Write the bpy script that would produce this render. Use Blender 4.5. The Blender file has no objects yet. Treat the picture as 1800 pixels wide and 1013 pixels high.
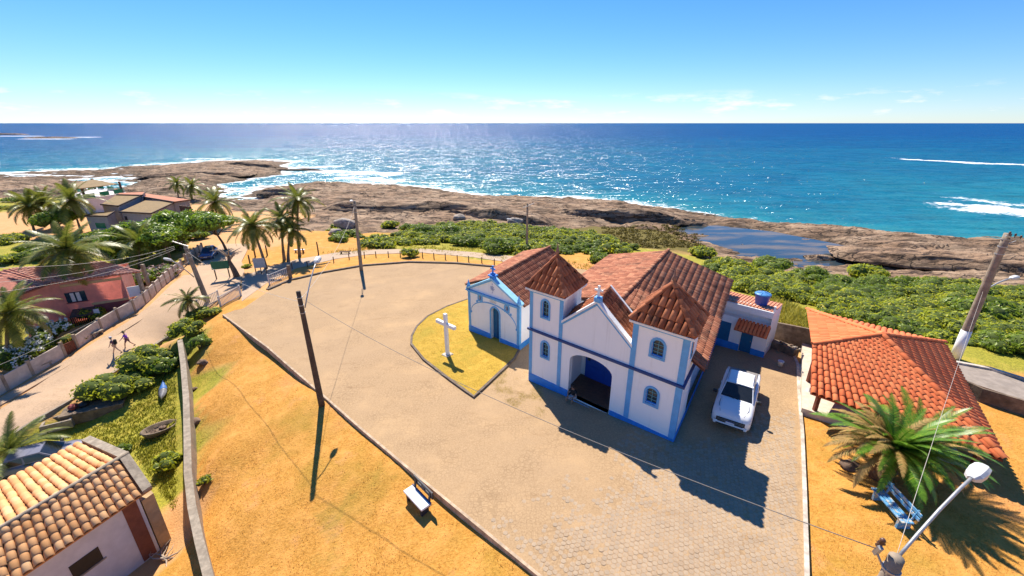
import bpy, bmesh, math, random
import numpy as np
from mathutils import Vector, Matrix, noise as mnoise

random.seed(7)
rng = np.random.default_rng(7)
SC = bpy.context.scene
COL = SC.collection

# ------------------------------------------------------------------ camera
CAM_H = 15.0
FPX, PCX, PCY = 752.0, 900.0, 506.0          # focal length and centre in pixels of the 1800 px wide photograph
PITCH = math.atan(290.0 / FPX)
cam_d = bpy.data.cameras.new('camera')
cam = bpy.data.objects.new('camera', cam_d)
COL.objects.link(cam)
cam_d.sensor_fit = 'HORIZONTAL'
cam_d.sensor_width = 36.0
cam_d.lens = 36.0 * FPX / 1800.0
cam_d.clip_start = 0.1
cam_d.clip_end = 90000.0
cam.location = (0, 0, CAM_H)
cam.rotation_euler = (math.pi / 2 - PITCH, 0, 0)
SC.camera = cam

# ------------------------------------------------------------------ sky, sun, exposure
SUN_AZ, SUN_EL = math.radians(-19.0), math.radians(50.0)     # azimuth clockwise from +Y
SUN_DIR = Vector((math.sin(SUN_AZ) * math.cos(SUN_EL), math.cos(SUN_AZ) * math.cos(SUN_EL), math.sin(SUN_EL)))
world = bpy.data.worlds.new('World')
SC.world = world
world.use_nodes = True
wn = world.node_tree
wn.nodes.clear()
wout = wn.nodes.new('ShaderNodeOutputWorld')
wbg = wn.nodes.new('ShaderNodeBackground')
wbg.inputs['Strength'].default_value = 0.08
sky = wn.nodes.new('ShaderNodeTexSky')
sky.sky_type = 'NISHITA'
sky.sun_disc = False
sky.sun_elevation = SUN_EL
sky.sun_rotation = SUN_AZ
sky.altitude = 20.0
sky.air_density = 1.0
sky.dust_density = 0.0
sky.ozone_density = 4.0
whs = wn.nodes.new('ShaderNodeHueSaturation')
whs.inputs['Saturation'].default_value = 1.15
wtint = wn.nodes.new('ShaderNodeMix'); wtint.data_type = 'RGBA'; wtint.blend_type = 'MULTIPLY'
wtint.inputs['Factor'].default_value = 1.0
wtint.inputs['B'].default_value = (0.75, 0.885, 1.16, 1)
wn.links.new(sky.outputs[0], wtint.inputs['A'])
wn.links.new(wtint.outputs['Result'], whs.inputs['Color'])
# a belt of small fair-weather clouds low over the horizon, all the way round
wtc = wn.nodes.new('ShaderNodeTexCoord')
wsep = wn.nodes.new('ShaderNodeSeparateXYZ')
wn.links.new(wtc.outputs['Generated'], wsep.inputs[0])
wmap = wn.nodes.new('ShaderNodeMapping')
wmap.inputs['Scale'].default_value = (10.0, 10.0, 46.0)
wmap.inputs['Location'].default_value = (3.1, 0.4, 0.2)
wn.links.new(wtc.outputs['Generated'], wmap.inputs[0])
wnoi = wn.nodes.new('ShaderNodeTexNoise')
wnoi.inputs['Scale'].default_value = 1.0
wnoi.inputs['Detail'].default_value = 7.0
wnoi.inputs['Roughness'].default_value = 0.62
wn.links.new(wmap.outputs[0], wnoi.inputs['Vector'])
wr = wn.nodes.new('ShaderNodeMapRange')
wr.inputs['From Min'].default_value = 0.545
wr.inputs['From Max'].default_value = 0.68
wn.links.new(wnoi.outputs['Fac'], wr.inputs['Value'])
wb = wn.nodes.new('ShaderNodeValToRGB')
els = wb.color_ramp.elements
els[0].position = 0.004; els[0].color = (0, 0, 0, 1)
els[1].position = 0.02; els[1].color = (1, 1, 1, 1)
e = els.new(0.042); e.color = (0.9, 0.9, 0.9, 1)
e = els.new(0.062); e.color = (0, 0, 0, 1)
wn.links.new(wsep.outputs['Z'], wb.inputs[0])
wm = wn.nodes.new('ShaderNodeMath'); wm.operation = 'MULTIPLY'
wn.links.new(wr.outputs[0], wm.inputs[0]); wn.links.new(wb.outputs[0], wm.inputs[1])
wm2 = wn.nodes.new('ShaderNodeMath'); wm2.operation = 'MULTIPLY'; wm2.inputs[1].default_value = 0.8
wn.links.new(wm.outputs[0], wm2.inputs[0])
wmix = wn.nodes.new('ShaderNodeMix'); wmix.data_type = 'RGBA'
wmix.inputs['B'].default_value = (8.0, 7.9, 7.8, 1)
wn.links.new(wm2.outputs[0], wmix.inputs['Factor'])
wn.links.new(whs.outputs[0], wmix.inputs['A'])
wn.links.new(wmix.outputs['Result'], wbg.inputs['Color'])
wn.links.new(wbg.outputs[0], wout.inputs[0])

sun_d = bpy.data.lights.new('sun', 'SUN')
sun_d.energy = 4.9
sun_d.angle = math.radians(0.5)
sun_d.color = (1.0, 0.92, 0.79)
sun = bpy.data.objects.new('sun', sun_d)
COL.objects.link(sun)
sun.rotation_euler = SUN_DIR.to_track_quat('Z', 'Y').to_euler()
sun.location = SUN_DIR * 80

SC.view_settings.view_transform = 'Standard'
SC.view_settings.look = 'None'
SC.view_settings.exposure = 0.8
SC.view_settings.gamma = 1.0
SC.view_settings.use_curve_mapping = False
SC.render.engine = 'CYCLES'
SC.cycles.max_bounces = 6
SC.cycles.diffuse_bounces = 3
SC.cycles.glossy_bounces = 3
SC.cycles.transparent_max_bounces = 6
SC.cycles.sample_clamp_indirect = 6.0
SC.cycles.use_denoising = True

# ------------------------------------------------------------------ pixel rays, frames
_s, _c = math.sin(PITCH), math.cos(PITCH)
def ray(u, v):
    a = (u - PCX) / FPX; b = (v - PCY) / FPX
    return np.array([a, _c - b * _s, -_s - b * _c])
def on_z(u, v, z):
    d = ray(u, v); t = (z - CAM_H) / d[2]
    return np.array([d[0] * t, d[1] * t, z])
def pz_arr(x, y):                      # the square rises gently from the sea path to the lawn on the right
    X = (x - 1.07) * .787 - (y - 22.88) * .617
    return 1.2 * np.tanh(.05 * (X - 4.5) / 1.2)
def pz(x, y): return float(pz_arr(x, y))
def on_plaza(u, v):
    z = 0.0
    for _ in range(30):
        p = on_z(u, v, z); z = pz(p[0], p[1])
    return np.array([p[0], p[1], z])
def project(p):
    x, y, z = p[0], p[1], p[2] - CAM_H
    dep = y * _c - z * _s; up = y * _s + z * _c
    return PCX + FPX * x / dep, PCY - FPX * up / dep
def in_poly(x, y, poly):
    x = np.asarray(x, float); y = np.asarray(y, float)
    ins = np.zeros(x.shape, bool)
    n = len(poly)
    for i in range(n):
        x0, y0 = poly[i][0], poly[i][1]; x1, y1 = poly[(i + 1) % n][0], poly[(i + 1) % n][1]
        cnd = ((y0 > y) != (y1 > y))
        xi = (x1 - x0) * (y - y0) / ((y1 - y0) if y1 != y0 else 1e-9) + x0
        ins ^= cnd & (x < xi)
    return ins
def poly_dist(x, y, poly, closed=True):
    d = np.full(np.shape(x), 1e9)
    n = len(poly)
    for i in range(n if closed else n - 1):
        ax, ay = poly[i][0], poly[i][1]; bx, by = poly[(i + 1) % n][0], poly[(i + 1) % n][1]
        ux, uy = bx - ax, by - ay
        L = ux * ux + uy * uy + 1e-9
        t = np.clip(((x - ax) * ux + (y - ay) * uy) / L, 0, 1)
        d = np.minimum(d, np.hypot(x - ax - t * ux, y - ay - t * uy))
    return d
# numpy value noise
_PERM = rng.random((256, 256))
def vnoise(x, y):
    xi = np.floor(x).astype(int); yi = np.floor(y).astype(int)
    fx = x - xi; fy = y - yi
    fx = fx * fx * (3 - 2 * fx); fy = fy * fy * (3 - 2 * fy)
    a = _PERM[xi & 255, yi & 255]; b = _PERM[(xi + 1) & 255, yi & 255]
    c = _PERM[xi & 255, (yi + 1) & 255]; d = _PERM[(xi + 1) & 255, (yi + 1) & 255]
    return (a * (1 - fx) + b * fx) * (1 - fy) + (c * (1 - fx) + d * fx) * fy
def fbm(x, y, o=4):
    s = 0; a = .5; n = 0
    for k in range(o):
        s = s + a * vnoise(x * 2 ** k + 17.3 * k, y * 2 ** k + 9.1 * k); n += a; a *= .55
    return s / n

# ------------------------------------------------------------------ materials
MATS = {}
def node(nt, t, **kw):
    n = nt.nodes.new(t)
    for k, v in kw.items():
        if k.startswith('i_'): n.inputs[k[2:].replace('_', ' ')].default_value = v
        else: setattr(n, k, v)
    return n
def new_mat(name):
    m = bpy.data.materials.new(name); m.use_nodes = True
    nt = m.node_tree
    return m, nt, nt.nodes['Principled BSDF']
def mixc(nt, fac, a, b, mode='MIX'):
    n = nt.nodes.new('ShaderNodeMix'); n.data_type = 'RGBA'; n.blend_type = mode; n.clamp_factor = True
    for key, val in (('Factor', fac), ('A', a), ('B', b)):
        if isinstance(val, (int, float)): n.inputs[key].default_value = val
        elif isinstance(val, tuple): n.inputs[key].default_value = val if len(val) == 4 else (*val, 1)
        else: nt.links.new(val, n.inputs[key])
    return n.outputs['Result']
def ramp(nt, val, lo, hi):
    n = nt.nodes.new('ShaderNodeMapRange'); n.interpolation_type = 'SMOOTHSTEP'
    n.inputs['From Min'].default_value = lo; n.inputs['From Max'].default_value = hi
    nt.links.new(val, n.inputs['Value']); return n.outputs[0]
def math_n(nt, op, a, b=0.0):
    n = nt.nodes.new('ShaderNodeMath'); n.operation = op
    for i, v in enumerate((a, b)):
        if isinstance(v, (int, float)): n.inputs[i].default_value = v
        else: nt.links.new(v, n.inputs[i])
    return n.outputs[0]
def coords(nt, kind='Object', scale=(1, 1, 1)):
    tc = nt.nodes.new('ShaderNodeTexCoord')
    mp = nt.nodes.new('ShaderNodeMapping'); mp.inputs['Scale'].default_value = scale
    nt.links.new(tc.outputs[kind], mp.inputs[0]); return mp.outputs[0]
def wcoords(nt, scale=(1, 1, 1)):
    g = nt.nodes.new('ShaderNodeNewGeometry')
    mp = nt.nodes.new('ShaderNodeMapping'); mp.inputs['Scale'].default_value = scale
    nt.links.new(g.outputs['Position'], mp.inputs[0]); return mp.outputs[0]
def tnoise(nt, vec, scale, detail=4, rough=.55):
    n = nt.nodes.new('ShaderNodeTexNoise'); n.inputs['Scale'].default_value = scale
    n.inputs['Detail'].default_value = detail; n.inputs['Roughness'].default_value = rough
    nt.links.new(vec, n.inputs['Vector']); return n.outputs['Fac']
def bump(nt, bs, h, strength=.4, dist=.05):
    b = nt.nodes.new('ShaderNodeBump'); b.inputs['Strength'].default_value = strength
    b.inputs['Distance'].default_value = dist
    nt.links.new(h, b.inputs['Height']); nt.links.new(b.outputs[0], bs.inputs['Normal'])
def surf(name, col, rough=.8, var=.25, scale=6.0, dirt=None, dirt_amt=.35, bmp=.25, metallic=0.0, spec=.4, world_space=True):
    """A plain surface with mottling, dirt blotches and fine relief."""
    if name in MATS: return MATS[name]
    m, nt, bs = new_mat(name)
    v = wcoords(nt) if world_space else coords(nt)
    n1 = tnoise(nt, v, scale, 5, .6); n2 = tnoise(nt, v, scale * .22, 4, .6)
    c = mixc(nt, ramp(nt, n1, .3, .75), tuple(x * (1 - var) for x in col), tuple(min(1, x * (1 + var * .6)) for x in col))
    if dirt: c = mixc(nt, math_n(nt, 'MULTIPLY', ramp(nt, n2, .48, .75), dirt_amt), c, dirt)
    nt.links.new(c, bs.inputs['Base Color'])
    bs.inputs['Roughness'].default_value = rough; bs.inputs['Metallic'].default_value = metallic
    bs.inputs['Specular IOR Level'].default_value = spec
    if bmp: bump(nt, bs, tnoise(nt, v, scale * 4, 5, .65), bmp, .03)
    MATS[name] = m; return m
def leafmat(name, dark, light, tip=None, rough=.5, trans=.25):
    if name in MATS: return MATS[name]
    m, nt, bs = new_mat(name)
    g = nt.nodes.new('ShaderNodeNewGeometry'); oi = nt.nodes.new('ShaderNodeObjectInfo')
    r = math_n(nt, 'FRACT', math_n(nt, 'ADD', g.outputs['Random Per Island'], oi.outputs['Random']))
    big = tnoise(nt, wcoords(nt), .55, 3)
    c = mixc(nt, r, dark, light)
    c = mixc(nt, ramp(nt, big, .35, .65), c, mixc(nt, .5, c, light))
    if tip: c = mixc(nt, math_n(nt, 'GREATER_THAN', r, .9), c, tip)
    nt.links.new(c, bs.inputs['Base Color'])
    bs.inputs['Roughness'].default_value = rough; bs.inputs['Specular IOR Level'].default_value = .35
    tr = nt.nodes.new('ShaderNodeBsdfTranslucent'); nt.links.new(mixc(nt, .5, c, (*light, 1)), tr.inputs['Color'])
    mx = nt.nodes.new('ShaderNodeMixShader'); mx.inputs[0].default_value = trans
    nt.links.new(bs.outputs[0], mx.inputs[1]); nt.links.new(tr.outputs[0], mx.inputs[2])
    nt.links.new(mx.outputs[0], nt.nodes['Material Output'].inputs[0])
    MATS[name] = m; return m

# ------------------------------------------------------------------ mesh building
class MB:
    """Collects shapes; build() links them as ONE mesh object."""
    def __init__(s, tf=None): s.v = []; s.f = []; s.tf = tf
    def add(s, vs, fs):
        o = len(s.v)
        s.v += [tuple(s.tf(p)) if s.tf else tuple(p) for p in vs]
        s.f += [tuple(i + o for i in f) for f in fs]; return s
    def box(s, x0, x1, y0, y1, z0, z1):
        return s.add([(x0, y0, z0), (x1, y0, z0), (x1, y1, z0), (x0, y1, z0), (x0, y0, z1), (x1, y0, z1), (x1, y1, z1), (x0, y1, z1)],
                     [(3, 2, 1, 0), (4, 5, 6, 7), (0, 1, 5, 4), (1, 2, 6, 5), (2, 3, 7, 6), (3, 0, 4, 7)])
    def bbox(s, x0, x1, y0, y1, z0, z1, b=.02):      # box with chamfered top and vertical edges
        def ring(z, i): return [(x0 + i + b, y0 + i, z), (x1 - i - b, y0 + i, z), (x1 - i, y0 + i + b, z), (x1 - i, y1 - i - b, z), (x1 - i - b, y1 - i, z), (x0 + i + b, y1 - i, z), (x0 + i, y1 - i - b, z), (x0 + i, y0 + i + b, z)]
        vs = ring(z0, 0) + ring(z1 - b, 0) + ring(z1, b)
        fs = [tuple(range(7, -1, -1)), tuple(range(16, 24))]
        for k in (0, 8):
            for i in range(8): fs.append((k + i, k + (i + 1) % 8, k + 8 + (i + 1) % 8, k + 8 + i))
        return s.add(vs, fs)
    def prism(s, poly, fn0, fn1):                    # poly in 2D, fn maps (a,b) to 3D for each end
        n = len(poly)
        vs = [fn0(*p) for p in poly] + [fn1(*p) for p in poly]
        fs = [tuple(range(n - 1, -1, -1)), tuple(range(n, 2 * n))] + [(i, (i + 1) % n, n + (i + 1) % n, n + i) for i in range(n)]
        return s.add(vs, fs)
    def tube(s, pts, rad, n=8, cap=True):
        pts = [Vector(p) for p in pts]
        if not hasattr(rad, '__len__'): rad = [rad] * len(pts)
        vs = []; fs = []
        prev = None
        for i, p in enumerate(pts):
            d = (pts[min(i + 1, len(pts) - 1)] - pts[max(i - 1, 0)]).normalized()
            if prev is None: a = d.orthogonal().normalized()
            else: a = (prev - d * prev.dot(d)); a = a.normalized() if a.length > 1e-6 else d.orthogonal().normalized()
            prev = a; b = d.cross(a)
            for k in range(n):
                t = 2 * math.pi * k / n
                vs.append(p + (a * math.cos(t) + b * math.sin(t)) * rad[i])
        for i in range(len(pts) - 1):
            for k in range(n): fs.append((i * n + k, i * n + (k + 1) % n, (i + 1) * n + (k + 1) % n, (i + 1) * n + k))
        if cap: fs.append(tuple(range(n - 1, -1, -1))); fs.append(tuple(range((len(pts) - 1) * n, len(pts) * n)))
        return s.add(vs, fs)
    def lathe(s, prof, cx=0, cy=0, n=16):
        vs = []; fs = []
        for r, z in prof:
            for k in range(n):
                t = 2 * math.pi * k / n; vs.append((cx + r * math.cos(t), cy + r * math.sin(t), z))
        for i in range(len(prof) - 1):
            for k in range(n): fs.append((i * n + k, i * n + (k + 1) % n, (i + 1) * n + (k + 1) % n, (i + 1) * n + k))
        fs.append(tuple(range(n - 1, -1, -1))); fs.append(tuple(range((len(prof) - 1) * n, len(prof) * n)))
        return s.add(vs, fs)
    def quad(s, a, b, c, d): return s.add([a, b, c, d], [(0, 1, 2, 3)])
    def mesh(s, name, mat, smooth=False):
        me = bpy.data.meshes.new(name); me.from_pydata(s.v, [], s.f); me.update()
        if mat: me.materials.append(mat)
        if smooth: me.shade_smooth()
        return me
    def build(s, name, mat, parent=None, smooth=False, loc=None):
        return link(name, s.mesh(name, mat, smooth), parent, loc)
def link(name, me, parent=None, loc=None, mw=None):
    o = bpy.data.objects.new(name, me); COL.objects.link(o)
    if parent: o.parent = parent
    if loc is not None: o.location = loc
    if mw is not None: o.matrix_local = mw
    return o
def fast_mesh(name, V, Fq, mat, smooth=False):
    """Mesh from numpy arrays: V (n,3), Fq (m,3|4)."""
    me = bpy.data.meshes.new(name)
    V = np.asarray(V, np.float32); Fq = np.asarray(Fq, np.int32)
    me.vertices.add(len(V)); me.vertices.foreach_set('co', V.ravel())
    k = Fq.shape[1]
    me.loops.add(Fq.size); me.loops.foreach_set('vertex_index', Fq.ravel())
    me.polygons.add(len(Fq))
    me.polygons.foreach_set('loop_start', np.arange(0, Fq.size, k, dtype=np.int32))
    me.polygons.foreach_set('loop_total', np.full(len(Fq), k, np.int32))
    me.polygons.foreach_set('use_smooth', np.full(len(Fq), smooth, bool))
    me.update(calc_edges=True)
    if mat: me.materials.append(mat)
    return me
def tag(o, label, cat, group=None):
    o['label'] = label; o['category'] = cat
    if group: o['group'] = group
    return o
def thing(name, label, cat, loc=(0, 0, 0), rz=0.0, group=None):
    o = bpy.data.objects.new(name, None); COL.objects.link(o)
    o.location = loc; o.rotation_euler = (0, 0, rz); o.empty_display_size = .3
    return tag(o, label, cat, group)
def structure(o, kind='structure'):
    o['kind'] = kind; return o
def copy_tree(o, parent=None):
    c = o.copy(); COL.objects.link(c)
    if parent: c.parent = parent
    for ch in list(o.children): copy_tree(ch, c)
    return c
# ================================================================== the lie of the land
SEA_Z = -7.0
# (u, v, height or 'p' for level with the square, kind of ground); r rock, d dry grass, g green, s sandy earth, m low marsh plants
CP = [(930,668,'p','d'),(1183,776,'p','d'),(1414,760,'p','d'),(1418,1000,'p','d'),(1402,640,'p','s'),(900,760,'p','s'),(1100,900,'p','d'),(1300,1000,'p','d'),
(390,555,'p','d'),(545,690,'p','d'),(700,810,'p','d'),(940,1000,'p','d'),(430,510,'p','s'),(600,475,'p','d'),(740,460,'p','d'),(880,470,'p','d'),(650,560,'p','s'),(960,500,'p','d'),
(1500,700,'p','d'),(1480,900,'p','d'),(1700,950,'p','d'),(1790,780,'p','d'),(1600,650,'p','d'),(1750,665,'p','d'),(1420,590,'p','d'),(1340,600,'p','s'),(1240,620,'p','s'),(1700,620,.5,'g'),
# slope below the square
(500,700,-1.3,'d'),(600,850,-1.0,'d'),(700,1000,-.9,'d'),(440,640,-1.7,'d'),(450,800,-2.0,'d'),(520,1000,-1.9,'d'),
(348,625,-2.3,'d'),(350,720,-2.6,'d'),(352,820,-2.7,'d'),(362,920,-2.8,'d'),(380,1008,-2.8,'d'),
# garden
(303,640,-3.6,'g'),(296,740,-4.0,'g'),(290,830,-4.0,'g'),(305,930,-4.0,'s'),(210,700,-4.0,'g'),(120,790,-4.1,'g'),(240,900,-4.0,'g'),(60,830,-4.2,'g'),(150,1010,-4.2,'s'),(0,900,-4.3,'g'),(-200,1000,-4.5,'g'),(313,690,-4.0,'g'),(314,780,-4.0,'g'),(317,860,-4.1,'g'),(330,950,-4.1,'s'),
(290,627,-4.3,'g'),(245,662,-4.5,'g'),(190,700,-4.7,'g'),(125,742,-4.8,'g'),(60,785,-4.9,'g'),(286,598,-2.2,'s'),(240,628,-2.75,'s'),(185,665,-3.15,'s'),(120,706,-3.5,'s'),(50,747,-3.85,'s'),
# road and verge
(420,430,-1.3,'s'),(395,470,-1.3,'s'),(345,520,-1.6,'s'),(300,545,-2.0,'s'),(228,610,-2.9,'s'),(100,690,-3.6,'s'),(0,745,-4.0,'s'),(-150,830,-4.5,'s'),(325,475,-1.5,'s'),(240,550,-2.3,'s'),(140,613,-3.0,'s'),(0,692,-3.7,'s'),
(230,480,-2.4,'g'),(120,560,-3.2,'g'),(40,590,-3.5,'g'),(-100,640,-4.0,'g'),(150,470,-3.0,'g'),(20,480,-3.2,'g'),(90,410,-3.0,'s'),(0,440,-3.2,'g'),(20,400,-3.2,'s'),(-150,450,-3.5,'s'),
# grassy point with the palms
(470,420,-2.0,'s'),(540,445,-1.7,'d'),(440,455,-1.4,'d'),(560,410,-2.3,'d'),(620,430,-1.8,'d'),(680,420,-1.9,'d'),(300,385,-3.0,'s'),(400,390,-2.8,'s'),(480,385,-3.2,'s'),
# far left rocks and pools
(60,350,-3.6,'g'),(20,335,-4.8,'r'),(70,325,-5.4,'r'),(110,318,-6.4,'r'),(20,312,-6.6,'r'),(150,322,-8.2,'r'),(190,335,-8.0,'r'),(215,348,-7.0,'r'),(230,325,-7.4,'r'),(270,352,-5.4,'r'),(200,370,-4.2,'s'),
(150,302,-6.7,'r'),(200,305,-6.8,'r'),(245,318,-5.9,'r'),(290,325,-5.4,'r'),(330,322,-5.0,'r'),(330,300,-4.8,'r'),(290,300,-5.6,'r'),(380,288,-4.4,'r'),(440,281,-4.2,'r'),(420,296,-5.6,'r'),(460,296,-5.8,'r'),(400,312,-5.6,'r'),(450,305,-5.9,'r'),
(470,318,-8.2,'r'),(410,330,-8.3,'r'),(450,330,-8.3,'r'),(420,345,-8.0,'r'),(435,355,-7.6,'r'),(360,345,-5.6,'r'),(480,330,-5.5,'r'),(560,318,-5.0,'r'),(520,345,-4.8,'r'),(450,365,-4.8,'r'),(360,370,-4.2,'s'),
(580,324,-7.2,'r'),(610,324,-8.0,'r'),(560,302,-8.2,'r'),(510,292,-7.9,'r'),(480,280,-9,'r'),(400,274,-8.6,'r'),(320,285,-8.3,'r'),(250,293,-8.0,'r'),(120,297,-8.2,'r'),(30,302,-8.2,'r'),(-60,310,-7.8,'r'),
# the big whaleback
(600,340,-4.6,'r'),(680,332,-4.3,'r'),(760,340,-3.7,'r'),(850,352,-3.4,'r'),(930,362,-3.6,'r'),(660,365,-3.2,'r'),(760,372,-3.0,'r'),(840,378,-3.4,'r'),(920,388,-4.0,'r'),(600,375,-3.6,'r'),(570,400,-2.9,'r'),(720,395,-3.3,'r'),(650,400,-2.8,'r'),
(700,325,-8.0,'r'),(800,338,-8.0,'r'),(900,348,-8.0,'r'),(660,318,-8.8,'r'),
(980,362,-3.8,'r'),(1050,362,-3.6,'r'),(1130,368,-4.0,'r'),(1175,378,-4.8,'r'),(1000,348,-7.6,'r'),(1100,356,-7.9,'r'),(1180,366,-8.0,'r'),(1000,388,-5.0,'r'),(1080,392,-5.3,'r'),(1150,392,-5.4,'r'),
(1200,376,-6.1,'r'),(1300,395,-5.9,'r'),(1400,408,-5.7,'r'),(1500,422,-5.4,'r'),(1600,430,-5.0,'r'),(1700,436,-4.6,'r'),(1800,440,-4.3,'r'),(1920,446,-4,'r'),
(1250,378,-7.9,'r'),(1400,394,-7.9,'r'),(1550,408,-7.9,'r'),(1700,417,-7.9,'r'),(1850,424,-7.9,'r'),
# rock pool on the right
(1230,408,-7.0,'r'),(1290,415,-7.4,'r'),(1360,430,-7.5,'r'),(1440,445,-7.5,'r'),(1520,458,-7.3,'r'),(1580,465,-7.0,'r'),(1290,432,-7.0,'r'),(1330,412,-7.2,'r'),(1420,430,-7.2,'r'),(1500,446,-7.1,'r'),
(1240,430,-5.6,'r'),(1330,455,-5.4,'r'),(1430,474,-5.2,'r'),(1540,482,-5.0,'r'),(1640,478,-5.2,'r'),(1720,478,-5.0,'r'),(1800,492,-4.2,'r'),
# scrub
(700,425,-2.2,'g'),(780,415,-2.6,'g'),(870,415,-3.0,'g'),(960,415,-3.4,'g'),(1050,425,-3.4,'g'),(850,445,-1.8,'g'),(960,455,-1.6,'d'),(1040,465,-1.5,'d'),(1120,450,-2.4,'g'),
(1080,405,-4.6,'m'),(1150,415,-4.6,'m'),(1200,425,-4.7,'m'),(1100,425,-4.0,'m'),
(1300,480,-2.4,'g'),(1380,510,-1.6,'g'),(1420,545,-.6,'g'),(1500,540,-1.2,'g'),(1620,540,-1.2,'g'),(1750,560,-1.0,'g'),(1850,600,-.2,'g'),(1600,505,-3.0,'g'),(1750,510,-3.0,'g'),(1450,495,-3.4,'g'),(1820,540,-2.2,'g'),(1950,560,-2,'g')]
_P = []; _Z = []; _K = []
for u, v, z, k in CP:
    p = on_plaza(u, v) if z == 'p' else on_z(u, v, z)
    if z == 'p': p[2] -= .12
    _P.append(p[:2]); _Z.append(p[2]); _K.append(k)
for x, y, z in ((-400,420,-12),(0,420,-12),(400,420,-12),(-250,260,-11),(100,260,-11),(300,200,-10.5),(450,250,-12),(-420,150,-9),(420,90,-6),(300,20,1),(-300,0,-5),(60,-60,1),(0,-60,0),(-120,-60,-4.5),(-220,80,-4),(200,60,-3),(260,100,-7.5)):
    _P.append(np.array([x, y], float)); _Z.append(z); _K.append('r' if y > 85 else 'd')
_P = np.array(_P); _Z = np.array(_Z)
_base = _Z - pz_arr(_P[:, 0], _P[:, 1])
_SC = 10.0
def _phi(d2): return np.sqrt(d2 / _SC ** 2 + .02)
_n = len(_P)
_A = np.zeros((_n + 3, _n + 3))
_A[:_n, :_n] = _phi(((_P[:, None] - _P[None]) ** 2).sum(-1)) - np.eye(_n) * .012
_A[:_n, _n] = 1; _A[:_n, _n + 1:] = _P / 100; _A[_n, :_n] = 1; _A[_n + 1:, :_n] = _P.T / 100
_W = np.linalg.solve(_A, np.concatenate([_base, np.zeros(3)]))
def T_arr(x, y):
    x = np.asarray(x, float).ravel(); y = np.asarray(y, float).ravel()
    out = np.empty(len(x))
    for i in range(0, len(x), 20000):
        q = np.stack([x[i:i + 20000], y[i:i + 20000]], 1)
        d2 = ((q[:, None] - _P[None]) ** 2).sum(-1)
        out[i:i + 20000] = _phi(d2) @ _W[:_n] + _W[_n] + (q / 100) @ _W[_n + 1:]
    return np.clip(out + pz_arr(x, y), -12, 3)
def T(x, y): return float(T_arr([x], [y])[0])
def at(u, v):
    """First ground point seen along a pixel's ray."""
    d = ray(u, v); ts = np.geomspace(8, 900, 900)
    h = CAM_H + d[2] * ts - T_arr(d[0] * ts, d[1] * ts)
    k = np.argmax(h < 0) if (h < 0).any() else len(ts) - 1
    if k > 0:
        a = h[k - 1] / (h[k - 1] - h[k] + 1e-9); t = ts[k - 1] * (1 - a) + ts[k] * a
    else: t = ts[0]
    return np.array([d[0] * t, d[1] * t, CAM_H + d[2] * t])
_KIX = {'r': 0, 'd': 1, 'g': 2, 's': 3, 'm': 4}
_KV = np.zeros((_n, 5)); 
for i, k in enumerate(_K): _KV[i, _KIX[k]] = 1
def kinds(x, y):
    x = np.asarray(x, float).ravel(); y = np.asarray(y, float).ravel()
    wx = x + 5 * (fbm(x / 6, y / 6) - .5); wy = y + 5 * (fbm(x / 6 + 40, y / 6 + 11) - .5)
    out = np.empty((len(x), 5))
    for i in range(0, len(x), 20000):
        q = np.stack([wx[i:i + 20000], wy[i:i + 20000]], 1)
        d2 = ((q[:, None] - _P[None]) ** 2).sum(-1) + .3
        w = d2 ** -3.0
        out[i:i + 20000] = w @ _KV / w.sum(1, keepdims=True)
    return out
def rock_relief(x, y):
    # whalebacks and ledges lie along the shore: stretch the noise that way
    a = math.radians(-14); X = x * math.cos(a) + y * math.sin(a); Y = -x * math.sin(a) + y * math.cos(a)
    big = fbm(X / 16, Y / 7, 4) - .5
    rid = 1 - np.abs(2 * fbm(X / 7 + 31, Y / 2.6 + 5, 4) - 1)
    led = fbm(X / 5 + 3, Y / 2.2 + 60, 3) * 5
    led = (np.floor(led) + np.clip((led - np.floor(led)) * 3 - 1, 0, 1)) / 5 - .5
    fine = fbm(X / 1.6, Y / .8, 3) - .5
    return 1.7 * big + .7 * (rid - .72) + 1.3 * led + .22 * fine

# plaza outline on the ground (photograph pixels put on the square's own surface)
PLAZA_PX = [(392,553),(470,610),(560,688),(640,758),(740,842),(850,932),(960,1022),(1100,1130),(1420,1130),(1418,1000),(1414,860),(1410,760),(1404,690),(1402,640),(1390,612),(1345,590),(1290,560),(1180,520),(1080,480),(1000,470),(940,474),(880,470),(800,463),(720,461),(640,467),(570,479),(510,493),(470,510),(425,540)]
PLAZA = [tuple(on_plaza(u, v)[:2]) for u, v in PLAZA_PX]
ROAD_PX_L = [(388,430),(362,455),(338,480),(320,497),(290,530),(250,560),(205,590),(160,617),(110,648),(50,690),(0,722),(-90,780)]
ROAD_PX_R = [(440,430),(425,460),(430,478),(420,505),(352,556),(318,577),(285,597),(240,627),(185,664),(120,705),(50,745),(-40,805)]
ROAD_L = [at(*p) for p in ROAD_PX_L]; ROAD_R = [at(*p) for p in ROAD_PX_R]
ROAD = [tuple(p[:2]) for p in ROAD_L] + [tuple(p[:2]) for p in ROAD_R[::-1]]
PATH_PX_A = [(425,530),(470,497),(520,472),(590,455),(650,447),(740,444),(830,452),(900,462),(960,480)]
PATH_PX_B = [(425,487),(470,470),(525,455),(590,444),(650,439),(740,437),(830,443),(900,450),(960,460)]
PATH_A = [at(*p) for p in PATH_PX_A]; PATH_B = [at(*p) for p in PATH_PX_B]
PATH = [tuple(p[:2]) for p in PATH_A] + [tuple(p[:2]) for p in PATH_B[::-1]]

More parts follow.
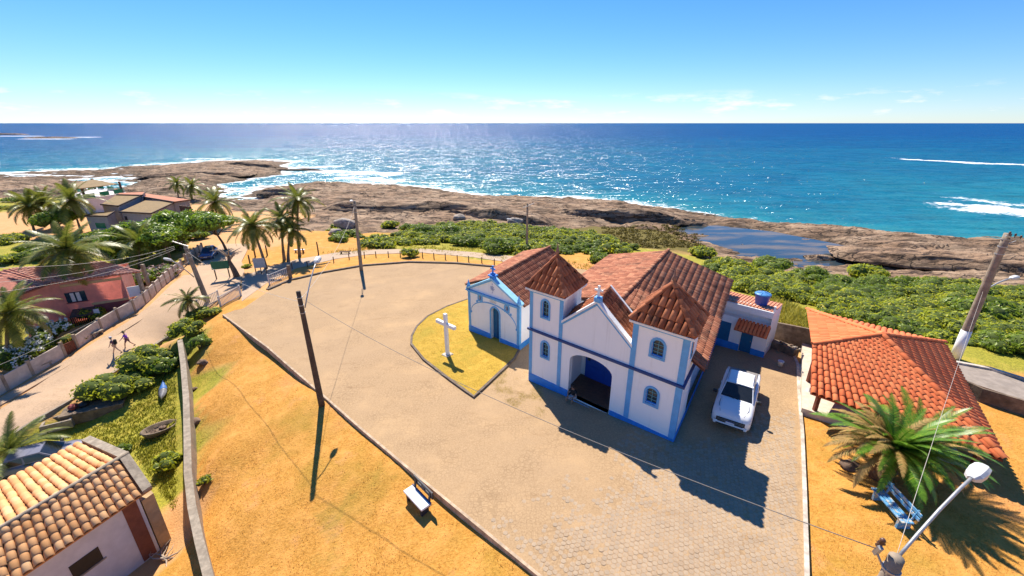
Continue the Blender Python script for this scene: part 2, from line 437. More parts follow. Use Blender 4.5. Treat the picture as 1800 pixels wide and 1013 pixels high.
# ------------------------------------------------------------------ ground sheet
def ground_material():
    m, nt, bs = new_mat('ground')
    A = node(nt, 'ShaderNodeVertexColor', layer_name='zone'); B = node(nt, 'ShaderNodeVertexColor', layer_name='zone2')
    sa = nt.nodes.new('ShaderNodeSeparateColor'); nt.links.new(A.outputs[0], sa.inputs[0])
    sb = nt.nodes.new('ShaderNodeSeparateColor'); nt.links.new(B.outputs[0], sb.inputs[0])
    rock, dry, green = sa.outputs; moss, lichen_shade, _ = sb.outputs
    v = wcoords(nt)
    n_f = tnoise(nt, v, 9, 6, .7); n_m = tnoise(nt, v, 1.1, 5, .6); n_l = tnoise(nt, v, .16, 4, .6)
    # sandy orange earth
    earth = mixc(nt, n_m, (.52, .25, .085), (.62, .37, .17))
    # dry lawn: straw with ochre and olive patches
    straw = mixc(nt, ramp(nt, n_f, .3, .7), (.42, .185, .025), (.62, .31, .065))
    straw = mixc(nt, ramp(nt, n_m, .42, .72), straw, (.66, .32, .075))
    straw = mixc(nt, math_n(nt, 'MULTIPLY', ramp(nt, n_l, .48, .7), .6), straw, (.3, .21, .025))
    straw = mixc(nt, math_n(nt, 'MULTIPLY', ramp(nt, tnoise(nt, v, .5, 5, .7), .56, .72), .7), straw, (.6, .29, .11))
    straw = mixc(nt, math_n(nt, 'MULTIPLY', ramp(nt, tnoise(nt, v, .11, 5, .65), .5, .68), .75), straw, mixc(nt, n_f, (.5, .22, .075), (.64, .31, .12)))
    straw = mixc(nt, math_n(nt, 'MULTIPLY', ramp(nt, tnoise(nt, v, .24, 5, .7), .54, .7), .55), straw, (.28, .2, .03))
    grn = mixc(nt, ramp(nt, n_f, .3, .7), (.15, .15, .014), (.42, .37, .04))
    grn = mixc(nt, ramp(nt, n_m, .45, .7), grn, (.42, .33, .05))
    # rock: tan, pink-grey, dark cracks and stripes along the bedding
    vs = wcoords(nt, (.16, .8, 1.3))
    st = tnoise(nt, vs, 1.3, 7, .68)
    rk = mixc(nt, ramp(nt, st, .38, .58), (.06, .036, .022), (.34, .215, .13))
    rk = mixc(nt, ramp(nt, n_l, .42, .66), rk, mixc(nt, ramp(nt, st, .3, .6), (.1, .064, .04), (.45, .315, .205)))
    vor = node(nt, 'ShaderNodeTexVoronoi', feature='DISTANCE_TO_EDGE'); vor.inputs['Scale'].default_value = .42
    wv = nt.nodes.new('ShaderNodeVectorMath'); wv.operation = 'ADD'
    nn = nt.nodes.new('ShaderNodeTexNoise'); nn.inputs['Scale'].default_value = .7; nn.inputs['Detail'].default_value = 4
    nt.links.new(v, nn.inputs['Vector'])
    vsc = nt.nodes.new('ShaderNodeVectorMath'); vsc.operation = 'SCALE'; vsc.inputs['Scale'].default_value = 1.6
    nt.links.new(nn.outputs['Color'], vsc.inputs[0]); nt.links.new(vs, wv.inputs[0]); nt.links.new(vsc.outputs[0], wv.inputs[1])
    nt.links.new(wv.outputs[0], vor.inputs['Vector'])
    crack = ramp(nt, vor.outputs['Distance'], .0, .035)
    rk = mixc(nt, crack, (.045, .03, .022), rk)
    vor2 = node(nt, 'ShaderNodeTexVoronoi', feature='DISTANCE_TO_EDGE'); vor2.inputs['Scale'].default_value = 1.5; nt.links.new(wv.outputs[0], vor2.inputs['Vector'])
    rk = mixc(nt, ramp(nt, vor2.outputs['Distance'], .0, .05), mixc(nt, .6, rk, (.05, .032, .022)), rk)
    rk = mixc(nt, math_n(nt, 'MULTIPLY', ramp(nt, n_f, .45, .75), .35), rk, (.1, .065, .045))
    # black lichen and weed on seaward and lower rock, painted shade on outcrops' landward faces
    rk = mixc(nt, math_n(nt, 'MULTIPLY', lichen_shade, ramp(nt, n_m, .25, .6)), rk, (.05, .036, .02))
    ms = mixc(nt, ramp(nt, n_f, .3, .7), (.07, .062, .01), (.2, .15, .025))
    c = mixc(nt, dry, earth, straw); c = mixc(nt, green, c, grn); c = mixc(nt, moss, c, ms); c = mixc(nt, rock, c, rk)
    nt.links.new(c, bs.inputs['Base Color'])
    bs.inputs['Roughness'].default_value = .9; bs.inputs['Specular IOR Level'].default_value = .25
    h = math_n(nt, 'ADD', math_n(nt, 'MULTIPLY', n_f, .6), math_n(nt, 'MULTIPLY', n_m, .8))
    h = math_n(nt, 'ADD', h, math_n(nt, 'MULTIPLY', math_n(nt, 'MULTIPLY', math_n(nt, 'ADD', st, crack), rock), 2.2))
    bump(nt, bs, h, .7, .14)
    return m
def stuff_grid(xs, ys):
    X, Y = np.meshgrid(xs, ys); nx, ny = len(xs), len(ys)
    idx = np.arange(nx * ny).reshape(ny, nx)
    Fq = np.stack([idx[:-1, :-1], idx[:-1, 1:], idx[1:, 1:], idx[1:, :-1]], -1).reshape(-1, 4)
    return X.ravel(), Y.ravel(), Fq
def spaced(knots):
    out = [knots[0][0]]
    for (a, st), (b, _) in zip(knots[:-1], knots[1:]):
        n = max(1, round((b - a) / st)); out += list(a + (b - a) * (np.arange(n) + 1) / n)
    return np.array(out)
xs = spaced([(-420, 12), (-230, 1.3), (-110, .62), (90, .62), (130, 1.0), (190, 2.5), (450, 0)])
ys = spaced([(-70, 6), (2, .9), (14, .7), (70, .5), (135, .6), (185, 1.2), (235, 10), (430, 0)])
gx, gy, gF = stuff_grid(xs, ys)
gz = T_arr(gx, gy)
K = kinds(gx, gy)
rock = np.clip((K[:, 0] - .35) / .3, 0, 1)
in_pl = in_poly(gx, gy, PLAZA); d_pl = poly_dist(gx, gy, PLAZA); 
in_rd = in_poly(gx, gy, ROAD); d_rd = poly_dist(gx, gy, ROAD); in_pa = in_poly(gx, gy, PATH); d_pa = poly_dist(gx, gy, PATH)
flat = np.maximum.reduce([in_pl * 1., in_rd * 1., in_pa * 1., np.clip(1 - d_pl / 2, 0, 1), np.clip(1 - d_rd / 1.5, 0, 1), np.clip(1 - d_pa / 1.5, 0, 1)])
rel = rock_relief(gx, gy)
gz_full = gz + rock * rel * np.clip((gy - 35) / 25, .15, 1) + (1 - rock) * (1 - flat) * .28 * (fbm(gx / 3.5, gy / 3.5, 4) - .5)
gz_full = np.where(in_pl & (d_pl > .3), np.minimum(gz_full, pz_arr(gx, gy) - .12), gz_full)
gz_full -= np.where((in_rd & (d_rd > .2)) | (in_pa & (d_pa > .2)), .06, 0)
M_GROUND = ground_material()
me = fast_mesh('ground', np.stack([gx, gy, gz_full], 1), gF, M_GROUND, True)
ca = me.color_attributes.new('zone', 'FLOAT_COLOR', 'POINT')
def soft(k, lo=.3, hi=.6): return np.clip((k - lo) / (hi - lo), 0, 1)
z1 = np.stack([rock, soft(K[:, 1], .25, .6), soft(K[:, 2], .3, .7), np.ones(len(gx))], 1)
ca.data.foreach_set('color', z1.astype(np.float32).ravel())
cb = me.color_attributes.new('zone2', 'FLOAT_COLOR', 'POINT')
low = np.clip((-5.6 - gz_full) / 1.2, 0, 1) * .8 + np.clip(.5 - rel, 0, 1) * .35 * np.clip((-3.2 - gz) / 1, 0, 1)
z2 = np.stack([soft(K[:, 4], .3, .6), np.clip(low, 0, 1), low * 0, np.ones(len(gx))], 1)
cb.data.foreach_set('color', z2.astype(np.float32).ravel())
ground = structure(link('ground', me))
TZ = gz.reshape(len(ys), len(xs))
GX, GY, GZ = xs, ys, gz_full.reshape(len(ys), len(xs))
def G_arr(x, y):
    x = np.asarray(x, float); y = np.asarray(y, float)
    i = np.clip(np.searchsorted(GX, x) - 1, 0, len(GX) - 2); j = np.clip(np.searchsorted(GY, y) - 1, 0, len(GY) - 2)
    fx = np.clip((x - GX[i]) / (GX[i + 1] - GX[i]), 0, 1); fy = np.clip((y - GY[j]) / (GY[j + 1] - GY[j]), 0, 1)
    return (GZ[j, i] * (1 - fx) + GZ[j, i + 1] * fx) * (1 - fy) + (GZ[j + 1, i] * (1 - fx) + GZ[j + 1, i + 1] * fx) * fy
def G(x, y): return float(G_arr(x, y))
def S_arr(x, y):                       # the smooth land, from the grid
    x = np.asarray(x, float); y = np.asarray(y, float)
    i = np.clip(np.searchsorted(GX, x) - 1, 0, len(GX) - 2); j = np.clip(np.searchsorted(GY, y) - 1, 0, len(GY) - 2)
    fx = np.clip((x - GX[i]) / (GX[i + 1] - GX[i]), 0, 1); fy = np.clip((y - GY[j]) / (GY[j + 1] - GY[j]), 0, 1)
    return (TZ[j, i] * (1 - fx) + TZ[j, i + 1] * fx) * (1 - fy) + (TZ[j + 1, i] * (1 - fx) + TZ[j + 1, i + 1] * fx) * fy
_TS = np.geomspace(8, 900, 900)
def at(u, v):
    d = ray(u, v); h = CAM_H + d[2] * _TS - S_arr(d[0] * _TS, d[1] * _TS)
    k = np.argmax(h < 0) if (h < 0).any() else len(_TS) - 1
    a = h[k - 1] / (h[k - 1] - h[k] + 1e-9) if k > 0 else 1.0
    t = _TS[max(k - 1, 0)] * (1 - a) + _TS[k] * a
    return np.array([d[0] * t, d[1] * t, CAM_H + d[2] * t])
def T(x, y): return float(S_arr(x, y))
def gat(u, v):
    p = at(u, v); return np.array([p[0], p[1], G(p[0], p[1])])

# ------------------------------------------------------------------ sea, with surf where it shoals and on the reefs
def sea_material():
    m, nt, bs = new_mat('sea_water')
    A = node(nt, 'ShaderNodeVertexColor', layer_name='foam')
    sa = nt.nodes.new('ShaderNodeSeparateColor'); nt.links.new(A.outputs[0], sa.inputs[0])
    foam, shal, _ = sa.outputs
    v = wcoords(nt)
    sep = nt.nodes.new('ShaderNodeSeparateXYZ'); nt.links.new(v, sep.inputs[0])
    dist = nt.nodes.new('ShaderNodeMapRange'); dist.inputs['From Min'].default_value = 90; dist.inputs['From Max'].default_value = 900
    nt.links.new(sep.outputs['Y'], dist.inputs['Value'])
    patch = tnoise(nt, wcoords(nt, (.012, .03, 1)), 1.0, 4, .6)
    deep = mixc(nt, dist.outputs[0], (.0, .09, .2), (.0, .058, .2))
    deep = mixc(nt, ramp(nt, patch, .35, .7), deep, mixc(nt, dist.outputs[0], (.0, .12, .215), (.0, .08, .24)))
    wl = tnoise(nt, wcoords(nt, (.045, .17, 1)), 1.0, 5, .65)
    deep = mixc(nt, math_n(nt, 'MULTIPLY', ramp(nt, wl, .42, .62), .45), deep, (.0, .05, .125))  # dark wave faces painted into the water colour
    c = mixc(nt, shal, deep, (.035, .27, .26))
    fn = tnoise(nt, wcoords(nt, (1, 1.5, 1)), .55, 8, .72)
    fm = ramp(nt, math_n(nt, 'ADD', foam, math_n(nt, 'SUBTRACT', fn, .5)), .42, .62)
    # stray whitecaps
    wc = tnoise(nt, wcoords(nt, (.05, .16, 1)), 1.0, 6, .7)
    wcf = math_n(nt, 'MULTIPLY', ramp(nt, wc, .69, .74), ramp(nt, fn, .5, .6))
    nd = nt.nodes.new('ShaderNodeMapRange'); nd.inputs['From Min'].default_value = 300; nd.inputs['From Max'].default_value = 800; nd.inputs['To Min'].default_value = .8; nd.inputs['To Max'].default_value = 0
    nt.links.new(sep.outputs['Y'], nd.inputs['Value'])
    fm = math_n(nt, 'MAXIMUM', fm, math_n(nt, 'MULTIPLY', wcf, nd.outputs[0]))
    c = mixc(nt, fm, c, (.82, .84, .85))
    rr = nt.nodes.new('ShaderNodeMapRange'); rr.inputs['To Min'].default_value = .2; rr.inputs['To Max'].default_value = .8
    nt.links.new(fm, rr.inputs['Value'])
    w1 = tnoise(nt, wcoords(nt, (.16, .4, 1)), 1.0, 3, .5); w2 = tnoise(nt, wcoords(nt, (.7, 1.3, 1)), 1.0, 5, .65)
    sw = tnoise(nt, wcoords(nt, (.02, .07, 1)), 1.0, 2, .5)
    h = math_n(nt, 'ADD', math_n(nt, 'MULTIPLY', w1, 2.6), math_n(nt, 'ADD', math_n(nt, 'MULTIPLY', w2, .75), math_n(nt, 'MULTIPLY', sw, 4)))
    df = nt.nodes.new('ShaderNodeBsdfDiffuse'); gl = nt.nodes.new('ShaderNodeBsdfGlossy'); mx = nt.nodes.new('ShaderNodeMixShader')
    bm_ = nt.nodes.new('ShaderNodeBump'); bm_.inputs['Strength'].default_value = 1.0; bm_.inputs['Distance'].default_value = 1.7; nt.links.new(h, bm_.inputs['Height'])
    bd_ = nt.nodes.new('ShaderNodeBump'); bd_.inputs['Strength'].default_value = 1.0; bd_.inputs['Distance'].default_value = .5; nt.links.new(h, bd_.inputs['Height'])
    def facets(parts):                 # wave facets as tilted normals, so that they keep their slope far out
        tot = None
        for sc, k in parts:
            n = nt.nodes.new('ShaderNodeTexNoise'); n.inputs['Scale'].default_value = 1.0; n.inputs['Detail'].default_value = 2.0
            nt.links.new(wcoords(nt, sc), n.inputs['Vector'])
            a = nt.nodes.new('ShaderNodeVectorMath'); a.operation = 'SUBTRACT'; a.inputs[1].default_value = (.5, .5, .5); nt.links.new(n.outputs['Color'], a.inputs[0])
            b = nt.nodes.new('ShaderNodeVectorMath'); b.operation = 'MULTIPLY'; b.inputs[1].default_value = (k, k, 0); nt.links.new(a.outputs[0], b.inputs[0])
            if tot is None: tot = b.outputs[0]
            else:
                ad = nt.nodes.new('ShaderNodeVectorMath'); ad.operation = 'ADD'; nt.links.new(tot, ad.inputs[0]); nt.links.new(b.outputs[0], ad.inputs[1]); tot = ad.outputs[0]
        ad = nt.nodes.new('ShaderNodeVectorMath'); ad.operation = 'ADD'; ad.inputs[1].default_value = (0, 0, 1); nt.links.new(tot, ad.inputs[0])
        nm = nt.nodes.new('ShaderNodeVectorMath'); nm.operation = 'NORMALIZE'; nt.links.new(ad.outputs[0], nm.inputs[0]); return nm.outputs[0]
    nt.links.new(facets([((.1, .3, 1), .9), ((.5, 1.1, 1), .9)]), df.inputs['Normal'])
    nt.links.new(facets([((.14, .35, 1), 1.8), ((1.3, 2.2, 1), 2.6)]), gl.inputs['Normal'])
    nt.links.new(c, df.inputs['Color']); nt.links.new(rr.outputs[0], gl.inputs['Roughness'])
    ff = nt.nodes.new('ShaderNodeMapRange'); ff.inputs['To Min'].default_value = .115; ff.inputs['To Max'].default_value = .01
    nt.links.new(fm, ff.inputs['Value']); nt.links.new(ff.outputs[0], mx.inputs[0]); nt.links.new(df.outputs[0], mx.inputs[1]); nt.links.new(gl.outputs[0], mx.inputs[2])
    nt.links.new(mx.outputs[0], nt.nodes['Material Output'].inputs[0]); nt.nodes.remove(bs)
    return m
sx = spaced([(-60000, 14000), (-4000, 700), (-1100, 12), (-600, 6), (-260, 2.0), (220, 2.0), (420, 6), (700, 700), (4200, 14000), (60000, 0)])
sy = spaced([(45, 2.0), (330, 6), (700, 9), (1000, 60), (1600, 600), (6000, 9000), (70000, 0)])
wx, wy, wF = stuff_grid(sx, sy)
depth = SEA_Z - G_arr(np.clip(wx, -419, 449), np.clip(wy, -69, 429))
near = (np.abs(wx) < 400) & (wy < 425)
foam = np.where(near, np.exp(-np.clip(depth, 0, 9) / 1.3) * .68 + .2 * (fbm(wx / 14, wy / 5) - .35), 0)
foam = np.where(near & (wx > 40), foam * np.clip(1.0 - (wx - 40) / 90, .55, 1), foam)
def streak(u0, v0, u1, v1, w0, amt):
    a = on_z(u0, v0, SEA_Z); b = on_z(u1, v1, SEA_Z)
    d = poly_dist(wx, wy, [a[:2], b[:2]], False)
    return amt * np.clip(1.15 - d / (w0 * 1.25), 0, 1) ** .8 * np.clip(.15 + 1.5 * fbm(wx / 9, wy / 3.5), 0, 1.1)
for a in ((1525,275,1620,280,2.5,.55),(1600,280,1800,290,8,.7),(1700,286,1900,293,10,.72),(1690,350,1800,360,9,.6),(1720,365,1900,380,13,.72),(1520,272,1560,273,2,.4),
          (520,292,590,292,7,.66),(560,300,690,306,9,.68),(600,312,690,318,8,.6),(600,303,650,312,9,.68),(470,296,560,294,5,.85),(430,300,500,302,3,.7),(330,279,400,278,4,.7),(100,300,190,298,4,.75),(0,303,90,300,4,.7),(190,292,310,286,4,.7),
          (690,322,780,334,4,.5),(800,336,900,348,3.5,.55),(960,346,1000,350,4,.65),(1030,340,1090,338,1.5,.5),(1240,349,1270,351,1.2,.6),(1170,345,1200,347,1.2,.45),(0,239,60,239,16,.95),(110,241,165,241,14,.95),(45,244,120,244,12,.95)):
    foam = np.maximum(foam, streak(*a))
shal = np.where(near, np.exp(-np.clip(depth, 0, 12) / 2.0) * .7, 0)
me = fast_mesh('sea', np.stack([wx, wy, np.full(len(wx), SEA_Z)], 1), wF, sea_material(), True)
fa = me.color_attributes.new('foam', 'FLOAT_COLOR', 'POINT')
fa.data.foreach_set('color', np.stack([np.clip(foam, 0, 1), shal, shal * 0, shal * 0 + 1], 1).astype(np.float32).ravel())
structure(link('sea', me))

def sheet_z(poly, zfun, step, name, mat, skirt=.25):
    """A flat-shaded sheet over an outline, following zfun, with a downturned edge."""
    bm = bmesh.new()
    vs = [bm.verts.new((x, y, 0)) for x, y in poly]
    f = bm.faces.new(vs); bmesh.ops.triangulate(bm, faces=[f])
    P = np.array(poly)
    for ax in (0, 1):
        lo, hi = P[:, ax].min(), P[:, ax].max()
        for k in np.arange(math.ceil(lo / step) * step + .013, hi, step):
            co = [0, 0, 0]; no = [0, 0, 0]; co[ax] = k; no[ax] = 1
            bmesh.ops.bisect_plane(bm, geom=bm.verts[:] + bm.edges[:] + bm.faces[:], plane_co=co, plane_no=no, dist=1e-5)
    for v in bm.verts: v.co.z = zfun(v.co.x, v.co.y)
    bmesh.ops.recalc_face_normals(bm, faces=bm.faces)
    if bm.faces[0].normal.z < 0: bmesh.ops.reverse_faces(bm, faces=bm.faces)
    ed = [e for e in bm.edges if e.is_boundary]
    for e_ in ed: e_.smooth = False
    r = bmesh.ops.extrude_edge_only(bm, edges=ed)
    for e_ in ed: e_.smooth = False
    for v in r['geom']:
        if isinstance(v, bmesh.types.BMVert): v.co.z -= skirt
    me = bpy.data.meshes.new(name); bm.to_mesh(me); bm.free(); me.materials.append(mat)
    me.polygons.foreach_set('use_smooth', [True] * len(me.polygons))
    return link(name, me)
# rock pool on the right and the tide pools by the point
pool_m, nt, bs = new_mat('pool_water')
bs.inputs['Base Color'].default_value = (.02, .06, .1, 1); bs.inputs['Roughness'].default_value = .12; bs.inputs['Specular IOR Level'].default_value = .35; bs.inputs['IOR'].default_value = 1.33
nt.links.new(mixc(nt, ramp(nt, tnoise(nt, wcoords(nt, (.1, .3, 1)), 1, 4), .45, .65), (.03, .05, .065), (.16, .12, .065)), bs.inputs['Base Color'])
bump(nt, bs, tnoise(nt, wcoords(nt), 1.6, 3), .25, .05)
pw = [on_z(u, v, -6.05)[:2] for u, v in ((1195,398),(1260,396),(1360,407),(1470,428),(1570,447),(1640,462),(1640,485),(1480,482),(1330,462),(1230,440),(1190,415))]
structure(sheet_z([tuple(p) for p in pw], lambda x, y: -6.05, 30, 'rock_pool', pool_m, .3))

# whaleback outcrops: gentle to seaward, broken off steeply to landward
def outcrop(label, u, v, L, W, h, rot, seed, sink=1.2, steep=.16):
    p = gat(u, v); nu, nv = (120, 48) if L > 12 else (40, 20)
    if v < 260: p = on_z(u, v, SEA_Z - .5)
    U, Vv = np.meshgrid(np.linspace(-1, 1, nu), np.linspace(0, 1, nv)); U = U.ravel(); t = Vv.ravel()
    end = np.clip(1 - np.abs(U) ** 2.6, 0, 1) ** .6
    lobe = .75 + .5 * fbm(U * 3 + seed * 5.1, t * 1.2 + seed, 3)
    st = steep * (.6 + 1.0 * fbm(U * 4 + seed * 2.2, t * 0 + seed, 3))
    prof = np.where(t < st, (t / st) ** .7, np.cos((t - st) / (1 - st) * math.pi / 2) ** .75)
    z = h * end * prof * lobe
    led = fbm(U * L / 12 + seed, z * 1.6 + seed * 3 + t * W / 3, 3) * 5; led = np.floor(led) + np.clip((led - np.floor(led)) * 2.6 - .8, 0, 1)
    X = U * L / 2; Y = (t - .5) * W * (.55 + .45 * end) + (led / 5 - .5) * 1.3 + 1.6 * (fbm(U * L / 14 + seed * 7, t * 1.5, 3) - .5)
    z = z + .75 * (fbm(X / 5 + seed * 9, Y / 1.6, 4) - .5) * (prof > .05) + .35 * (led / 5 - .5) - sink
    c, s_ = math.cos(rot), math.sin(rot)
    V3 = np.stack([X * c - Y * s_, X * s_ + Y * c, z], 1)
    idx = np.arange(nu * nv).reshape(nv, nu); F4 = np.stack([idx[:-1, :-1], idx[:-1, 1:], idx[1:, 1:], idx[1:, :-1]], -1).reshape(-1, 4)
    me = fast_mesh('rock_outcrop', V3, F4, M_GROUND, True)
    a = me.color_attributes.new('zone', 'FLOAT_COLOR', 'POINT'); a.data.foreach_set('color', np.tile([1, 0, 0, 1], (len(V3), 1)).astype(np.float32).ravel())
    lichen_shade = np.clip(.75 - prof, 0, 1) * (t < .4) * .55 + .25 * (fbm(X / 6, Y / 3 + seed, 3) > .56)  # shade put into the colour of the steep landward face, plus lichen patches
    a = me.color_attributes.new('zone2', 'FLOAT_COLOR', 'POINT'); a.data.foreach_set('color', np.stack([lichen_shade * 0, np.clip(lichen_shade, 0, 1), lichen_shade * 0, lichen_shade * 0 + 1], 1).astype(np.float32).ravel())
    return tag(link('rock_outcrop', me, None, tuple(p)), label, 'rock')
R_ = math.radians
outcrop('long brown whaleback rock on the shore behind the seaward lamp pole', 735, 362, 44, 16, 2.6, R_(-8), 1.0)
outcrop('dark cliff edged rock on the shore behind the crossarm pole', 868, 380, 26, 12, 3.2, R_(-14), 2.0)
outcrop('low dark rock ridge on the shore above the marsh plants', 1070, 374, 34, 9, 2.6, R_(-12), 3.0)
outcrop('dark hump of rock between the palms and the surf', 528, 336, 26, 12, 2.6, R_(4), 4.0)
outcrop('humped rock at the tip of the far point', 430, 288, 34, 12, 2.6, R_(-3), 5.0)
outcrop('broken brown rocks in the middle of the far point', 350, 304, 44, 16, 1.9, R_(8), 6.0)
outcrop('layered brown rock ledge at the right beyond the scrub', 1775, 466, 44, 13, 2.2, R_(-26), 7.0)
outcrop('thin dark rock bar awash beside the far point', 520, 300, 34, 7, 2.2, R_(0), 8.0, 1.0)
outcrop('small brown rocks at the landward end of the pool', 1180, 383, 16, 7, 1.6, R_(-15), 9.0)
outcrop('flat rock low in the water left of the beach house', 165, 302, 34, 10, 1.6, R_(4), 10.0, .6)
outcrop('rounded rock on the shore at the far left', 35, 335, 30, 16, 2.2, R_(12), 11.0)
outcrop('bare islet ringed with surf far out at the left', 95, 243, 80, 30, 2.6, R_(4), 12.0, 0)
outcrop('distant islet at the left edge of the sea', 12, 237, 80, 30, 3.6, R_(4), 13.0, 0)
for k, (u, v, r) in enumerate(((1330, 412, 1.6), (1400, 428, 2.0), (1480, 452, 2.2), (1440, 462, 1.5), (1310, 437, 1.4))):
    outcrop(['tiny rock in the pool nearest the marsh plants', 'pointed rock in the middle of the pool', 'flat rock at the right end of the pool', 'brown rock near the scrub side of the pool', 'rock at the near edge of the pool'][k], u, v, r * 3, r * 1.6, .7, R_(-15), 20 + k, -.45)
# ================================================================== paved square, road, path, kerbs
def pav_material(name, c0, c1, c2, hexes=False):
    m, nt, bs = new_mat(name)
    v = wcoords(nt)
    n1 = tnoise(nt, v, 14, 5, .7); n2 = tnoise(nt, v, .35, 5, .62); n3 = tnoise(nt, v, .09, 4, .6)
    c = mixc(nt, ramp(nt, n1, .25, .8), c0, c1)
    c = mixc(nt, math_n(nt, 'MULTIPLY', ramp(nt, n2, .45, .75), .55), c, c2)
    c = mixc(nt, math_n(nt, 'MULTIPLY', ramp(nt, n3, .42, .7), .5), c, (c1[0] * .8, c1[1] * .8, c1[2] * .84))
    c = mixc(nt, math_n(nt, 'MULTIPLY', ramp(nt, tnoise(nt, wcoords(nt, (.5, 1.4, 1)), .8, 6, .72), .54, .75), .45), c, (c0[0] * .72, c0[1] * .66, c0[2] * .6))
    if not hexes:                      # joints of the small blocks, worn and half buried in sand
        vo = node(nt, 'ShaderNodeTexVoronoi', feature='DISTANCE_TO_EDGE'); vo.inputs['Scale'].default_value = 5.0; vo.inputs['Randomness'].default_value = .7
        nt.links.new(v, vo.inputs['Vector'])
        jt = math_n(nt, 'MULTIPLY', math_n(nt, 'SUBTRACT', 1.0, ramp(nt, vo.outputs['Distance'], .02, .12)), math_n(nt, 'MULTIPLY', ramp(nt, tnoise(nt, v, .5, 4, .6), .38, .62), .3))
        c = mixc(nt, jt, c, (c0[0] * .5, c0[1] * .48, c0[2] * .46))
    if hexes:
        g = nt.nodes.new('ShaderNodeNewGeometry'); oi = nt.nodes.new('ShaderNodeObjectInfo')
        r = math_n(nt, 'FRACT', math_n(nt, 'ADD', g.outputs['Random Per Island'], oi.outputs['Random']))
        c = mixc(nt, math_n(nt, 'MULTIPLY', r, .3), c, (.48, .4, .3))
        c = mixc(nt, math_n(nt, 'MULTIPLY', math_n(nt, 'GREATER_THAN', r, .8), .3), c, (.24, .18, .13))
    nt.links.new(c, bs.inputs['Base Color'])
    bs.inputs['Roughness'].default_value = .88; bs.inputs['Specular IOR Level'].default_value = .25
    bump(nt, bs, n1, .35, .02)
    return m
M_PAV = pav_material('plaza_dust', (.31, .2, .105), (.47, .32, .18), (.52, .34, .175))
M_HEX = pav_material('plaza_pavers', (.31, .22, .14), (.44, .32, .21), (.47, .33, .2), True)
M_ROAD = pav_material('road_surface', (.43, .29, .18), (.55, .39, .26), (.6, .4, .24))
M_PATH = pav_material('path_surface', (.4, .29, .2), (.5, .38, .28), (.5, .38, .26))
M_KERB = surf('kerb_concrete', (.6, .52, .43), .85, .35, 3, (.2, .14, .09), .6)
M_KERBD = surf('kerb_dark', (.16, .12, .09), .85, .35, 3, (.08, .05, .03), .6)
plaza = structure(sheet_z(PLAZA, lambda x, y: pz(x, y), 3.0, 'plaza', M_PAV, .35))
road = structure(sheet_z(ROAD, lambda x, y: T(x, y) + .09, 1.6, 'road', M_ROAD, .5))
path = structure(sheet_z(PATH, lambda x, y: T(x, y) + .03, 3.0, 'path', M_PATH, .4))

# hexagonal paving blocks where they can be told apart
LAWN_PX = [(723,606),(724,592),(733,575),(752,557),(785,540),(822,527),(870,515),(935,520),(935,590),(912,617),(905,631),(870,664),(833,699),(790,668),(745,633)]
LAWN = [tuple(on_plaza(u, v)[:2]) for u, v in LAWN_PX]
CH_O = on_plaza(930, 668); CH_A1 = math.radians(-41.59); CH_A2 = math.radians(-41.59 + 98.5)
def skew(o, a1, a2):
    c1, s1, c2, s2 = math.cos(a1), math.sin(a1), math.cos(a2), math.sin(a2)
    return lambda p: (p[0] * c1 + p[1] * c2, p[0] * s1 + p[1] * s2, p[2])
CHF = skew(CH_O, CH_A1, CH_A2)
def chw(p):
    q = CHF(p); return np.array([q[0] + CH_O[0], q[1] + CH_O[1], q[2]])
CH_FOOT = [tuple(chw((x, y, 0))[:2]) for x, y in ((-.05, -.05), (9.3, -.05), (9.3, 14.3), (-.05, 14.3))]
R = .115
pts = []
for j in range(-12, 130):
    for i in range(-50, 100):
        x = (i + .5 * (j & 1)) * R * math.sqrt(3); y = 8 + j * R * 1.5
        pts.append((x, y))
pts = np.array(pts); ang = math.radians(9)
pts = np.stack([pts[:, 0] * math.cos(ang) - (pts[:, 1] - 8) * math.sin(ang), 8 + pts[:, 0] * math.sin(ang) + (pts[:, 1] - 8) * math.cos(ang)], 1)
keep = in_poly(pts[:, 0], pts[:, 1], PLAZA) & (poly_dist(pts[:, 0], pts[:, 1], PLAZA) > .3) & ~in_poly(pts[:, 0], pts[:, 1], CH_FOOT) & ~in_poly(pts[:, 0], pts[:, 1], LAWN)
wear = fbm(pts[:, 0] / 5, pts[:, 1] / 5, 4)
keep &= np.hypot(pts[:, 0] - 9.5, pts[:, 1] - 10) + rng.uniform(0, 2.6, len(pts)) ** 1.5 < 6.5 + 18 * (wear - .28)
pts = pts[keep]
pzv = pz_arr(pts[:, 0], pts[:, 1])
def hex_geo(r, h):
    a = np.arange(6) * math.pi / 3 + math.pi / 6
    lo = np.stack([np.cos(a) * r, np.sin(a) * r, np.zeros(6) - .02], 1); hi = np.stack([np.cos(a) * r * .9, np.sin(a) * r * .9, np.full(6, h)], 1)
    V = np.concatenate([lo, hi, [[0, 0, h * 1.25]]])
    Ft = [(i, (i + 1) % 6, 6 + (i + 1) % 6) for i in range(6)] + [(i, 6 + (i + 1) % 6, 6 + i) for i in range(6)] + [(6 + i, 6 + (i + 1) % 6, 12) for i in range(6)]
    return V, np.array(Ft)
HV, HF = hex_geo(R * .96, .009)
order = np.argsort(np.linalg.norm(np.stack([pts[:, 0], pts[:, 1], pzv - CAM_H], 1), axis=1) + np.array([0 if 0 < project((x, y, z))[0] < 1800 and project((x, y, z))[1] < 1013 else 100 for x, y, z in zip(pts[:, 0], pts[:, 1], pzv)]))
hex_me = fast_mesh('paver', HV, HF, M_HEX)
for k in order[:300]:
    z = pzv[k] + rng.normal() * .004
    o = link('paver', hex_me, plaza); o.location = (pts[k, 0], pts[k, 1], z); o.rotation_euler = (rng.normal() * .012, rng.normal() * .012, ang + rng.normal() * .02)
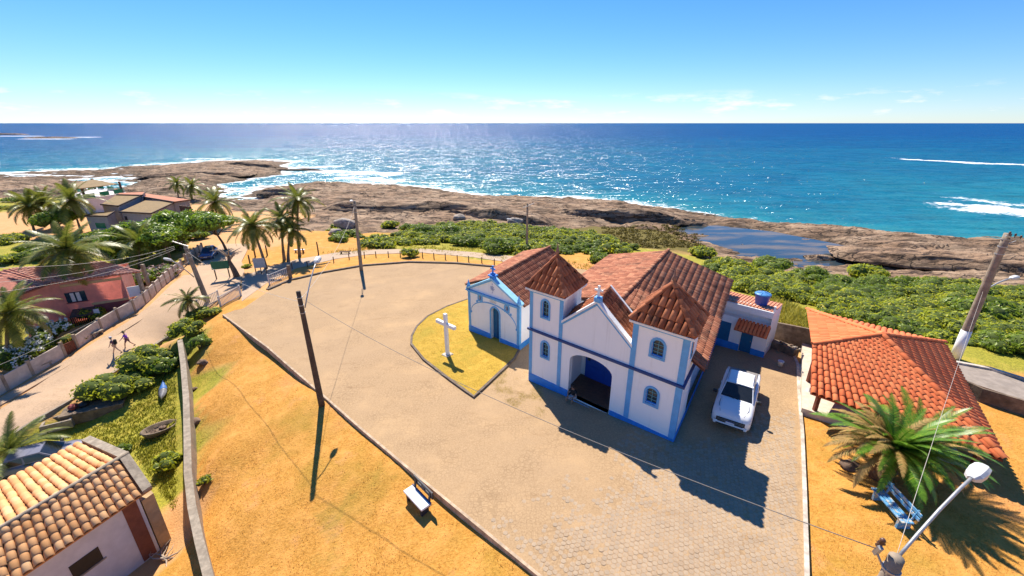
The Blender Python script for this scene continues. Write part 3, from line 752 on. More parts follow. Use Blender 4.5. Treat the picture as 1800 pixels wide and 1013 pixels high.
rest = order[300:]
def scatter(V, F, P, rot, scl):
    """Many copies of one small shape as arrays (rotation about z)."""
    c, s = np.cos(rot)[:, None], np.sin(rot)[:, None]
    X = V[None, :, 0] * c - V[None, :, 1] * s; Y = V[None, :, 0] * s + V[None, :, 1] * c; Z = np.broadcast_to(V[None, :, 2], X.shape)
    W = np.stack([X, Y, Z], -1) * scl[:, None, None] + P[:, None, :]
    Fq = (F[None] + (np.arange(len(P)) * len(V))[:, None, None]).reshape(-1, F.shape[1])
    return W.reshape(-1, 3), Fq
pp = np.stack([pts[rest, 0], pts[rest, 1], pzv[rest] + rng.normal(size=len(rest)) * .004 - .004], 1)
V_, F_ = scatter(HV, HF, pp, np.full(len(rest), ang) + rng.normal(size=len(rest)) * .02, np.ones(len(rest)))
structure(link('pavers', fast_mesh('pavers', V_, F_, M_HEX), plaza), 'stuff')

def strip(pts3, w, h, name, mat, parent=None, side=0, drop=.4):
    """A kerb or wall-like strip along a polyline: width w, height h, butted in one run."""
    mb = MB(); n = len(pts3); L = []; Rr = []
    for i, p in enumerate(pts3):
        a = np.array(pts3[max(i - 1, 0)][:2]); b = np.array(pts3[min(i + 1, n - 1)][:2])
        d = (b - a) / (np.linalg.norm(b - a) + 1e-9); nrm = np.array([-d[1], d[0]])
        L.append((p[0] + nrm[0] * w * (.5 + side * .5), p[1] + nrm[1] * w * (.5 + side * .5), p[2]))
        Rr.append((p[0] - nrm[0] * w * (.5 - side * .5), p[1] - nrm[1] * w * (.5 - side * .5), p[2]))
    for i in range(n - 1):
        a0, a1, b0, b1 = L[i], L[i + 1], Rr[i], Rr[i + 1]
        up = lambda q: (q[0], q[1], q[2] + h); dn = lambda q: (q[0], q[1], q[2] - drop)
        mb.add([dn(b0), dn(b1), dn(a1), dn(a0), up(b0), up(b1), up(a1), up(a0)],
               [(4, 5, 6, 7), (0, 1, 5, 4), (2, 3, 7, 6)] + ([(3, 0, 4, 7)] if i == 0 else []) + ([(1, 2, 6, 5)] if i == n - 2 else []))
    return mb.build(name, mat, parent)
def dens(ptsp, step=1.2, fn=None):
    out = []
    for a, b in zip(ptsp[:-1], ptsp[1:]):
        a = np.array(a[:2]); b = np.array(b[:2]); n = max(1, int(np.linalg.norm(b - a) / step))
        out += [a + (b - a) * k / n for k in range(n)]
    out.append(np.array(ptsp[-1][:2]))
    return [(p[0], p[1], fn(p[0], p[1])) for p in out]
# kerbs: whitewashed along the slope and along the lawn, dark towards the sea path, round the church lawn
structure(strip(dens(PLAZA[0:9], 1.5, pz), .12, .04, 'kerb', surf('kerb_tan', (.5, .37, .25), .85, .35, 3, (.2, .14, .09), .6)))
structure(strip(dens(PLAZA[8:15], 1.5, pz), .15, .06, 'kerb', M_KERB))
structure(strip(dens(PLAZA[21:28], 1.5, pz), .3, .16, 'kerb', M_KERBD))
lawn_z = lambda x, y: pz(x, y) + .1
M_LAWN, nt, bs = new_mat('church_lawn')
v = wcoords(nt); nf = tnoise(nt, v, 16, 6, .75); nm = tnoise(nt, v, 1.4, 5, .65); nl = tnoise(nt, v, .45, 4, .6)
c = mixc(nt, ramp(nt, nf, .3, .7), (.34, .2, .015), (.64, .41, .045)); c = mixc(nt, ramp(nt, nm, .45, .7), c, (.62, .38, .05))
c = mixc(nt, math_n(nt, 'MULTIPLY', ramp(nt, nl, .48, .65), .5), c, (.34, .27, .022)); nt.links.new(c, bs.inputs['Base Color'])
bs.inputs['Roughness'].default_value = .95; bump(nt, bs, math_n(nt, 'ADD', nf, nm), .9, .1)
lawn = structure(sheet_z(LAWN, lawn_z, 1.5, 'lawn', M_LAWN, .3))
structure(strip(dens(LAWN[9:] + LAWN[:6], .8, lawn_z), .16, .03, 'kerb', M_KERBD))

# ================================================================== roof tiles
def tile_mesh(name, mat, seg=5, rise=.44, taper=.8):
    V = []; Fq = []
    for t in range(seg + 1):
        a = math.pi * t / seg
        V.append((.5 * math.cos(a), -.06, rise * math.sin(a) + .05))
    for t in range(seg + 1):
        a = math.pi * t / seg
        V.append((.5 * taper * math.cos(a), 1.06, rise * taper * math.sin(a) - .02))
    for t in range(seg + 1):
        a = math.pi * t / seg
        V.append((.42 * math.cos(a), -.06, rise * .82 * math.sin(a) + .03))
    n = seg + 1
    for t in range(seg):
        Fq.append((t, t + 1, n + t + 1, n + t)); Fq.append((t + 1, t, 2 * n + t, 2 * n + t + 1))
    Fq = [tuple(reversed(f)) for f in Fq]
    me = bpy.data.meshes.new(name); me.from_pydata(V, [], Fq); me.update(); me.materials.append(mat)
    for p in me.polygons: p.use_smooth = True
    return me
def tile_mat(name, dark, mid, light, stain=(.05, .03, .02), stain_amt=.7):
    m, nt, bs = new_mat(name)
    g = nt.nodes.new('ShaderNodeNewGeometry'); oi = nt.nodes.new('ShaderNodeObjectInfo')
    r = math_n(nt, 'FRACT', math_n(nt, 'ADD', g.outputs['Random Per Island'], oi.outputs['Random']))
    v = wcoords(nt)
    c = mixc(nt, ramp(nt, r, 0, .55), dark, mid); c = mixc(nt, ramp(nt, r, .6, 1), c, light)
    c = mixc(nt, math_n(nt, 'MULTIPLY', ramp(nt, tnoise(nt, v, .8, 5, .7), .5, .72), stain_amt), c, stain)
    c = mixc(nt, math_n(nt, 'MULTIPLY', ramp(nt, tnoise(nt, v, 12, 4, .7), .45, .8), .35), c, tuple(x * .55 for x in mid))
    nt.links.new(c, bs.inputs['Base Color']); bs.inputs['Roughness'].default_value = .82; bs.inputs['Specular IOR Level'].default_value = .3
    bump(nt, bs, tnoise(nt, v, 40, 3), .2, .01)
    return m
M_TILE_OLD = tile_mat('old_clay_tile', (.3, .1, .05), (.42, .155, .08), (.54, .24, .13))
M_TILE_TOWER = tile_mat('tower_clay_tile', (.26, .08, .035), (.4, .13, .055), (.54, .2, .09), stain_amt=.8)
M_TILE_NEW = tile_mat('orange_tile', (.72, .165, .055), (.78, .205, .07), (.82, .245, .09), (.6, .16, .07), .22)
M_TILE_PALE = tile_mat('pale_barrel_tile', (.62, .3, .11), (.72, .38, .16), (.78, .46, .22), (.26, .15, .09), .25)
M_DECK = surf('roof_channels', (.15, .05, .03), .9, .3, 5)
M_DECK_N = surf('roof_channels_orange', (.36, .085, .035), .9, .3, 5)
M_DECK_P = surf('roof_channels_pale', (.44, .21, .085), .9, .3, 5)
def place_tiles(roof, origin, mats4, me, limit=300):
    """Largest-looking tiles as parts of their own, the remainder as one mass."""
    def size(M):
        p = M.translation; d = Vector((0, 0, CAM_H)) - p; n = Vector(M.col[2][:3]).normalized()
        u, v = project(p)
        inf = 1 if -30 < u < 1830 and v < 1030 else .01
        return -max(.02, n.dot(d.normalized())) / d.length_squared * inf
    mats4 = sorted(mats4, key=size)
    off = Matrix.Translation(-Vector(origin))
    for M in mats4[:limit]: link('tile', me, roof, mw=off @ M)
    rest = mats4[limit:]
    if rest:
        n = len(me.vertices); co = np.empty(n * 3, np.float32); me.vertices.foreach_get('co', co); co = np.c_[co.reshape(-1, 3), np.ones(n)]
        Fq = np.array([tuple(p.vertices) for p in me.polygons])
        Vs = np.concatenate([(co @ np.array(off @ M).T)[:, :3] for M in rest])
        Fs = (Fq[None] + (np.arange(len(rest)) * n)[:, None, None]).reshape(-1, 4)
        structure(link('tiles', fast_mesh('tiles', Vs, Fs, me.materials[0], True), roof), 'stuff')
def col_tiles(cols, L, jit=.012):
    """cols: (eave point, top point, slope normal, width) -> one matrix per tile."""
    out = []
    for a, b, n, w in cols:
        a = Vector(a); b = Vector(b); d = b - a; ln = d.length
        if ln < L * .35: continue
        k = max(1, math.ceil(ln / L - .3)); d.normalize(); n = Vector(n); n = (n - d * n.dot(d)).normalized(); e = d.cross(n)
        for i in range(k):
            l = min(L, max(.3 * L, ln - L * i)) if i == k - 1 else L
            p = a + d * (L * i) + e * random.gauss(0, jit * .5) + n * random.uniform(0, jit * .6)
            M = Matrix(((e.x * w, d.x * l * 1.1, n.x * w, p.x), (e.y * w, d.y * l * 1.1, n.y * w, p.y), (e.z * w, d.z * l * 1.1, n.z * w, p.z), (0, 0, 0, 1)))
            out.append(M @ Matrix.Rotation(random.gauss(0, .02), 4, 'Z'))
    return out
def patch_cols(e0, e1, r0, r1, pitch, wf=1.0):
    """Eave e0-e1, ridge r0-r1: parallel-ish columns."""
    e0, e1, r0, r1 = map(Vector, (e0, e1, r0, r1)); n = max(1, round((e1 - e0).length / pitch))
    w = (e1 - e0).length / n * wf; out = []
    for i in range(n):
        t = (i + .5) / n; a = e0.lerp(e1, t); b = r0.lerp(r1, t)
        nr = (e1 - e0).cross(b - a).normalized()
        if nr.z < 0: nr = -nr
        out.append((a + nr * .01, b + nr * .01, nr, w))
    return out
def tri_cols(e0, e1, top, pitch, wf=1.0):
    """Triangular slope: columns run square to the eave and stop at the hips."""
    e0, e1, top = map(Vector, (e0, e1, top)); L = (e1 - e0).length; e = (e1 - e0) / L
    s = (top - e0).dot(e); up = top - e0 - e * s; H = up.length; up = up / H
    nr = e.cross(up)
    if nr.z < 0: nr = -nr
    n = max(1, round(L / pitch)); w = L / n * wf; out = []
    for i in range(n):
        x = (i + .5) * L / n
        h = H * (x / s if x < s else (L - x) / (L - s))
        a = e0 + e * x + nr * .01; out.append((a, a + up * h, nr, w))
    return out
def ridge_line(a, b, w, L):
    a = Vector(a); b = Vector(b); return [(a + Vector((0, 0, .02 + .3 * w)), b + Vector((0, 0, .02 + .3 * w)), Vector((0, 0, 1)), w)]
def roof_deck(faces, mat, name, parent, origin, drop=.02, thick=.08):
    mb = MB()
    o = Vector(origin)
    for f in faces:
        f = [Vector(p) - o for p in f]
        n = (f[1] - f[0]).cross(f[2] - f[0]).normalized()
        if n.z < 0: f = f[::-1]; n = -n
        k = len(f)
        mb.add([p - n * drop for p in f] + [p - n * (drop + thick) for p in f],
               [tuple(range(k)), tuple(range(2 * k - 1, k - 1, -1))] + [(i, k + i, k + (i + 1) % k, (i + 1) % k) for i in range(k)])
    return mb.build(name, mat, parent)

# ================================================================== walls with real openings
def arch_z(op, x):
    xc, hw, z0, zs, rise = op[:5]
    return zs + rise * math.sqrt(max(0, 1 - ((x - xc) / hw) ** 2))
def facade(mb, x0, x1, zb, zt, ops, y=0.0, depth=.16, extra=()):
    """Wall face in the plane y with arched openings (xc, half width, sill, springing, rise) and their reveals."""
    br = {x0, x1, *extra}
    for op in ops:
        for k in range(13): br.add(op[0] - op[1] * math.cos(math.pi * k / 12))
    br = sorted(b for b in br if x0 - 1e-6 <= b <= x1 + 1e-6)
    for a, b in zip(br[:-1], br[1:]):
        if b - a < 1e-5: continue
        m = (a + b) / 2; za, zb_ = zb(a), zb(b)
        for op in sorted([o for o in ops if abs(m - o[0]) < o[1]], key=lambda o: o[2]):
            mb.quad((a, y, za), (b, y, zb_), (b, y, op[2]), (a, y, op[2])); za, zb_ = arch_z(op, a), arch_z(op, b)
        mb.quad((a, y, za), (b, y, zb_), (b, y, zt(b)), (a, y, zt(a)))
    for op in ops:
        pl = op_outline(op)
        for p, q in zip(pl, pl[1:] + pl[:1]): mb.quad((p[0], y, p[1]), (p[0], y + depth, p[1]), (q[0], y + depth, q[1]), (q[0], y, q[1]))
def op_outline(op, grow=0.0, n=12, base=None):
    xc, hw, z0, zs, rise = op[:5]
    out = [(xc - hw - grow, z0 - grow if base is None else base)]
    for k in range(n + 1):
        a = math.pi * (1 - k / n); out.append((xc + (hw + grow) * math.cos(a), zs + (rise + grow) * math.sin(a)))
    out.append((xc + hw + grow, z0 - grow if base is None else base)); return out
def surround(mb, op, w, y0, y1, sill=True):
    """Raised band round an opening."""
    i = op_outline(op); o = op_outline(op, w, base=None if sill else op[2])
    n = len(i)
    for k in range(n if sill else n - 1):
        a, b, c, d = i[k], i[(k + 1) % n], o[(k + 1) % n], o[k]
        mb.add([(a[0], y1, a[1]), (b[0], y1, b[1]), (c[0], y1, c[1]), (d[0], y1, d[1]), (a[0], y0, a[1]), (b[0], y0, b[1]), (c[0], y0, c[1]), (d[0], y0, d[1])],
               [(0, 3, 2, 1), (2, 3, 7, 6), (0, 1, 5, 4)])
M_WHITE, nt, bs = new_mat('white_limewash')
v = wcoords(nt); stk = tnoise(nt, wcoords(nt, (2.6, 2.6, .22)), 1.0, 5, .65); blo = tnoise(nt, v, .7, 5, .65)
c = mixc(nt, tnoise(nt, v, 3, 4), (.84, .85, .87), (.88, .885, .895))
c = mixc(nt, math_n(nt, 'MULTIPLY', ramp(nt, stk, .52, .74), .3), c, (.55, .54, .52))
c = mixc(nt, math_n(nt, 'MULTIPLY', ramp(nt, blo, .54, .76), .25), c, (.62, .61, .6))
nt.links.new(c, bs.inputs['Base Color']); bs.inputs['Roughness'].default_value = .88; bs.inputs['Specular IOR Level'].default_value = .25
bump(nt, bs, math_n(nt, 'ADD', tnoise(nt, v, 9, 5), tnoise(nt, v, 1.6, 4)), .25, .03)
M_BLUE = surf('blue_trim', (.13, .4, .74), .6, .12, 3, (.25, .4, .6), .25, .1)
M_BLUE2 = surf('blue_dado', (.03, .24, .7), .6, .15, 3, (.1, .25, .5), .3, .1)
M_NAVY = surf('navy_band', (.02, .06, .2), .6, .15, 3)
M_DOOR = surf('blue_door', (.012, .075, .42), .45, .12, 4)
M_TEAL = surf('teal_door', (.01, .13, .28), .5, .15, 4)
M_PANE, nt, bs = new_mat('window_glass')
bs.inputs['Base Color'].default_value = (.012, .03, .05, 1); bs.inputs['Roughness'].default_value = .08
nt.links.new(mixc(nt, tnoise(nt, wcoords(nt), 3, 3), (.008, .025, .045), (.03, .06, .08)), bs.inputs['Base Color'])
M_FLOOR = surf('porch_tile_floor', (.15, .085, .05), .5, .3, 8, (.08, .05, .03), .5)
M_CONC = surf('concrete', (.34, .28, .21), .9, .3, 4, (.14, .1, .07), .6, .4)
M_CONCD = surf('weathered_concrete', (.22, .16, .11), .9, .4, 3, (.07, .05, .035), .8, .5)
M_WHITEW = surf('white_paint', (.82, .82, .82), .6, .06, 4, (.5, .48, .45), .2, .1)

def arched_window(parent, op, tf, depth=.14, bars=(1, 3), frame_mat=None, pane_mat=None):
    w = MB(tf); surround(w, op, .11, -.002, -.045)
    wo = w.build('window', frame_mat or M_BLUE, parent)
    p = MB(tf); pl = op_outline(op); c = (op[0], (op[2] + op[3]) / 2)
    vs = [(q[0], depth, q[1]) for q in pl]; p.add(vs, [tuple(range(len(vs) - 1, -1, -1))]); p.build('pane', pane_mat or M_PANE, wo)
    f = MB(tf); surround(f, (op[0], op[1] - .05, op[2] + .05, op[3], op[4] - .05), .05, depth - .002, depth - .04)
    f.build('sash', M_BLUE2, wo)
    xc, hw, z0, zs, rise = op[:5]
    b = MB(tf)
    for k in range(bars[0]):
        x = xc - hw + 2 * hw * (k + 1) / (bars[0] + 1); b.box(x - .017, x + .017, depth - .035, depth - .005, z0 + .05, arch_z(op, x) - .04)
    for k in range(bars[1]):
        z = z0 + (zs - z0) * (k + 1) / bars[1]; b.box(xc - hw + .05, xc + hw - .05, depth - .03, depth - .007, z - .017, z + .017)
    b.build('glazing_bars', M_TEALBAR, wo)
    return wo
M_TEALBAR = surf('glazing_bar_paint', (.12, .3, .34), .6, .1, 4)

# ================================================================== the twin-towered church
church = thing('church', 'white church with blue trim, twin tiled towers and an arched porch', 'church', (CH_O[0], CH_O[1], 0))
ZB = -.55
OP_PORCH = (4.3, 1.35, .04, 2.42, .62)
W_LL = (1.18, .24, 1.9, 2.65, .25); W_LU = (1.12, .24, 4.5, 5.3, .25); W_RL = (7.88, .3, 1.8, 2.42, .3); W_RU = (7.86, .3, 4.5, 5.1, .3)
mb = MB(CHF)
facade(mb, 0, 2.3, lambda x: ZB, lambda x: 6.0, [W_LL, W_LU])
ped = lambda x: 6.33 - abs(x - 4.44) * (6.33 - 4.53) / 2.14
facade(mb, 2.3, 6.58, lambda x: ZB, ped, [OP_PORCH], extra=(4.44,), depth=.32)
facade(mb, 6.58, 9.25, lambda x: ZB, lambda x: 6.0, [W_RL, W_RU])
mb.build('front_wall', M_WHITE, church)
for x0, x1, nm in ((0, 2.3, 'l'), (6.58, 9.25, 'r')):
    mb = MB(CHF)
    mb.quad((x1, 0, ZB), (x1, 2.5, ZB), (x1, 2.5, 6.0), (x1, 0, 6.0)); mb.quad((x1, 2.5, ZB), (x0, 2.5, ZB), (x0, 2.5, 6.0), (x1, 2.5, 6.0)); mb.quad((x0, 2.5, ZB), (x0, 0, ZB), (x0, 0, 6.0), (x0, 2.5, 6.0))
    mb.quad((x0, 0, 5.99), (x1, 0, 5.99), (x1, 2.5, 5.99), (x0, 2.5, 5.99))
    mb.build('tower_wall', M_WHITE, church)
# porch: floor, step, side walls, back wall with the door
mb = MB(CHF); mb.box(2.6, 6.1, .02, 2.6, ZB, .04); mb.build('porch_floor', M_FLOOR, church)
mb = MB(CHF); mb.box(2.9, 5.7, -.14, .02, ZB, -.02); mb.build('porch_step', surf('step_stone', (.3, .24, .18), .8, .3, 6), church)
mb = MB(CHF); mb.box(2.9, 5.7, -.16, -.14, ZB, -.01); mb.build('step_edge', M_BLUE, church)
mb = MB(CHF)
mb.quad((2.62, .3, .03), (2.62, 2.5, .03), (2.62, 2.5, 3.4), (2.62, .3, 3.4)); mb.quad((6.0, 2.5, .03), (6.0, .3, .03), (6.0, .3, 3.4), (6.0, 2.5, 3.4))
mb.quad((2.62, 2.5, .03), (6.0, 2.5, .03), (6.0, 2.5, 3.4), (2.62, 2.5, 3.4)); mb.quad((2.62, .3, 3.4), (6.0, .3, 3.4), (6.0, 2.5, 3.4), (2.62, 2.5, 3.4))
mb.quad((2.62, .32, .03), (2.96, .32, .03), (2.96, .32, 3.4), (2.62, .32, 3.4)); mb.quad((5.64, .32, .03), (6.0, .32, .03), (6.0, .32, 3.4), (5.64, .32, 3.4))
mb.build('porch_wall', M_WHITE, church)
for x0, x1 in ((2.95, 4.3), (4.31, 5.66)):
    mb = MB(CHF); mb.box(x0, x1, 2.40, 2.47, .05, 2.75); d = mb.build('door', M_DOOR, church)
    mb = MB(CHF)
    for k in range(3): mb.box(x0 + .12, x0 + .34, 2.385, 2.402, 1.25 + k * .42, 1.55 + k * .42)
    mb.build('door_pane', M_PANE, d)
    mb = MB(CHF); mb.box(x0 + .1, x1 - .12, 2.385, 2.405, .2, .95); mb.build('door_panel', M_DOOR, d)
# trim
for x0, x1 in ((0, .2), (2.12, 2.36), (6.52, 6.8), (8.97, 9.25)):
    for z0, z1 in ((.36, 3.36), (3.52, 5.84)):
        mb = MB(CHF); mb.box(x0 - (.025 if x0 == 0 else 0), x1 + (.025 if x1 == 9.25 else 0), -.03, -.001 if 0 < x0 < 8 else .2, z0, z1); mb.build('pilaster', M_BLUE, church)
for x0, x1 in ((-.03, 2.92), (5.68, 9.28)):
    mb = MB(CHF); mb.box(x0, x1, -.035, -.001, ZB, .355); mb.build('base_band', M_BLUE2, church)
mb = MB(CHF); mb.box(9.253, 9.29, -.035, 14.1, ZB, .5); mb.build('base_band', M_BLUE2, church)
mb = MB(CHF); mb.box(-.14, 9.38, -.13, -.001, 3.38, 3.5); mb.build('string_course', M_NAVY, church)
mb = MB(CHF); mb.box(9.252, 9.38, 0, 2.55, 3.38, 3.5); mb.build('string_course', M_NAVY, church)
for x0, x1 in ((0, 2.3), (6.58, 9.25)):
    mb = MB(CHF); mb.box(x0 - .06, x1 + .06, -.06, 2.56, 5.85, 5.985); mb.build('eaves_band', M_BLUE, church)
    mb = MB(CHF); mb.box(x0 - .24, x1 + .24, -.24, 2.74, 5.99, 6.1); mb.build('eaves_cornice', M_WHITEW, church)
for s in (-1, 1):
    xa, xb = 4.44, 4.44 + s * 2.14
    mb = MB(CHF); mb.add([(xa, -.08, 6.35), (xb, -.08, 4.55), (xb, .3, 4.55), (xa, .3, 6.35), (xa, -.08, 6.5), (xb, -.08, 4.7), (xb, .3, 4.7), (xa, .3, 6.5)],
                          [(0, 1, 2, 3), (4, 7, 6, 5), (0, 4, 5, 1), (3, 2, 6, 7), (1, 5, 6, 2)]); mb.build('gable_coping', M_WHITEW, church)
    mb = MB(CHF); mb.add([(xa, -.035, 6.33), (xb, -.035, 4.53), (xb, -.001, 4.53), (xa, -.001, 6.33), (xa, -.035, 6.2), (xb, -.035, 4.4), (xb, -.001, 4.4), (xa, -.001, 6.2)],
                          [(0, 3, 2, 1), (4, 5, 6, 7), (0, 1, 5, 4)]); mb.build('gable_band', M_BLUE, church)
mb = MB(CHF); mb.bbox(4.25, 4.63, -.12, .26, 6.42, 6.68, .03); ped_o = mb.build('cross_pedestal', M_BLUE, church)
mb = MB(CHF); mb.box(4.38, 4.5, .02, .12, 6.68, 7.28); mb.box(4.2, 4.68, .025, .115, 6.98, 7.08); mb.build('gable_cross', M_WHITEW, church)
for op in (W_LL, W_LU, W_RL, W_RU): arched_window(church, op, CHF)
mb = MB(CHF); mb.box(9.252, 9.29, .85, 1.25, 4.5, 5.5); so = mb.build('slit_window', M_BLUE, church); mb = MB(CHF); mb.box(9.29, 9.3, .92, 1.18, 4.58, 5.42); mb.build('pane', M_PANE, so)
# nave walls
mb = MB(CHF)
mb.add([(9.0, 2.5, ZB), (9.0, 13.9, ZB), (9.0, 13.9, 4.3), (9.0, 2.5, 3.5)], [(0, 1, 2, 3)]); mb.add([(.15, 2.5, ZB), (.15, 13.9, ZB), (.15, 13.9, 4.3), (.15, 2.5, 4.1)], [(3, 2, 1, 0)])
mb.add([(9.0, 13.9, ZB), (.15, 13.9, ZB), (.15, 13.9, 4.2), (4.5, 13.9, 5.4), (9.0, 13.9, 4.3)], [(0, 1, 2, 3, 4)]); mb.add([(.15, 3.95, 4.0), (9.0, 3.6, 2.6), (4.5, 3.95, 4.9)], [(0, 1, 2)])
mb.build('nave_wall', M_WHITE, church)
# roofs
TW = tile_mesh('clay_tile', M_TILE_OLD); TT = tile_mesh('tower_tile', M_TILE_TOWER); TR = tile_mesh('ridge_tile', M_TILE_OLD, 6, .4, .9); TTR = tile_mesh('tower_ridge_tile', M_TILE_TOWER, 6, .4, .9)
def wpts(*ps): return [chw(p) for p in ps]
rf, rb, ef, eb, lf, lb = wpts((4.5, 3.7, 5.22), (4.5, 14.1, 5.7), (9.97, 1.25, 3.95), (9.42, 13.95, 4.5), (-.45, 3.7, 4.15), (-.45, 14.1, 4.4))
CHO = (CH_O[0], CH_O[1], 0)
nave = roof_deck([(ef, eb, rb), (ef, rb, rf), (lf, rf, rb), (lf, rb, lb)], M_DECK, 'nave_roof', church, CHO)
place_tiles(nave, CHO, col_tiles(patch_cols(ef, eb, rf, rb, .21) + patch_cols(lb, lf, rb, rf, .21), .44), TW)
rd = MB(); 
for M in col_tiles(ridge_line(rf, rb, .3, .5), .5): link('ridge_tile', TR, nave, mw=Matrix.Translation(-Vector(CHO)) @ M)
# porch roof behind the gable
q = wpts((4.44, .3, 6.3), (4.44, 1.75, 6.62), (6.56, .3, 4.5), (6.56, 1.75, 4.82), (2.32, .3, 4.5), (2.32, 1.75, 4.82))
pr = roof_deck([(q[2], q[3], q[1], q[0]), (q[4], q[0], q[1], q[5])], M_DECK, 'porch_roof', church, CHO)
place_tiles(pr, CHO, col_tiles(patch_cols(q[2], q[3], q[0], q[1], .235) + patch_cols(q[5], q[4], q[1], q[0], .235) + ridge_line(q[0], q[1], .26, .45), .45), TT)
for s in (-1, 1):
    xa, xb = 4.44, 4.44 + s * 2.1
    mb = MB(CHF); mb.add([(xa, 1.75, 6.55), (xb, 1.75, 4.75), (xb, 1.9, 4.75), (xa, 1.9, 6.55), (xa, 1.75, 6.75), (xb, 1.75, 4.95), (xb, 1.9, 4.95), (xa, 1.9, 6.75)],
                          [(0, 1, 2, 3), (4, 7, 6, 5), (0, 4, 5, 1), (3, 2, 6, 7), (1, 5, 6, 2)]); mb.build('verge', M_WHITEW, church)
mb = MB(CHF); mb.add([(2.3, 1.86, 3.5), (6.58, 1.86, 3.5), (6.58, 1.86, 4.78), (4.44, 1.86, 6.58), (2.3, 1.86, 4.78)], [(0, 1, 2, 3, 4), (4, 3, 2, 1, 0)]); mb.build('gable_back_wall', M_WHITE, church)
for x0, x1 in ((0, 2.3), (6.58, 9.25)):
    c4 = wpts((x0 - .2, -.2, 6.12), (x1 + .2, -.2, 6.12), (x1 + .2, 2.7, 6.12), (x0 - .2, 2.7, 6.12)); ap = chw(((x0 + x1) / 2, 1.2, 7.85))
    tr = roof_deck([(c4[i], c4[(i + 1) % 4], ap) for i in range(4)], M_DECK, 'tower_roof', church, CHO, .03, .05)
    cols = []
    for i in range(4): cols += tri_cols(c4[i], c4[(i + 1) % 4], ap, .33)
    place_tiles(tr, CHO, col_tiles(cols, .52), TT)
    for i in range(4):
        for M in col_tiles(ridge_line(c4[i], ap, .26, .5), .5): link('hip_tile', TTR, tr, mw=Matrix.Translation(-Vector(CHO)) @ M)
    p = ap - np.array(CHO)
    mb = MB(); mb.lathe([(.16, -.1), (.17, .04), (.08, .1), (.06, .2), (.12, .3), (.07, .42), (.02, .78), (.004, .86)], p[0], p[1], 10)
    mb.v = [(a, b, c + p[2]) for a, b, c in mb.v]; mb.build('finial', surf('finial_clay', (.3, .16, .11), .8, .3, 8), tr, True)

# ================================================================== the small chapel beside it
KO = on_plaza(826, 582); KA1 = math.radians(-41.49); KF = skew(KO, KA1, KA1 + math.radians(98.5)); KOO = (KO[0], KO[1], 0)
def kw(p):
    q = KF(p); return np.array([q[0] + KO[0], q[1] + KO[1], q[2]])
chapel = thing('chapel', 'small white chapel with blue pediment, arched door and tiled roof', 'chapel', KOO)
KZ = -.85
DOOR = (2.84, .42, -.42, 1.85, .42); NL = (1.3, .13, 2.5, 2.75, .13); NR = (4.02, .13, 2.4, 2.65, .13)
mb = MB(KF)
kped = lambda x: 4.45 - abs(x - 2.62) * 1.35 / 2.6
facade(mb, 0, 5.2, lambda x: KZ, kped, [DOOR, NL, NR], extra=(2.62,), depth=.3)
mb.quad((5.2, 0, KZ), (5.2, 8.6, KZ), (5.2, 8.6, 3.0), (5.2, 0, 3.0)); mb.quad((0, 8.6, KZ), (0, 0, KZ), (0, 0, 3.1), (0, 8.6, 3.3))
mb.add([(5.2, 8.6, KZ), (0, 8.6, KZ), (0, 8.6, 3.2), (2.6, 8.6, 4.4), (5.2, 8.6, 3.0)], [(0, 1, 2, 3, 4)])
mb.build('wall', M_WHITE, chapel)
mb = MB(KF); pl = op_outline(DOOR); mb.add([(a, .3, b) for a, b in pl], [tuple(range(len(pl) - 1, -1, -1))]); d = mb.build('door', M_TEAL, chapel)
mb = MB(KF); mb.box(2.825, 2.855, .27, .299, -.4, 2.2); mb.build('door_stile', M_NAVY, d)
mb = MB(KF); surround(mb, DOOR, .12, -.001, -.05, False); mb.build('door_surround', M_BLUE, chapel)
for op in (NL, NR):
    mb = MB(KF); surround(mb, op, .13, -.001, -.04); w = mb.build('window', M_BLUE, chapel)
    mb = MB(KF); pl = op_outline(op); mb.add([(a, .28, b) for a, b in pl], [tuple(range(len(pl) - 1, -1, -1))]); mb.build('pane', M_DOOR, w)
for x0, x1 in ((-.03, .2), (5.0, 5.23)):
    mb = MB(KF); mb.box(x0, x1, -.05, -.001 if x0 > 3 else .2, -.02, 2.98); mb.build('pilaster', M_BLUE, chapel)
mb = MB(KF); mb.box(5.203, 5.235, -.05, .22, -.02, 2.98); mb.build('pilaster', M_BLUE, chapel)
for x0, x1 in ((-.05, 2.3), (3.38, 5.25)):
    mb = MB(KF); mb.box(x0, x1, -.07, -.001, KZ, -.02); mb.build('base_band', M_BLUE2, chapel)
mb = MB(KF); mb.box(5.203, 5.26, -.07, 8.6, KZ, .05); mb.build('base_band', M_BLUE2, chapel)
mb = MB(KF); mb.box(2.3, 3.38, -.3, .32, KZ, -.42); mb.build('door_step', M_CONC, chapel)
mb = MB(KF); mb.box(-.16, 5.36, -.18, -.001, 3.0, 3.1); mb.box(-.08, 5.28, -.1, -.002, 2.9, 3.0); mb.build('cornice', M_BLUE, chapel)
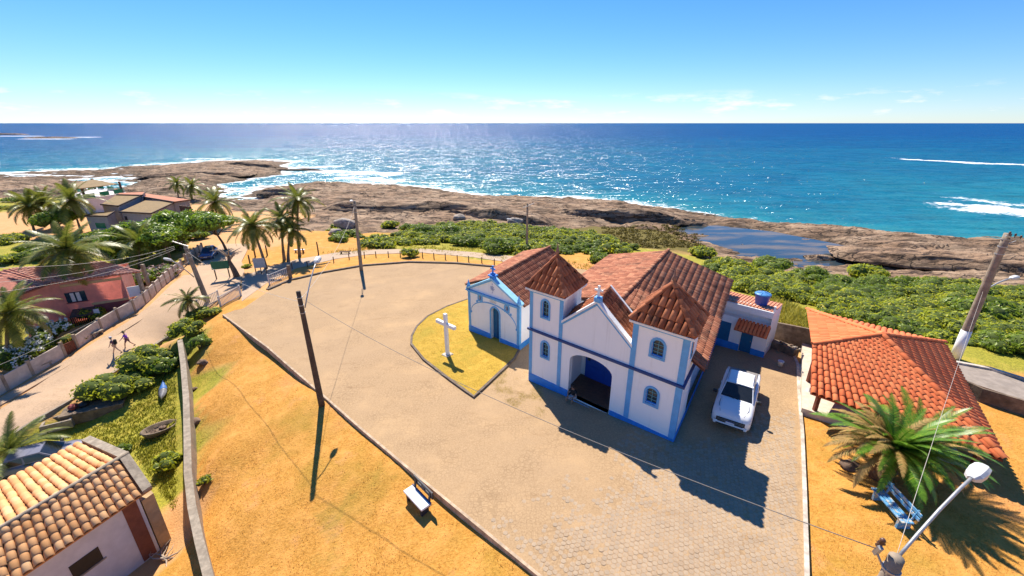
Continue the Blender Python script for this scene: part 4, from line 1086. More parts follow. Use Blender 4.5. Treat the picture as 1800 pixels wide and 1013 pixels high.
for s in (-1, 1):
    xb = 2.62 + s * 2.72
    mb = MB(KF); mb.add([(2.62, -.16, 4.48), (xb, -.16, 3.1), (xb, .42, 3.1), (2.62, .42, 4.48), (2.62, -.16, 4.6), (xb, -.16, 3.22), (xb, .42, 3.22), (2.62, .42, 4.6)],
                         [(0, 1, 2, 3), (4, 7, 6, 5), (0, 4, 5, 1), (3, 2, 6, 7), (1, 5, 6, 2)]); mb.build('pediment_coping', surf('pale_blue_coping', (.3, .62, .82), .6, .1, 3), chapel)
    mb = MB(KF); mb.add([(2.62, -.08, 4.47), (xb - s * .2, -.08, 3.19), (xb - s * .2, -.002, 3.19), (2.62, -.002, 4.47), (2.62, -.08, 4.36), (xb - s * .2, -.08, 3.1), (xb - s * .2, -.002, 3.1), (2.62, -.002, 4.36)],
                         [(0, 3, 2, 1), (4, 5, 6, 7), (0, 1, 5, 4)]); mb.build('pediment_band', M_BLUE, chapel)
    q = KF((2.62 + s * 2.55, -.02, 0))
    mb = MB(); mb.lathe([(.17, 3.2), (.17, 3.36), (.1, 3.42), (.13, 3.5), (.06, 3.64), (.02, 3.86)], q[0], q[1], 10); mb.build('pinnacle', M_BLUE, chapel, True)
mb = MB(KF); mb.bbox(2.4, 2.84, -.12, .26, 4.5, 4.72, .03); mb.bbox(2.3, 2.94, -.2, .34, 4.72, 4.82, .03); mb.bbox(2.45, 2.79, -.08, .22, 4.82, 4.95, .03); mb.build('cross_pedestal', M_BLUE2, chapel)
mb = MB(KF); mb.box(2.57, 2.67, .02, .12, 4.95, 5.5); mb.box(2.4, 2.84, .025, .115, 5.2, 5.3); mb.build('pediment_cross', M_BLUE2, chapel)
mb = MB(KF); ao = [(.25 + 4.7 * t, .0) for t in np.linspace(0, 1, 25)]
arc = [(2.6 - 2.35 * math.cos(math.pi * t), 1.2 + 1.28 * math.sin(math.pi * t)) for t in np.linspace(0, 1, 29)]
for (a, b), (c, d) in zip(arc[:-1], arc[1:]):
    mb.add([(a, -.03, b), (c, -.03, d), (c, -.03, d + .08), (a, -.03, b + .08), (a, -.001, b), (c, -.001, d), (c, -.001, d + .08), (a, -.001, b + .08)], [(0, 1, 2, 3), (3, 2, 6, 7), (0, 4, 5, 1)])
mb.build('arc_moulding', M_BLUE, chapel)
for x, z in ((.27, 1.25), (.95, 2.3), (4.4, 2.2), (4.97, 1.2)):
    q = [(x + .09 * math.cos(t), z + .09 * math.sin(t)) for t in np.linspace(0, 2 * math.pi, 12, endpoint=False)]
    mb = MB(KF); mb.prism(q, lambda a, b: (a, -.001, b), lambda a, b: (a, -.045, b)); mb.build('arc_knob', M_BLUE, chapel)
# carved emblem in the pediment and the worn date plate over the door
M_EMB = surf('emblem_grey_blue', (.4, .45, .62), .7, .2, 8)
mb = MB(KF)
for k in range(4):
    a = math.pi * k / 4; dx, dz = math.cos(a) * .22, math.sin(a) * .22; nx, nz = -math.sin(a) * .025, math.cos(a) * .025
    mb.prism([(2.6 - dx - nx, 3.75 - dz - nz), (2.6 + dx - nx, 3.75 + dz - nz), (2.6 + dx + nx, 3.75 + dz + nz), (2.6 - dx + nx, 3.75 - dz + nz)], lambda a, b, k=k: (a, -.001, b), lambda a, b, k=k: (a, -.02 - .003 * k, b))
mb.prism([(2.54, 4.06), (2.66, 4.06), (2.6, 4.16)], lambda a, b: (a, -.001, b), lambda a, b: (a, -.02, b)); mb.prism([(2.54, 3.4), (2.66, 3.4), (2.6, 3.5)], lambda a, b: (a, -.001, b), lambda a, b: (a, -.02, b))
mb.build('emblem', M_EMB, chapel)
mb = MB(KF)
for k in range(4):
    x = 2.32 + k * .17
    for a, b, c, d in ((0, .13, .17, .195), (0, .13, 0, .025), (0, .025, .026, .169), (.105, .13, .026, .169)): mb.box(x + a, x + b, -.012, -.001, 2.62 + c, 2.62 + d)
mb.build('date_plate', surf('worn_grey_relief', (.5, .48, .45), .8, .2, 8), chapel)
k_rf, k_rb, k_lf, k_lb, k_ef, k_eb = kw((2.5, .45, 4.45)), kw((2.5, 8.9, 4.72)), kw((-.45, .1, 3.3)), kw((-.4, 8.9, 3.8)), kw((5.4, .45, 2.95)), kw((5.4, 8.9, 3.1))
krf = roof_deck([(k_ef, k_eb, k_rb, k_rf), (k_lf, k_rf, k_rb), (k_lf, k_rb, k_lb)], M_DECK, 'roof', chapel, KOO)
place_tiles(krf, KOO, col_tiles(patch_cols(k_ef, k_eb, k_rf, k_rb, .21) + patch_cols(k_lb, k_lf, k_rb, k_rf, .21), .44), TW)
for M in col_tiles(ridge_line(k_rf, k_rb, .28, .5), .5): link('ridge_tile', TR, krf, mw=Matrix.Translation(-Vector(KOO)) @ M)
# ================================================================== the annexe with its water tank
def rigid(o, ang):
    c, s = math.cos(ang), math.sin(ang)
    return lambda p: (p[0] * c - p[1] * s, p[0] * s + p[1] * c, p[2])
AO = on_plaza(1258, 605); AA = math.radians(-43.24); AF = rigid(AO, AA); AOO = (AO[0], AO[1], 0)
def aw(p):
    q = AF(p); return np.array([q[0] + AO[0], q[1] + AO[1], q[2]])
annex = thing('annex', 'small white and blue annexe behind the church with tiled canopy over its door', 'outbuilding', AOO)
mb = MB(AF)
facade(mb, -1.6, 3.05, lambda x: -.2, lambda x: 2.6, [(1.84, .37, .25, 2.1, .01)], depth=.1)
mb.quad((3.05, 0, -.2), (3.05, 2.3, -.2), (3.05, 2.3, 3.5), (3.05, 0, 3.5)); mb.quad((-1.6, 2.3, -.2), (-1.6, 0, -.2), (-1.6, 0, 3.5), (-1.6, 2.3, 3.5)); mb.quad((3.05, 2.3, -.2), (-1.6, 2.3, -.2), (-1.6, 2.3, 3.4), (3.05, 2.3, 3.4))
mb.quad((-1.6, .55, 2.6), (3.05, .55, 2.6), (3.05, .55, 3.3), (-1.6, .55, 3.3)); mb.quad((-1.6, 0, 2.6), (3.05, 0, 2.6), (3.05, .55, 2.6), (-1.6, .55, 2.6))
mb.build('wall', M_WHITE, annex)
mb = MB(AF); mb.box(-1.6, 3.08, -.12, .6, 3.2, 3.62); mb.build('fascia', M_WHITEW, annex)
mb = MB(AF); mb.box(1.48, 2.2, .06, .11, .25, 2.1); d = mb.build('door', M_TEAL, annex); mb = MB(AF); mb.box(2.08, 2.12, .03, .06, 1.1, 1.2); mb.build('handle', M_CONC, d)
for x0, x1 in ((-1.62, 1.46), (2.22, 3.08)):
    mb = MB(AF); mb.box(x0, x1, -.05, -.001, -.2, .72); mb.build('base_band', M_BLUE2, annex)
mb = MB(AF); mb.box(-1.62, 0.75, -.03, -.001, .72, 2.1); mb.build('shutter', M_TEAL, annex)
mb = MB(AF); mb.box(3.0, 3.12, .02, .16, 3.62, 4.0); mb.build('vent_stub', M_WHITEW, annex)
TO = tile_mesh('orange_barrel_tile', M_TILE_NEW); TP = tile_mesh('pale_tile', M_TILE_PALE, 6, .46, .82)
ca_ = [aw((1.1, -.62, 1.98)), aw((3.1, -.62, 1.98)), aw((3.1, -.01, 2.55)), aw((1.1, -.01, 2.55))]
cn = roof_deck([(ca_[0], ca_[1], ca_[2], ca_[3])], M_DECK_N, 'canopy', annex, AOO)
place_tiles(cn, AOO, col_tiles(patch_cols(ca_[0], ca_[1], ca_[3], ca_[2], .22), .42), TO)
ra = [aw((-1.6, .0, 3.68)), aw((3.05, .0, 3.68)), aw((3.05, 2.4, 3.5)), aw((-1.6, 2.4, 3.5))]
ar = roof_deck([tuple(ra)], surf('annex_roof_sheet', (.62, .25, .14), .7, .15, 4), 'roof', annex, AOO)
mb = MB(AF)
for k in range(22):
    x = -1.5 + k * .208; mb.tube([(x, 0, 3.68), (x, 2.4, 3.5)], .035, 6)
mb.build('roof_ribs', surf('annex_roof_rib', (.64, .27, .15), .7, .15, 4), annex)
M_TANK = surf('blue_plastic', (.03, .09, .42), .4, .12, 3, (.15, .18, .35), .3, .05); M_TANKL = surf('blue_plastic_lid', (.09, .3, .6), .4, .12, 4, (.3, .4, .5), .3, .05)
tp = aw((2.05, .95, 3.63))
tank = thing('water_tank', 'round blue plastic water tank standing on the annexe roof', 'water tank', tuple(tp))
mb = MB(); mb.lathe([(.36, 0), (.37, .05), (.46, .62), (.49, .66), (.49, .7), (.44, .7)], n=28); mb.build('tank_body', M_TANK, tank, True)
mb = MB(); mb.lathe([(.5, .7), (.51, .74), (.44, .79), (.12, .85), (.0, .855)], n=28); ld = mb.build('lid', M_TANKL, tank, True)
for k in range(8):
    a = math.pi * k / 4; mb = MB(); mb.tube([(.1 * math.cos(a), .1 * math.sin(a), .855), (.45 * math.cos(a), .45 * math.sin(a), .795)], .016, 6); mb.build('lid_rib', M_TANK, ld)
bk = on_plaza(1371, 643)
bucket = thing('bucket', 'white plastic bucket on the ground beside the annexe', 'bucket', tuple(bk))
mb = MB(); mb.lathe([(.13, 0), (.17, .33), (.185, .34), (.185, .36), (.165, .36), (.12, .03)], n=18); mb.build('pail', M_WHITEW, bucket, True)
mb = MB(); mb.tube([(.17 * math.cos(t), .02, .34 - .17 * math.sin(t)) for t in np.linspace(0, math.pi, 9)], .006, 5); mb.build('handle', M_CONC, bucket)

# yard wall, rubble ledge
def wall_run(name, label, pts, h, th, mat, coping=None, base=None):
    o = thing(name, label, 'wall', (pts[0][0], pts[0][1], pts[0][2]))
    rel = [(p[0] - pts[0][0], p[1] - pts[0][1], p[2] - pts[0][2]) for p in pts]
    strip(rel, th, h, 'wall_body', mat, o)
    if coping: strip([(a, b, c + h + .402) for a, b, c in rel], th + .08, .06, 'coping', coping, o)
    return o
yw = [on_plaza(1352, 597), on_plaza(1390, 605), on_plaza(1425, 613), on_plaza(1470, 622)]
wall_run('yard_wall', 'weathered brown yard wall between annexe and pavilion', yw, 1.45, .18, M_CONCD)
lw = [on_plaza(1346, 606), on_plaza(1372, 614), on_plaza(1398, 626)]
lg = thing('rubble_ledge', 'low rubble ledge with broken stones by the annexe corner', 'ledge', tuple(lw[0]))
rel = [(p[0] - lw[0][0], p[1] - lw[0][1], p[2] - lw[0][2]) for p in lw]
strip(rel, .55, .5, 'ledge_body', M_CONCD, lg)
def pebble(r, seed, sq=(1, 1, .7), sub=2, amp=.3):
    bm = bmesh.new(); bmesh.ops.create_icosphere(bm, subdivisions=sub, radius=1)
    for v in bm.verts:
        n = mnoise.fractal(v.co * 1.1 + Vector((seed * 3.7, seed, 0)), 1.0, 2.0, 4)
        v.co = v.co * (1 + amp * n); v.co = Vector((v.co.x * sq[0], v.co.y * sq[1], v.co.z * sq[2])) * r
    me = bpy.data.meshes.new('stone'); bm.to_mesh(me); bm.free(); return me
M_STONE = surf('pale_stone', (.42, .35, .29), .9, .4, 3, (.12, .09, .07), .6, .5); M_STONED = surf('brown_stone', (.2, .13, .09), .9, .4, 3, (.07, .05, .04), .6, .5)
for k in range(14):
    t = random.random() * (len(rel) - 1); i = int(t); a, b = np.array(rel[i]), np.array(rel[min(i + 1, 2)]); p = a + (b - a) * (t - i)
    me = pebble(random.uniform(.07, .16), k, sub=1); me.materials.append(M_STONE if k % 2 else M_STONED); link('stone', me, lg, (p[0] + random.uniform(-.2, .2), p[1] + random.uniform(-.2, .2), p[2] + .55))

# ================================================================== pavilion with the orange hipped roof
PA, PB, PC, PD, PE, PR = (20.93, 27.73, 2.6), (17.04, 21.47, 2.6), (15.42, 18.67, 2.0), (20.47, 14.03, 1.9), (26.0, 22.83, 2.6), (20.49, 21.16, 4.0)
def tri_z(p, a, b, c):
    n = (b - a).cross(c - a); return a.z - (n.x * (p.x - a.x) + n.y * (p.y - a.y)) / n.z, (n if n.z > 0 else -n).normalized()
PB = (PB[0], PB[1], tri_z(Vector(PB), Vector(PC), Vector(PD), Vector(PR))[0])
PVO = (20.5, 21.0, pz(20.5, 21))
pav = thing('pavilion', 'open pavilion with bright orange hipped tile roof beside the square', 'pavilion', PVO)
prf = roof_deck([(PA, PB, PR), (PB, PC, PR), (PC, PD, PR), (PD, PE, PR), (PE, PA, PR)], M_DECK_N, 'roof', pav, PVO, .03, .1)
cols = tri_cols(PA, PB, PR, .3) + tri_cols(PD, PE, PR, .3) + tri_cols(PE, PA, PR, .3)
nfr = 22; vA, vB, vC, vD, vR = map(Vector, (PA, PB, PC, PD, PR))
def tri_z(p, a, b, c):
    n = (b - a).cross(c - a); return a.z - (n.x * (p.x - a.x) + n.y * (p.y - a.y)) / n.z, (n if n.z > 0 else -n).normalized()
dL = (vB - vC); dL.z = 0; dL.normalize(); dRr = Vector((-.02, 1, 0)).normalized()
poly_f = [vB, vR, vD, vC]
for i in range(nfr):
    t = (i + .5) / nfr; b0 = vC.lerp(vD, t); d = dL.lerp(dRr, t).normalized()
    s = 0.0
    while s < 12:
        q = b0 + d * (s + .05)
        if not in_poly(np.array([q.x]), np.array([q.y]), [(p.x, p.y) for p in poly_f])[0] and s > .1: break
        s += .05
    if s < .25: continue
    top = b0 + d * s
    za, na = tri_z(top, vB, vC, vR) if in_poly(np.array([top.x]), np.array([top.y]), [(p.x, p.y) for p in (vB, vC, vR)])[0] else tri_z(top, vC, vD, vR)
    top.z = za; mid = (b0 + top) / 2
    cols.append((b0 + Vector((0, 0, .03)), top + Vector((0, 0, .03)), na, (vD - vC).length / nfr * (1 - .18 * s / 8)))
place_tiles(prf, PVO, col_tiles(cols, .46), TO)
TOR = tile_mesh('orange_hip_tile', M_TILE_NEW, 6, .4, .9)
for a, b in ((PA, PR), (PB, PR), (PD, PR), (PE, PR)):
    for M in col_tiles(ridge_line(a, b, .3, .5), .5): link('hip_tile', TOR, prf, mw=Matrix.Translation(-Vector(PVO)) @ M)
M_POST = surf('red_brown_timber', (.2, .06, .035), .7, .3, 5)
for x, y in ((16.1, 18.9), (17.5, 21.6), (20.6, 15.0), (25.0, 22.6), (20.9, 26.6)):
    mb = MB(); z = pz(x, y) - .1 - PVO[2]; mb.bbox(x - PVO[0] - .09, x - PVO[0] + .09, y - PVO[1] - .09, y - PVO[1] + .09, z, 2.35 - PVO[2] if y > 19 else 2.0 - PVO[2], .01); mb.build('post', M_POST, pav)
M_SLAB = surf('pale_slab', (.62, .54, .44), .85, .15, 4, (.4, .3, .22), .4)
sl = [(15.55, 19.1), (20.3, 15.1), (24.8, 22.4), (20.2, 26.4)]
mb = MB(); zz = .62 - PVO[2]; mb.prism([(x - PVO[0], y - PVO[1]) for x, y in sl], lambda a, b: (a, b, zz - .5), lambda a, b: (a, b, zz + .12)); mb.build('floor_slab', M_SLAB, pav)
s0, s1 = on_plaza(1420, 694), on_plaza(1450, 704)
mb = MB(); mb.tube([(s0[0] - PVO[0], s0[1] - PVO[1], .3), (s1[0] - PVO[0], s1[1] - PVO[1], .3)], .2, 4); mb.build('low_wall', M_WHITEW, pav)
sb = [on_plaza(*p) for p in ((1404, 640), (1424, 644), (1428, 700), (1408, 696))]
structure(sheet_z([tuple(p[:2]) for p in sb], lambda x, y: pz(x, y) + .02, 2, 'pavement', M_SLAB, .2))

# street and wall beyond the pavilion
st_f = [on_plaza(*p) for p in ((1655, 634), (1740, 650), (1830, 678), (1930, 712))]; st_n = [on_plaza(*p) for p in ((1690, 668), (1800, 704), (1930, 748))]
structure(sheet_z([tuple(p[:2]) for p in st_f + st_n[::-1]], lambda x, y: pz(x, y) + .03, 3, 'street', surf('asphalt_pale', (.3, .25, .21), .9, .2, 3, (.2, .15, .1), .4, .3), .3))
kb = structure(strip([tuple(p) for p in st_f], .25, .16, 'kerb', M_KERB))
rw = [on_plaza(*p) for p in ((1680, 684), (1720, 703), (1800, 727), (1930, 768))]
wall_run('lawn_wall', 'low shaded concrete wall between the lawn and the street', rw, .75, .16, M_CONCD)

# ================================================================== vehicles
M_CARW, nt, bs = new_mat('white_car_paint'); bs.inputs['Base Color'].default_value = (.8, .8, .8, 1); bs.inputs['Roughness'].default_value = .25; bs.inputs['Coat Weight'].default_value = .6
nt.links.new(mixc(nt, tnoise(nt, coords(nt), 2, 4), (.76, .76, .77), (.84, .84, .84)), bs.inputs['Base Color'])
M_CARB, nt, bs = new_mat('blue_car_paint'); bs.inputs['Base Color'].default_value = (.05, .09, .22, 1); bs.inputs['Roughness'].default_value = .25; bs.inputs['Metallic'].default_value = .3; bs.inputs['Coat Weight'].default_value = .6
nt.links.new(mixc(nt, tnoise(nt, coords(nt), 2, 4), (.05, .09, .2), (.09, .13, .28)), bs.inputs['Base Color'])
M_CARG, nt, bs = new_mat('car_glass'); bs.inputs['Base Color'].default_value = (.01, .015, .02, 1); bs.inputs['Roughness'].default_value = .04
nt.links.new(mixc(nt, tnoise(nt, coords(nt), 4, 3), (.008, .012, .018), (.03, .035, .04)), bs.inputs['Base Color'])
M_BLACK = surf('black_plastic', (.02, .02, .022), .5, .2, 8); M_RUBBER = surf('tyre_rubber', (.02, .02, .02), .85, .2, 8)
M_ALLOY = surf('alloy', (.5, .5, .52), .35, .1, 6, metallic=.8); M_LAMP = surf('headlamp_glass', (.55, .6, .65), .15, .2, 6); M_RED = surf('tail_lamp', (.35, .02, .02), .3, .2, 6); M_GREY = surf('grey_bed_cover', (.24, .22, .21), .8, .15, 6)
M_PLATE = surf('number_plate', (.7, .7, .72), .5, .1, 8); M_PBLUE = surf('plate_blue', (.02, .05, .35), .5, .1, 8)
def loft(mb, secs):
    n = len(secs[0]); vs = [p for s in secs for p in s]; fs = []
    for i in range(len(secs) - 1):
        for k in range(n - 1): fs.append((i * n + k, i * n + k + 1, (i + 1) * n + k + 1, (i + 1) * n + k))
    fs.append(tuple(range(n))); fs.append(tuple(reversed(range((len(secs) - 1) * n, len(secs) * n))))
    mb.add(vs, [tuple(reversed(f)) for f in fs]); return mb
def car(name, label, loc, fwd, paint, kind):
    rz = math.atan2(-fwd[0], fwd[1])
    t = thing(name, label, 'pickup truck' if kind == 'pickup' else 'car', loc, rz)
    if kind == 'pickup':
        st = [(2.45, .62, .42, .6, .7), (2.42, .8, .34, .74, .84), (2.3, .88, .27, .88, .97), (2.0, .92, .25, .98, 1.06), (1.5, .93, .25, 1.02, 1.12), (1.0, .93, .25, 1.05, 1.17), (.2, .93, .25, 1.08, 1.14), (-1.2, .93, .25, 1.1, 1.14), (-1.9, .92, .27, 1.12, 1.15), (-2.35, .89, .33, 1.1, 1.13), (-2.43, .82, .42, 1.04, 1.07)]
        cab = [(1.08, .8, 1.14), (.36, .66, 1.66), (-.95, .62, 1.7), (-1.42, .76, 1.14)]
        wy, wr = (1.52, -1.5), .37
    else:
        st = [(1.95, .55, .4, .56, .62), (1.9, .72, .3, .68, .76), (1.75, .8, .24, .78, .88), (1.3, .84, .22, .86, .97), (.85, .85, .22, .9, 1.02), (0, .85, .22, .93, .98), (-1.2, .85, .22, .95, 1.0), (-1.75, .82, .26, .96, 1.0), (-1.95, .74, .34, .9, .94)]
        cab = [(.9, .74, .99), (.2, .58, 1.46), (-1.2, .56, 1.46), (-1.8, .68, .99)]
        wy, wr = (1.2, -1.2), .3
    secs = []
    for y, hw, z0, zb, zt in st:
        h = []
        for x, z in ((hw * .86, z0), (hw, z0 + .12), (hw * 1.0, (z0 + zb) / 2), (hw * .985, zb - .05), (hw * .93, zb + .02), (hw * .8, zt - .015), (hw * .45, zt)): h.append((x, z))
        secs.append([(x, y, z) for x, z in h] + [(-x, y, z) for x, z in h[::-1]] + [(hw * .86, y, z0)])
    body = loft(MB(), secs).build('body', paint, t, True)
    (y0, w0, z0), (y1, w1, z1), (y2, w2, z2), (y3, w3, z3) = cab
    gm = MB()
    a = [(-w0, y0, z0), (w0, y0, z0), (w1, y1, z1), (-w1, y1, z1), (-w2, y2, z2), (w2, y2, z2), (-w3, y3, z3), (w3, y3, z3)]
    gm.add(a, [(0, 1, 2, 3), (3, 2, 5, 4), (4, 5, 7, 6), (1, 7, 5, 2), (0, 3, 4, 6), (0, 6, 7, 1)]); gm.build('cabin', paint, t)
    def on(i, j, k, l, s, off, m0=.06, m1=.06):      # inset pane on a cabin face
        P = [Vector(a[q]) for q in (i, j, k, l)]; c = sum(P, Vector()) / 4; n = (P[1] - P[0]).cross(P[2] - P[0]).normalized()
        if n.dot(c - Vector((0, (y1 + y2) / 2, z0))) < 0: n = -n
        return [c + (p - c) * s + n * off for p in P]
    q = on(0, 1, 2, 3, .93, .012); mb = MB(); mb.add(q, [(0, 1, 2, 3)]); mb.build('windshield', M_CARG, t)
    q = on(4, 5, 7, 6, .88, .012); mb = MB(); mb.add(q, [(0, 1, 2, 3)]); mb.build('rear_window', M_CARG, t)
    for idx in ((1, 7, 5, 2), (0, 6, 4, 3)):
        P = [Vector(a[k]) for k in idx]; n = (P[1] - P[0]).cross(P[2] - P[0]).normalized()
        if n.x * P[0].x < 0: n = -n
        lerp = lambda s, u: (P[0].lerp(P[1], s)).lerp(P[3].lerp(P[2], s), u) + n * .012
        for s0, s1 in ((.08, .5), (.54, .86)):
            mb = MB(); mb.add([lerp(s0, .12), lerp(s1, .12), lerp(s1, .88), lerp(max(s0, .06), .88)], [(0, 1, 2, 3)]); mb.build('side_window', M_CARG, t)
    rm = MB(); rs = []
    for u in np.linspace(0, 1, 6):
        y = y1 + .03 + (y2 - y1 - .06) * u; w = w1 + (w2 - w1) * u; z = z1 + (z2 - z1) * u
        rs.append([(x * w, y, z + .012 + .05 * (1 - x * x) * (1 - .3 * (2 * u - 1) ** 2)) for x in np.linspace(-1, 1, 7)])
    vs = [p for r in rs for p in r]; rm.add(vs, [(i * 7 + k, i * 7 + k + 1, (i + 1) * 7 + k + 1, (i + 1) * 7 + k) for i in range(5) for k in range(6)]); rm.build('roof_panel', paint, t, True)
    fy = st[0][0]
    for s in (-1, 1):
        for yy in wy:
            hwx = .93 if kind == 'pickup' else .85
            w = MB(); prof = [(wr * .62, -.11), (wr * .95, -.11), (wr, -.07), (wr, .07), (wr * .95, .11), (wr * .62, .11)]
            w.lathe(prof, n=20); w.v = [(s * (hwx - .1) + z, yy + x, wr + y) for x, y, z in w.v]; wo = w.build('wheel', M_RUBBER, t, True)
            r = MB(); r.lathe([(.05, .0), (wr * .62, .0), (wr * .64, .03), (wr * .5, .05), (.05, .06)], n=16); r.v = [(s * (hwx + .01 + z * .5), yy + x, wr + y) for x, y, z in r.v]; r.build('rim', M_ALLOY, wo, True)
            ar = MB(); ar.tube([(s * (hwx + .004), yy + (wr + .05) * math.cos(q), wr + (wr + .05) * math.sin(q)) for q in np.linspace(.15, math.pi - .15, 10)], .035, 6); ar.build('wheel_arch', M_BLACK, t)
        m = MB(); mx = s * (1.05 if kind == 'pickup' else .95); my = y0 - .22
        m.bbox(mx - .11, mx + .11, my - .07, my + .07, z0 - .02, z0 + .14, .03); m.build('mirror', M_BLACK, t)
        hl = MB(); b0 = st[2]; hl.add([(s * .5, fy + .01, b0[3] - .13), (s * .86, b0[0] + .06, b0[3] - .13), (s * .9, b0[0] - .18, b0[3] + .0), (s * .52, fy - .04, b0[3] - .05)], [(0, 1, 2, 3) if s > 0 else (3, 2, 1, 0)]); hl.build('headlight', M_LAMP, t)
        tl = MB(); e = st[-2]; tl.box(s * (e[1] - .1) - .1, s * (e[1] - .1) + .1, e[0] - .06, e[0] + .1, e[3] - .32, e[3] - .06); tl.build('tail_light', M_RED, t)
        for yy in (.25, -.7):
            dh = MB(); hwx = st[6][1]; dh.box(s * hwx - .02, s * hwx + .02, yy - .09, yy + .09, .92, .95); dh.build('door_handle', paint, t)
    zf = st[1][3]
    g = MB(); g.box(-.66, .66, fy - .06, fy + .02, zf - .2, zf - .01); go = g.build('grille', M_BLACK, t)
    for k in range(2):
        g = MB(); g.box(-.62, .62, fy + .02, fy + .03, zf - .15 + k * .07, zf - .13 + k * .07); g.build('grille_bar', M_ALLOY, go)
    b = MB(); b.bbox(-st[1][1] * .98, st[1][1] * .98, fy - .12, fy + .035, st[1][2], st[1][2] + .14, .04); b.build('bumper', paint, t)
    b = MB(); b.box(-st[1][1] * .8, st[1][1] * .8, fy + .036, fy + .046, st[1][2] + .01, st[1][2] + .07); b.build('air_intake', M_BLACK, t)
    p = MB(); p.box(-.2, .2, fy + .036, fy + .045, .5, .63); po = p.build('number_plate', M_PLATE, t); p = MB(); p.box(-.2, .2, fy + .045, fy + .047, .605, .63); p.build('plate_strip', M_PBLUE, po)
    for s in (-1, 1):
        wl = MB(); wl.tube([(s * .1, y0 - .02 + .04, z0 + .02), (s * .1 + .45, y0 - .1, z0 + .1)], .012, 5); wl.build('wiper', M_BLACK, t)
    for s in (-1, 1):
        sm = MB(); h0, h1 = st[4], st[2]; sm.tube([(s * h0[1] * .72, y0 + .02, h0[4] + .004), (s * h0[1] * .74, (y0 + fy) / 2, h0[4] - .02), (s * h1[1] * .62, h1[0] - .02, h1[4] - .005)], .011, 5); sm.build('bonnet_seam', M_BLACK, t)
    if kind == 'pickup':
        b = MB(); b.bbox(-.74, .74, -2.3, -1.46, 1.1, 1.18, .03); b.build('bed_cover', M_GREY, t)
        an = MB(); an.tube([(0, -.78, 1.74), (0, -.9, 1.92)], .01, 5); an.build('antenna', M_BLACK, t)
        for s in (-1, 1):
            rr = MB(); rr.tube([(s * .6, .2, 1.7), (s * .59, -.9, 1.74)], .022, 6); rr.build('roof_rail', M_ALLOY, t)
    return t
c0 = on_plaza(1290, 722)
car('pickup_truck', 'white double cab pickup truck parked beside the church', (12.35, 19.75, pz(12.35, 19.75) + .01), (-.55, -.835), M_CARW, 'pickup')
cb_ = gat(369, 452)
car('car', 'small dark blue car parked at the end of the lane under trees', (cb_[0], cb_[1], cb_[2] + .06), (.35, -.93), M_CARB, 'hatch').scale = (.88, .88, .88)
# ================================================================== lamp and utility poles, wires
def on_y(u, v, y):
    d = ray(u, v); t = y / d[1]; return np.array([d[0] * t, y, CAM_H + d[2] * t])
def top_z(b, vt):
    lo, hi = b[2], 14.8
    for _ in range(50):
        m = (lo + hi) / 2
        if project((b[0], b[1], m))[1] > vt: lo = m
        else: hi = m
    return lo
M_POLE = surf('pole_concrete', (.3, .24, .18), .9, .3, 3, (.12, .09, .07), .5, .3); M_POLED = surf('dark_timber_pole', (.1, .07, .05), .85, .3, 4, (.04, .03, .02), .5, .3)
M_STEEL = surf('galvanised_steel', (.42, .42, .42), .5, .15, 6, metallic=.5); M_LHEAD = surf('lamp_housing', (.62, .62, .6), .5, .12, 5, (.3, .3, .3), .3)
M_INS = surf('insulator_brown', (.12, .06, .04), .35, .2, 8); M_LENS = surf('lamp_lens', (.5, .5, .45), .2, .2, 8); M_WIRE = surf('cable_black', (.03, .028, .026), .7, .1, 5); M_WIREW = surf('cable_pale', (.55, .5, .44), .7, .1, 5)
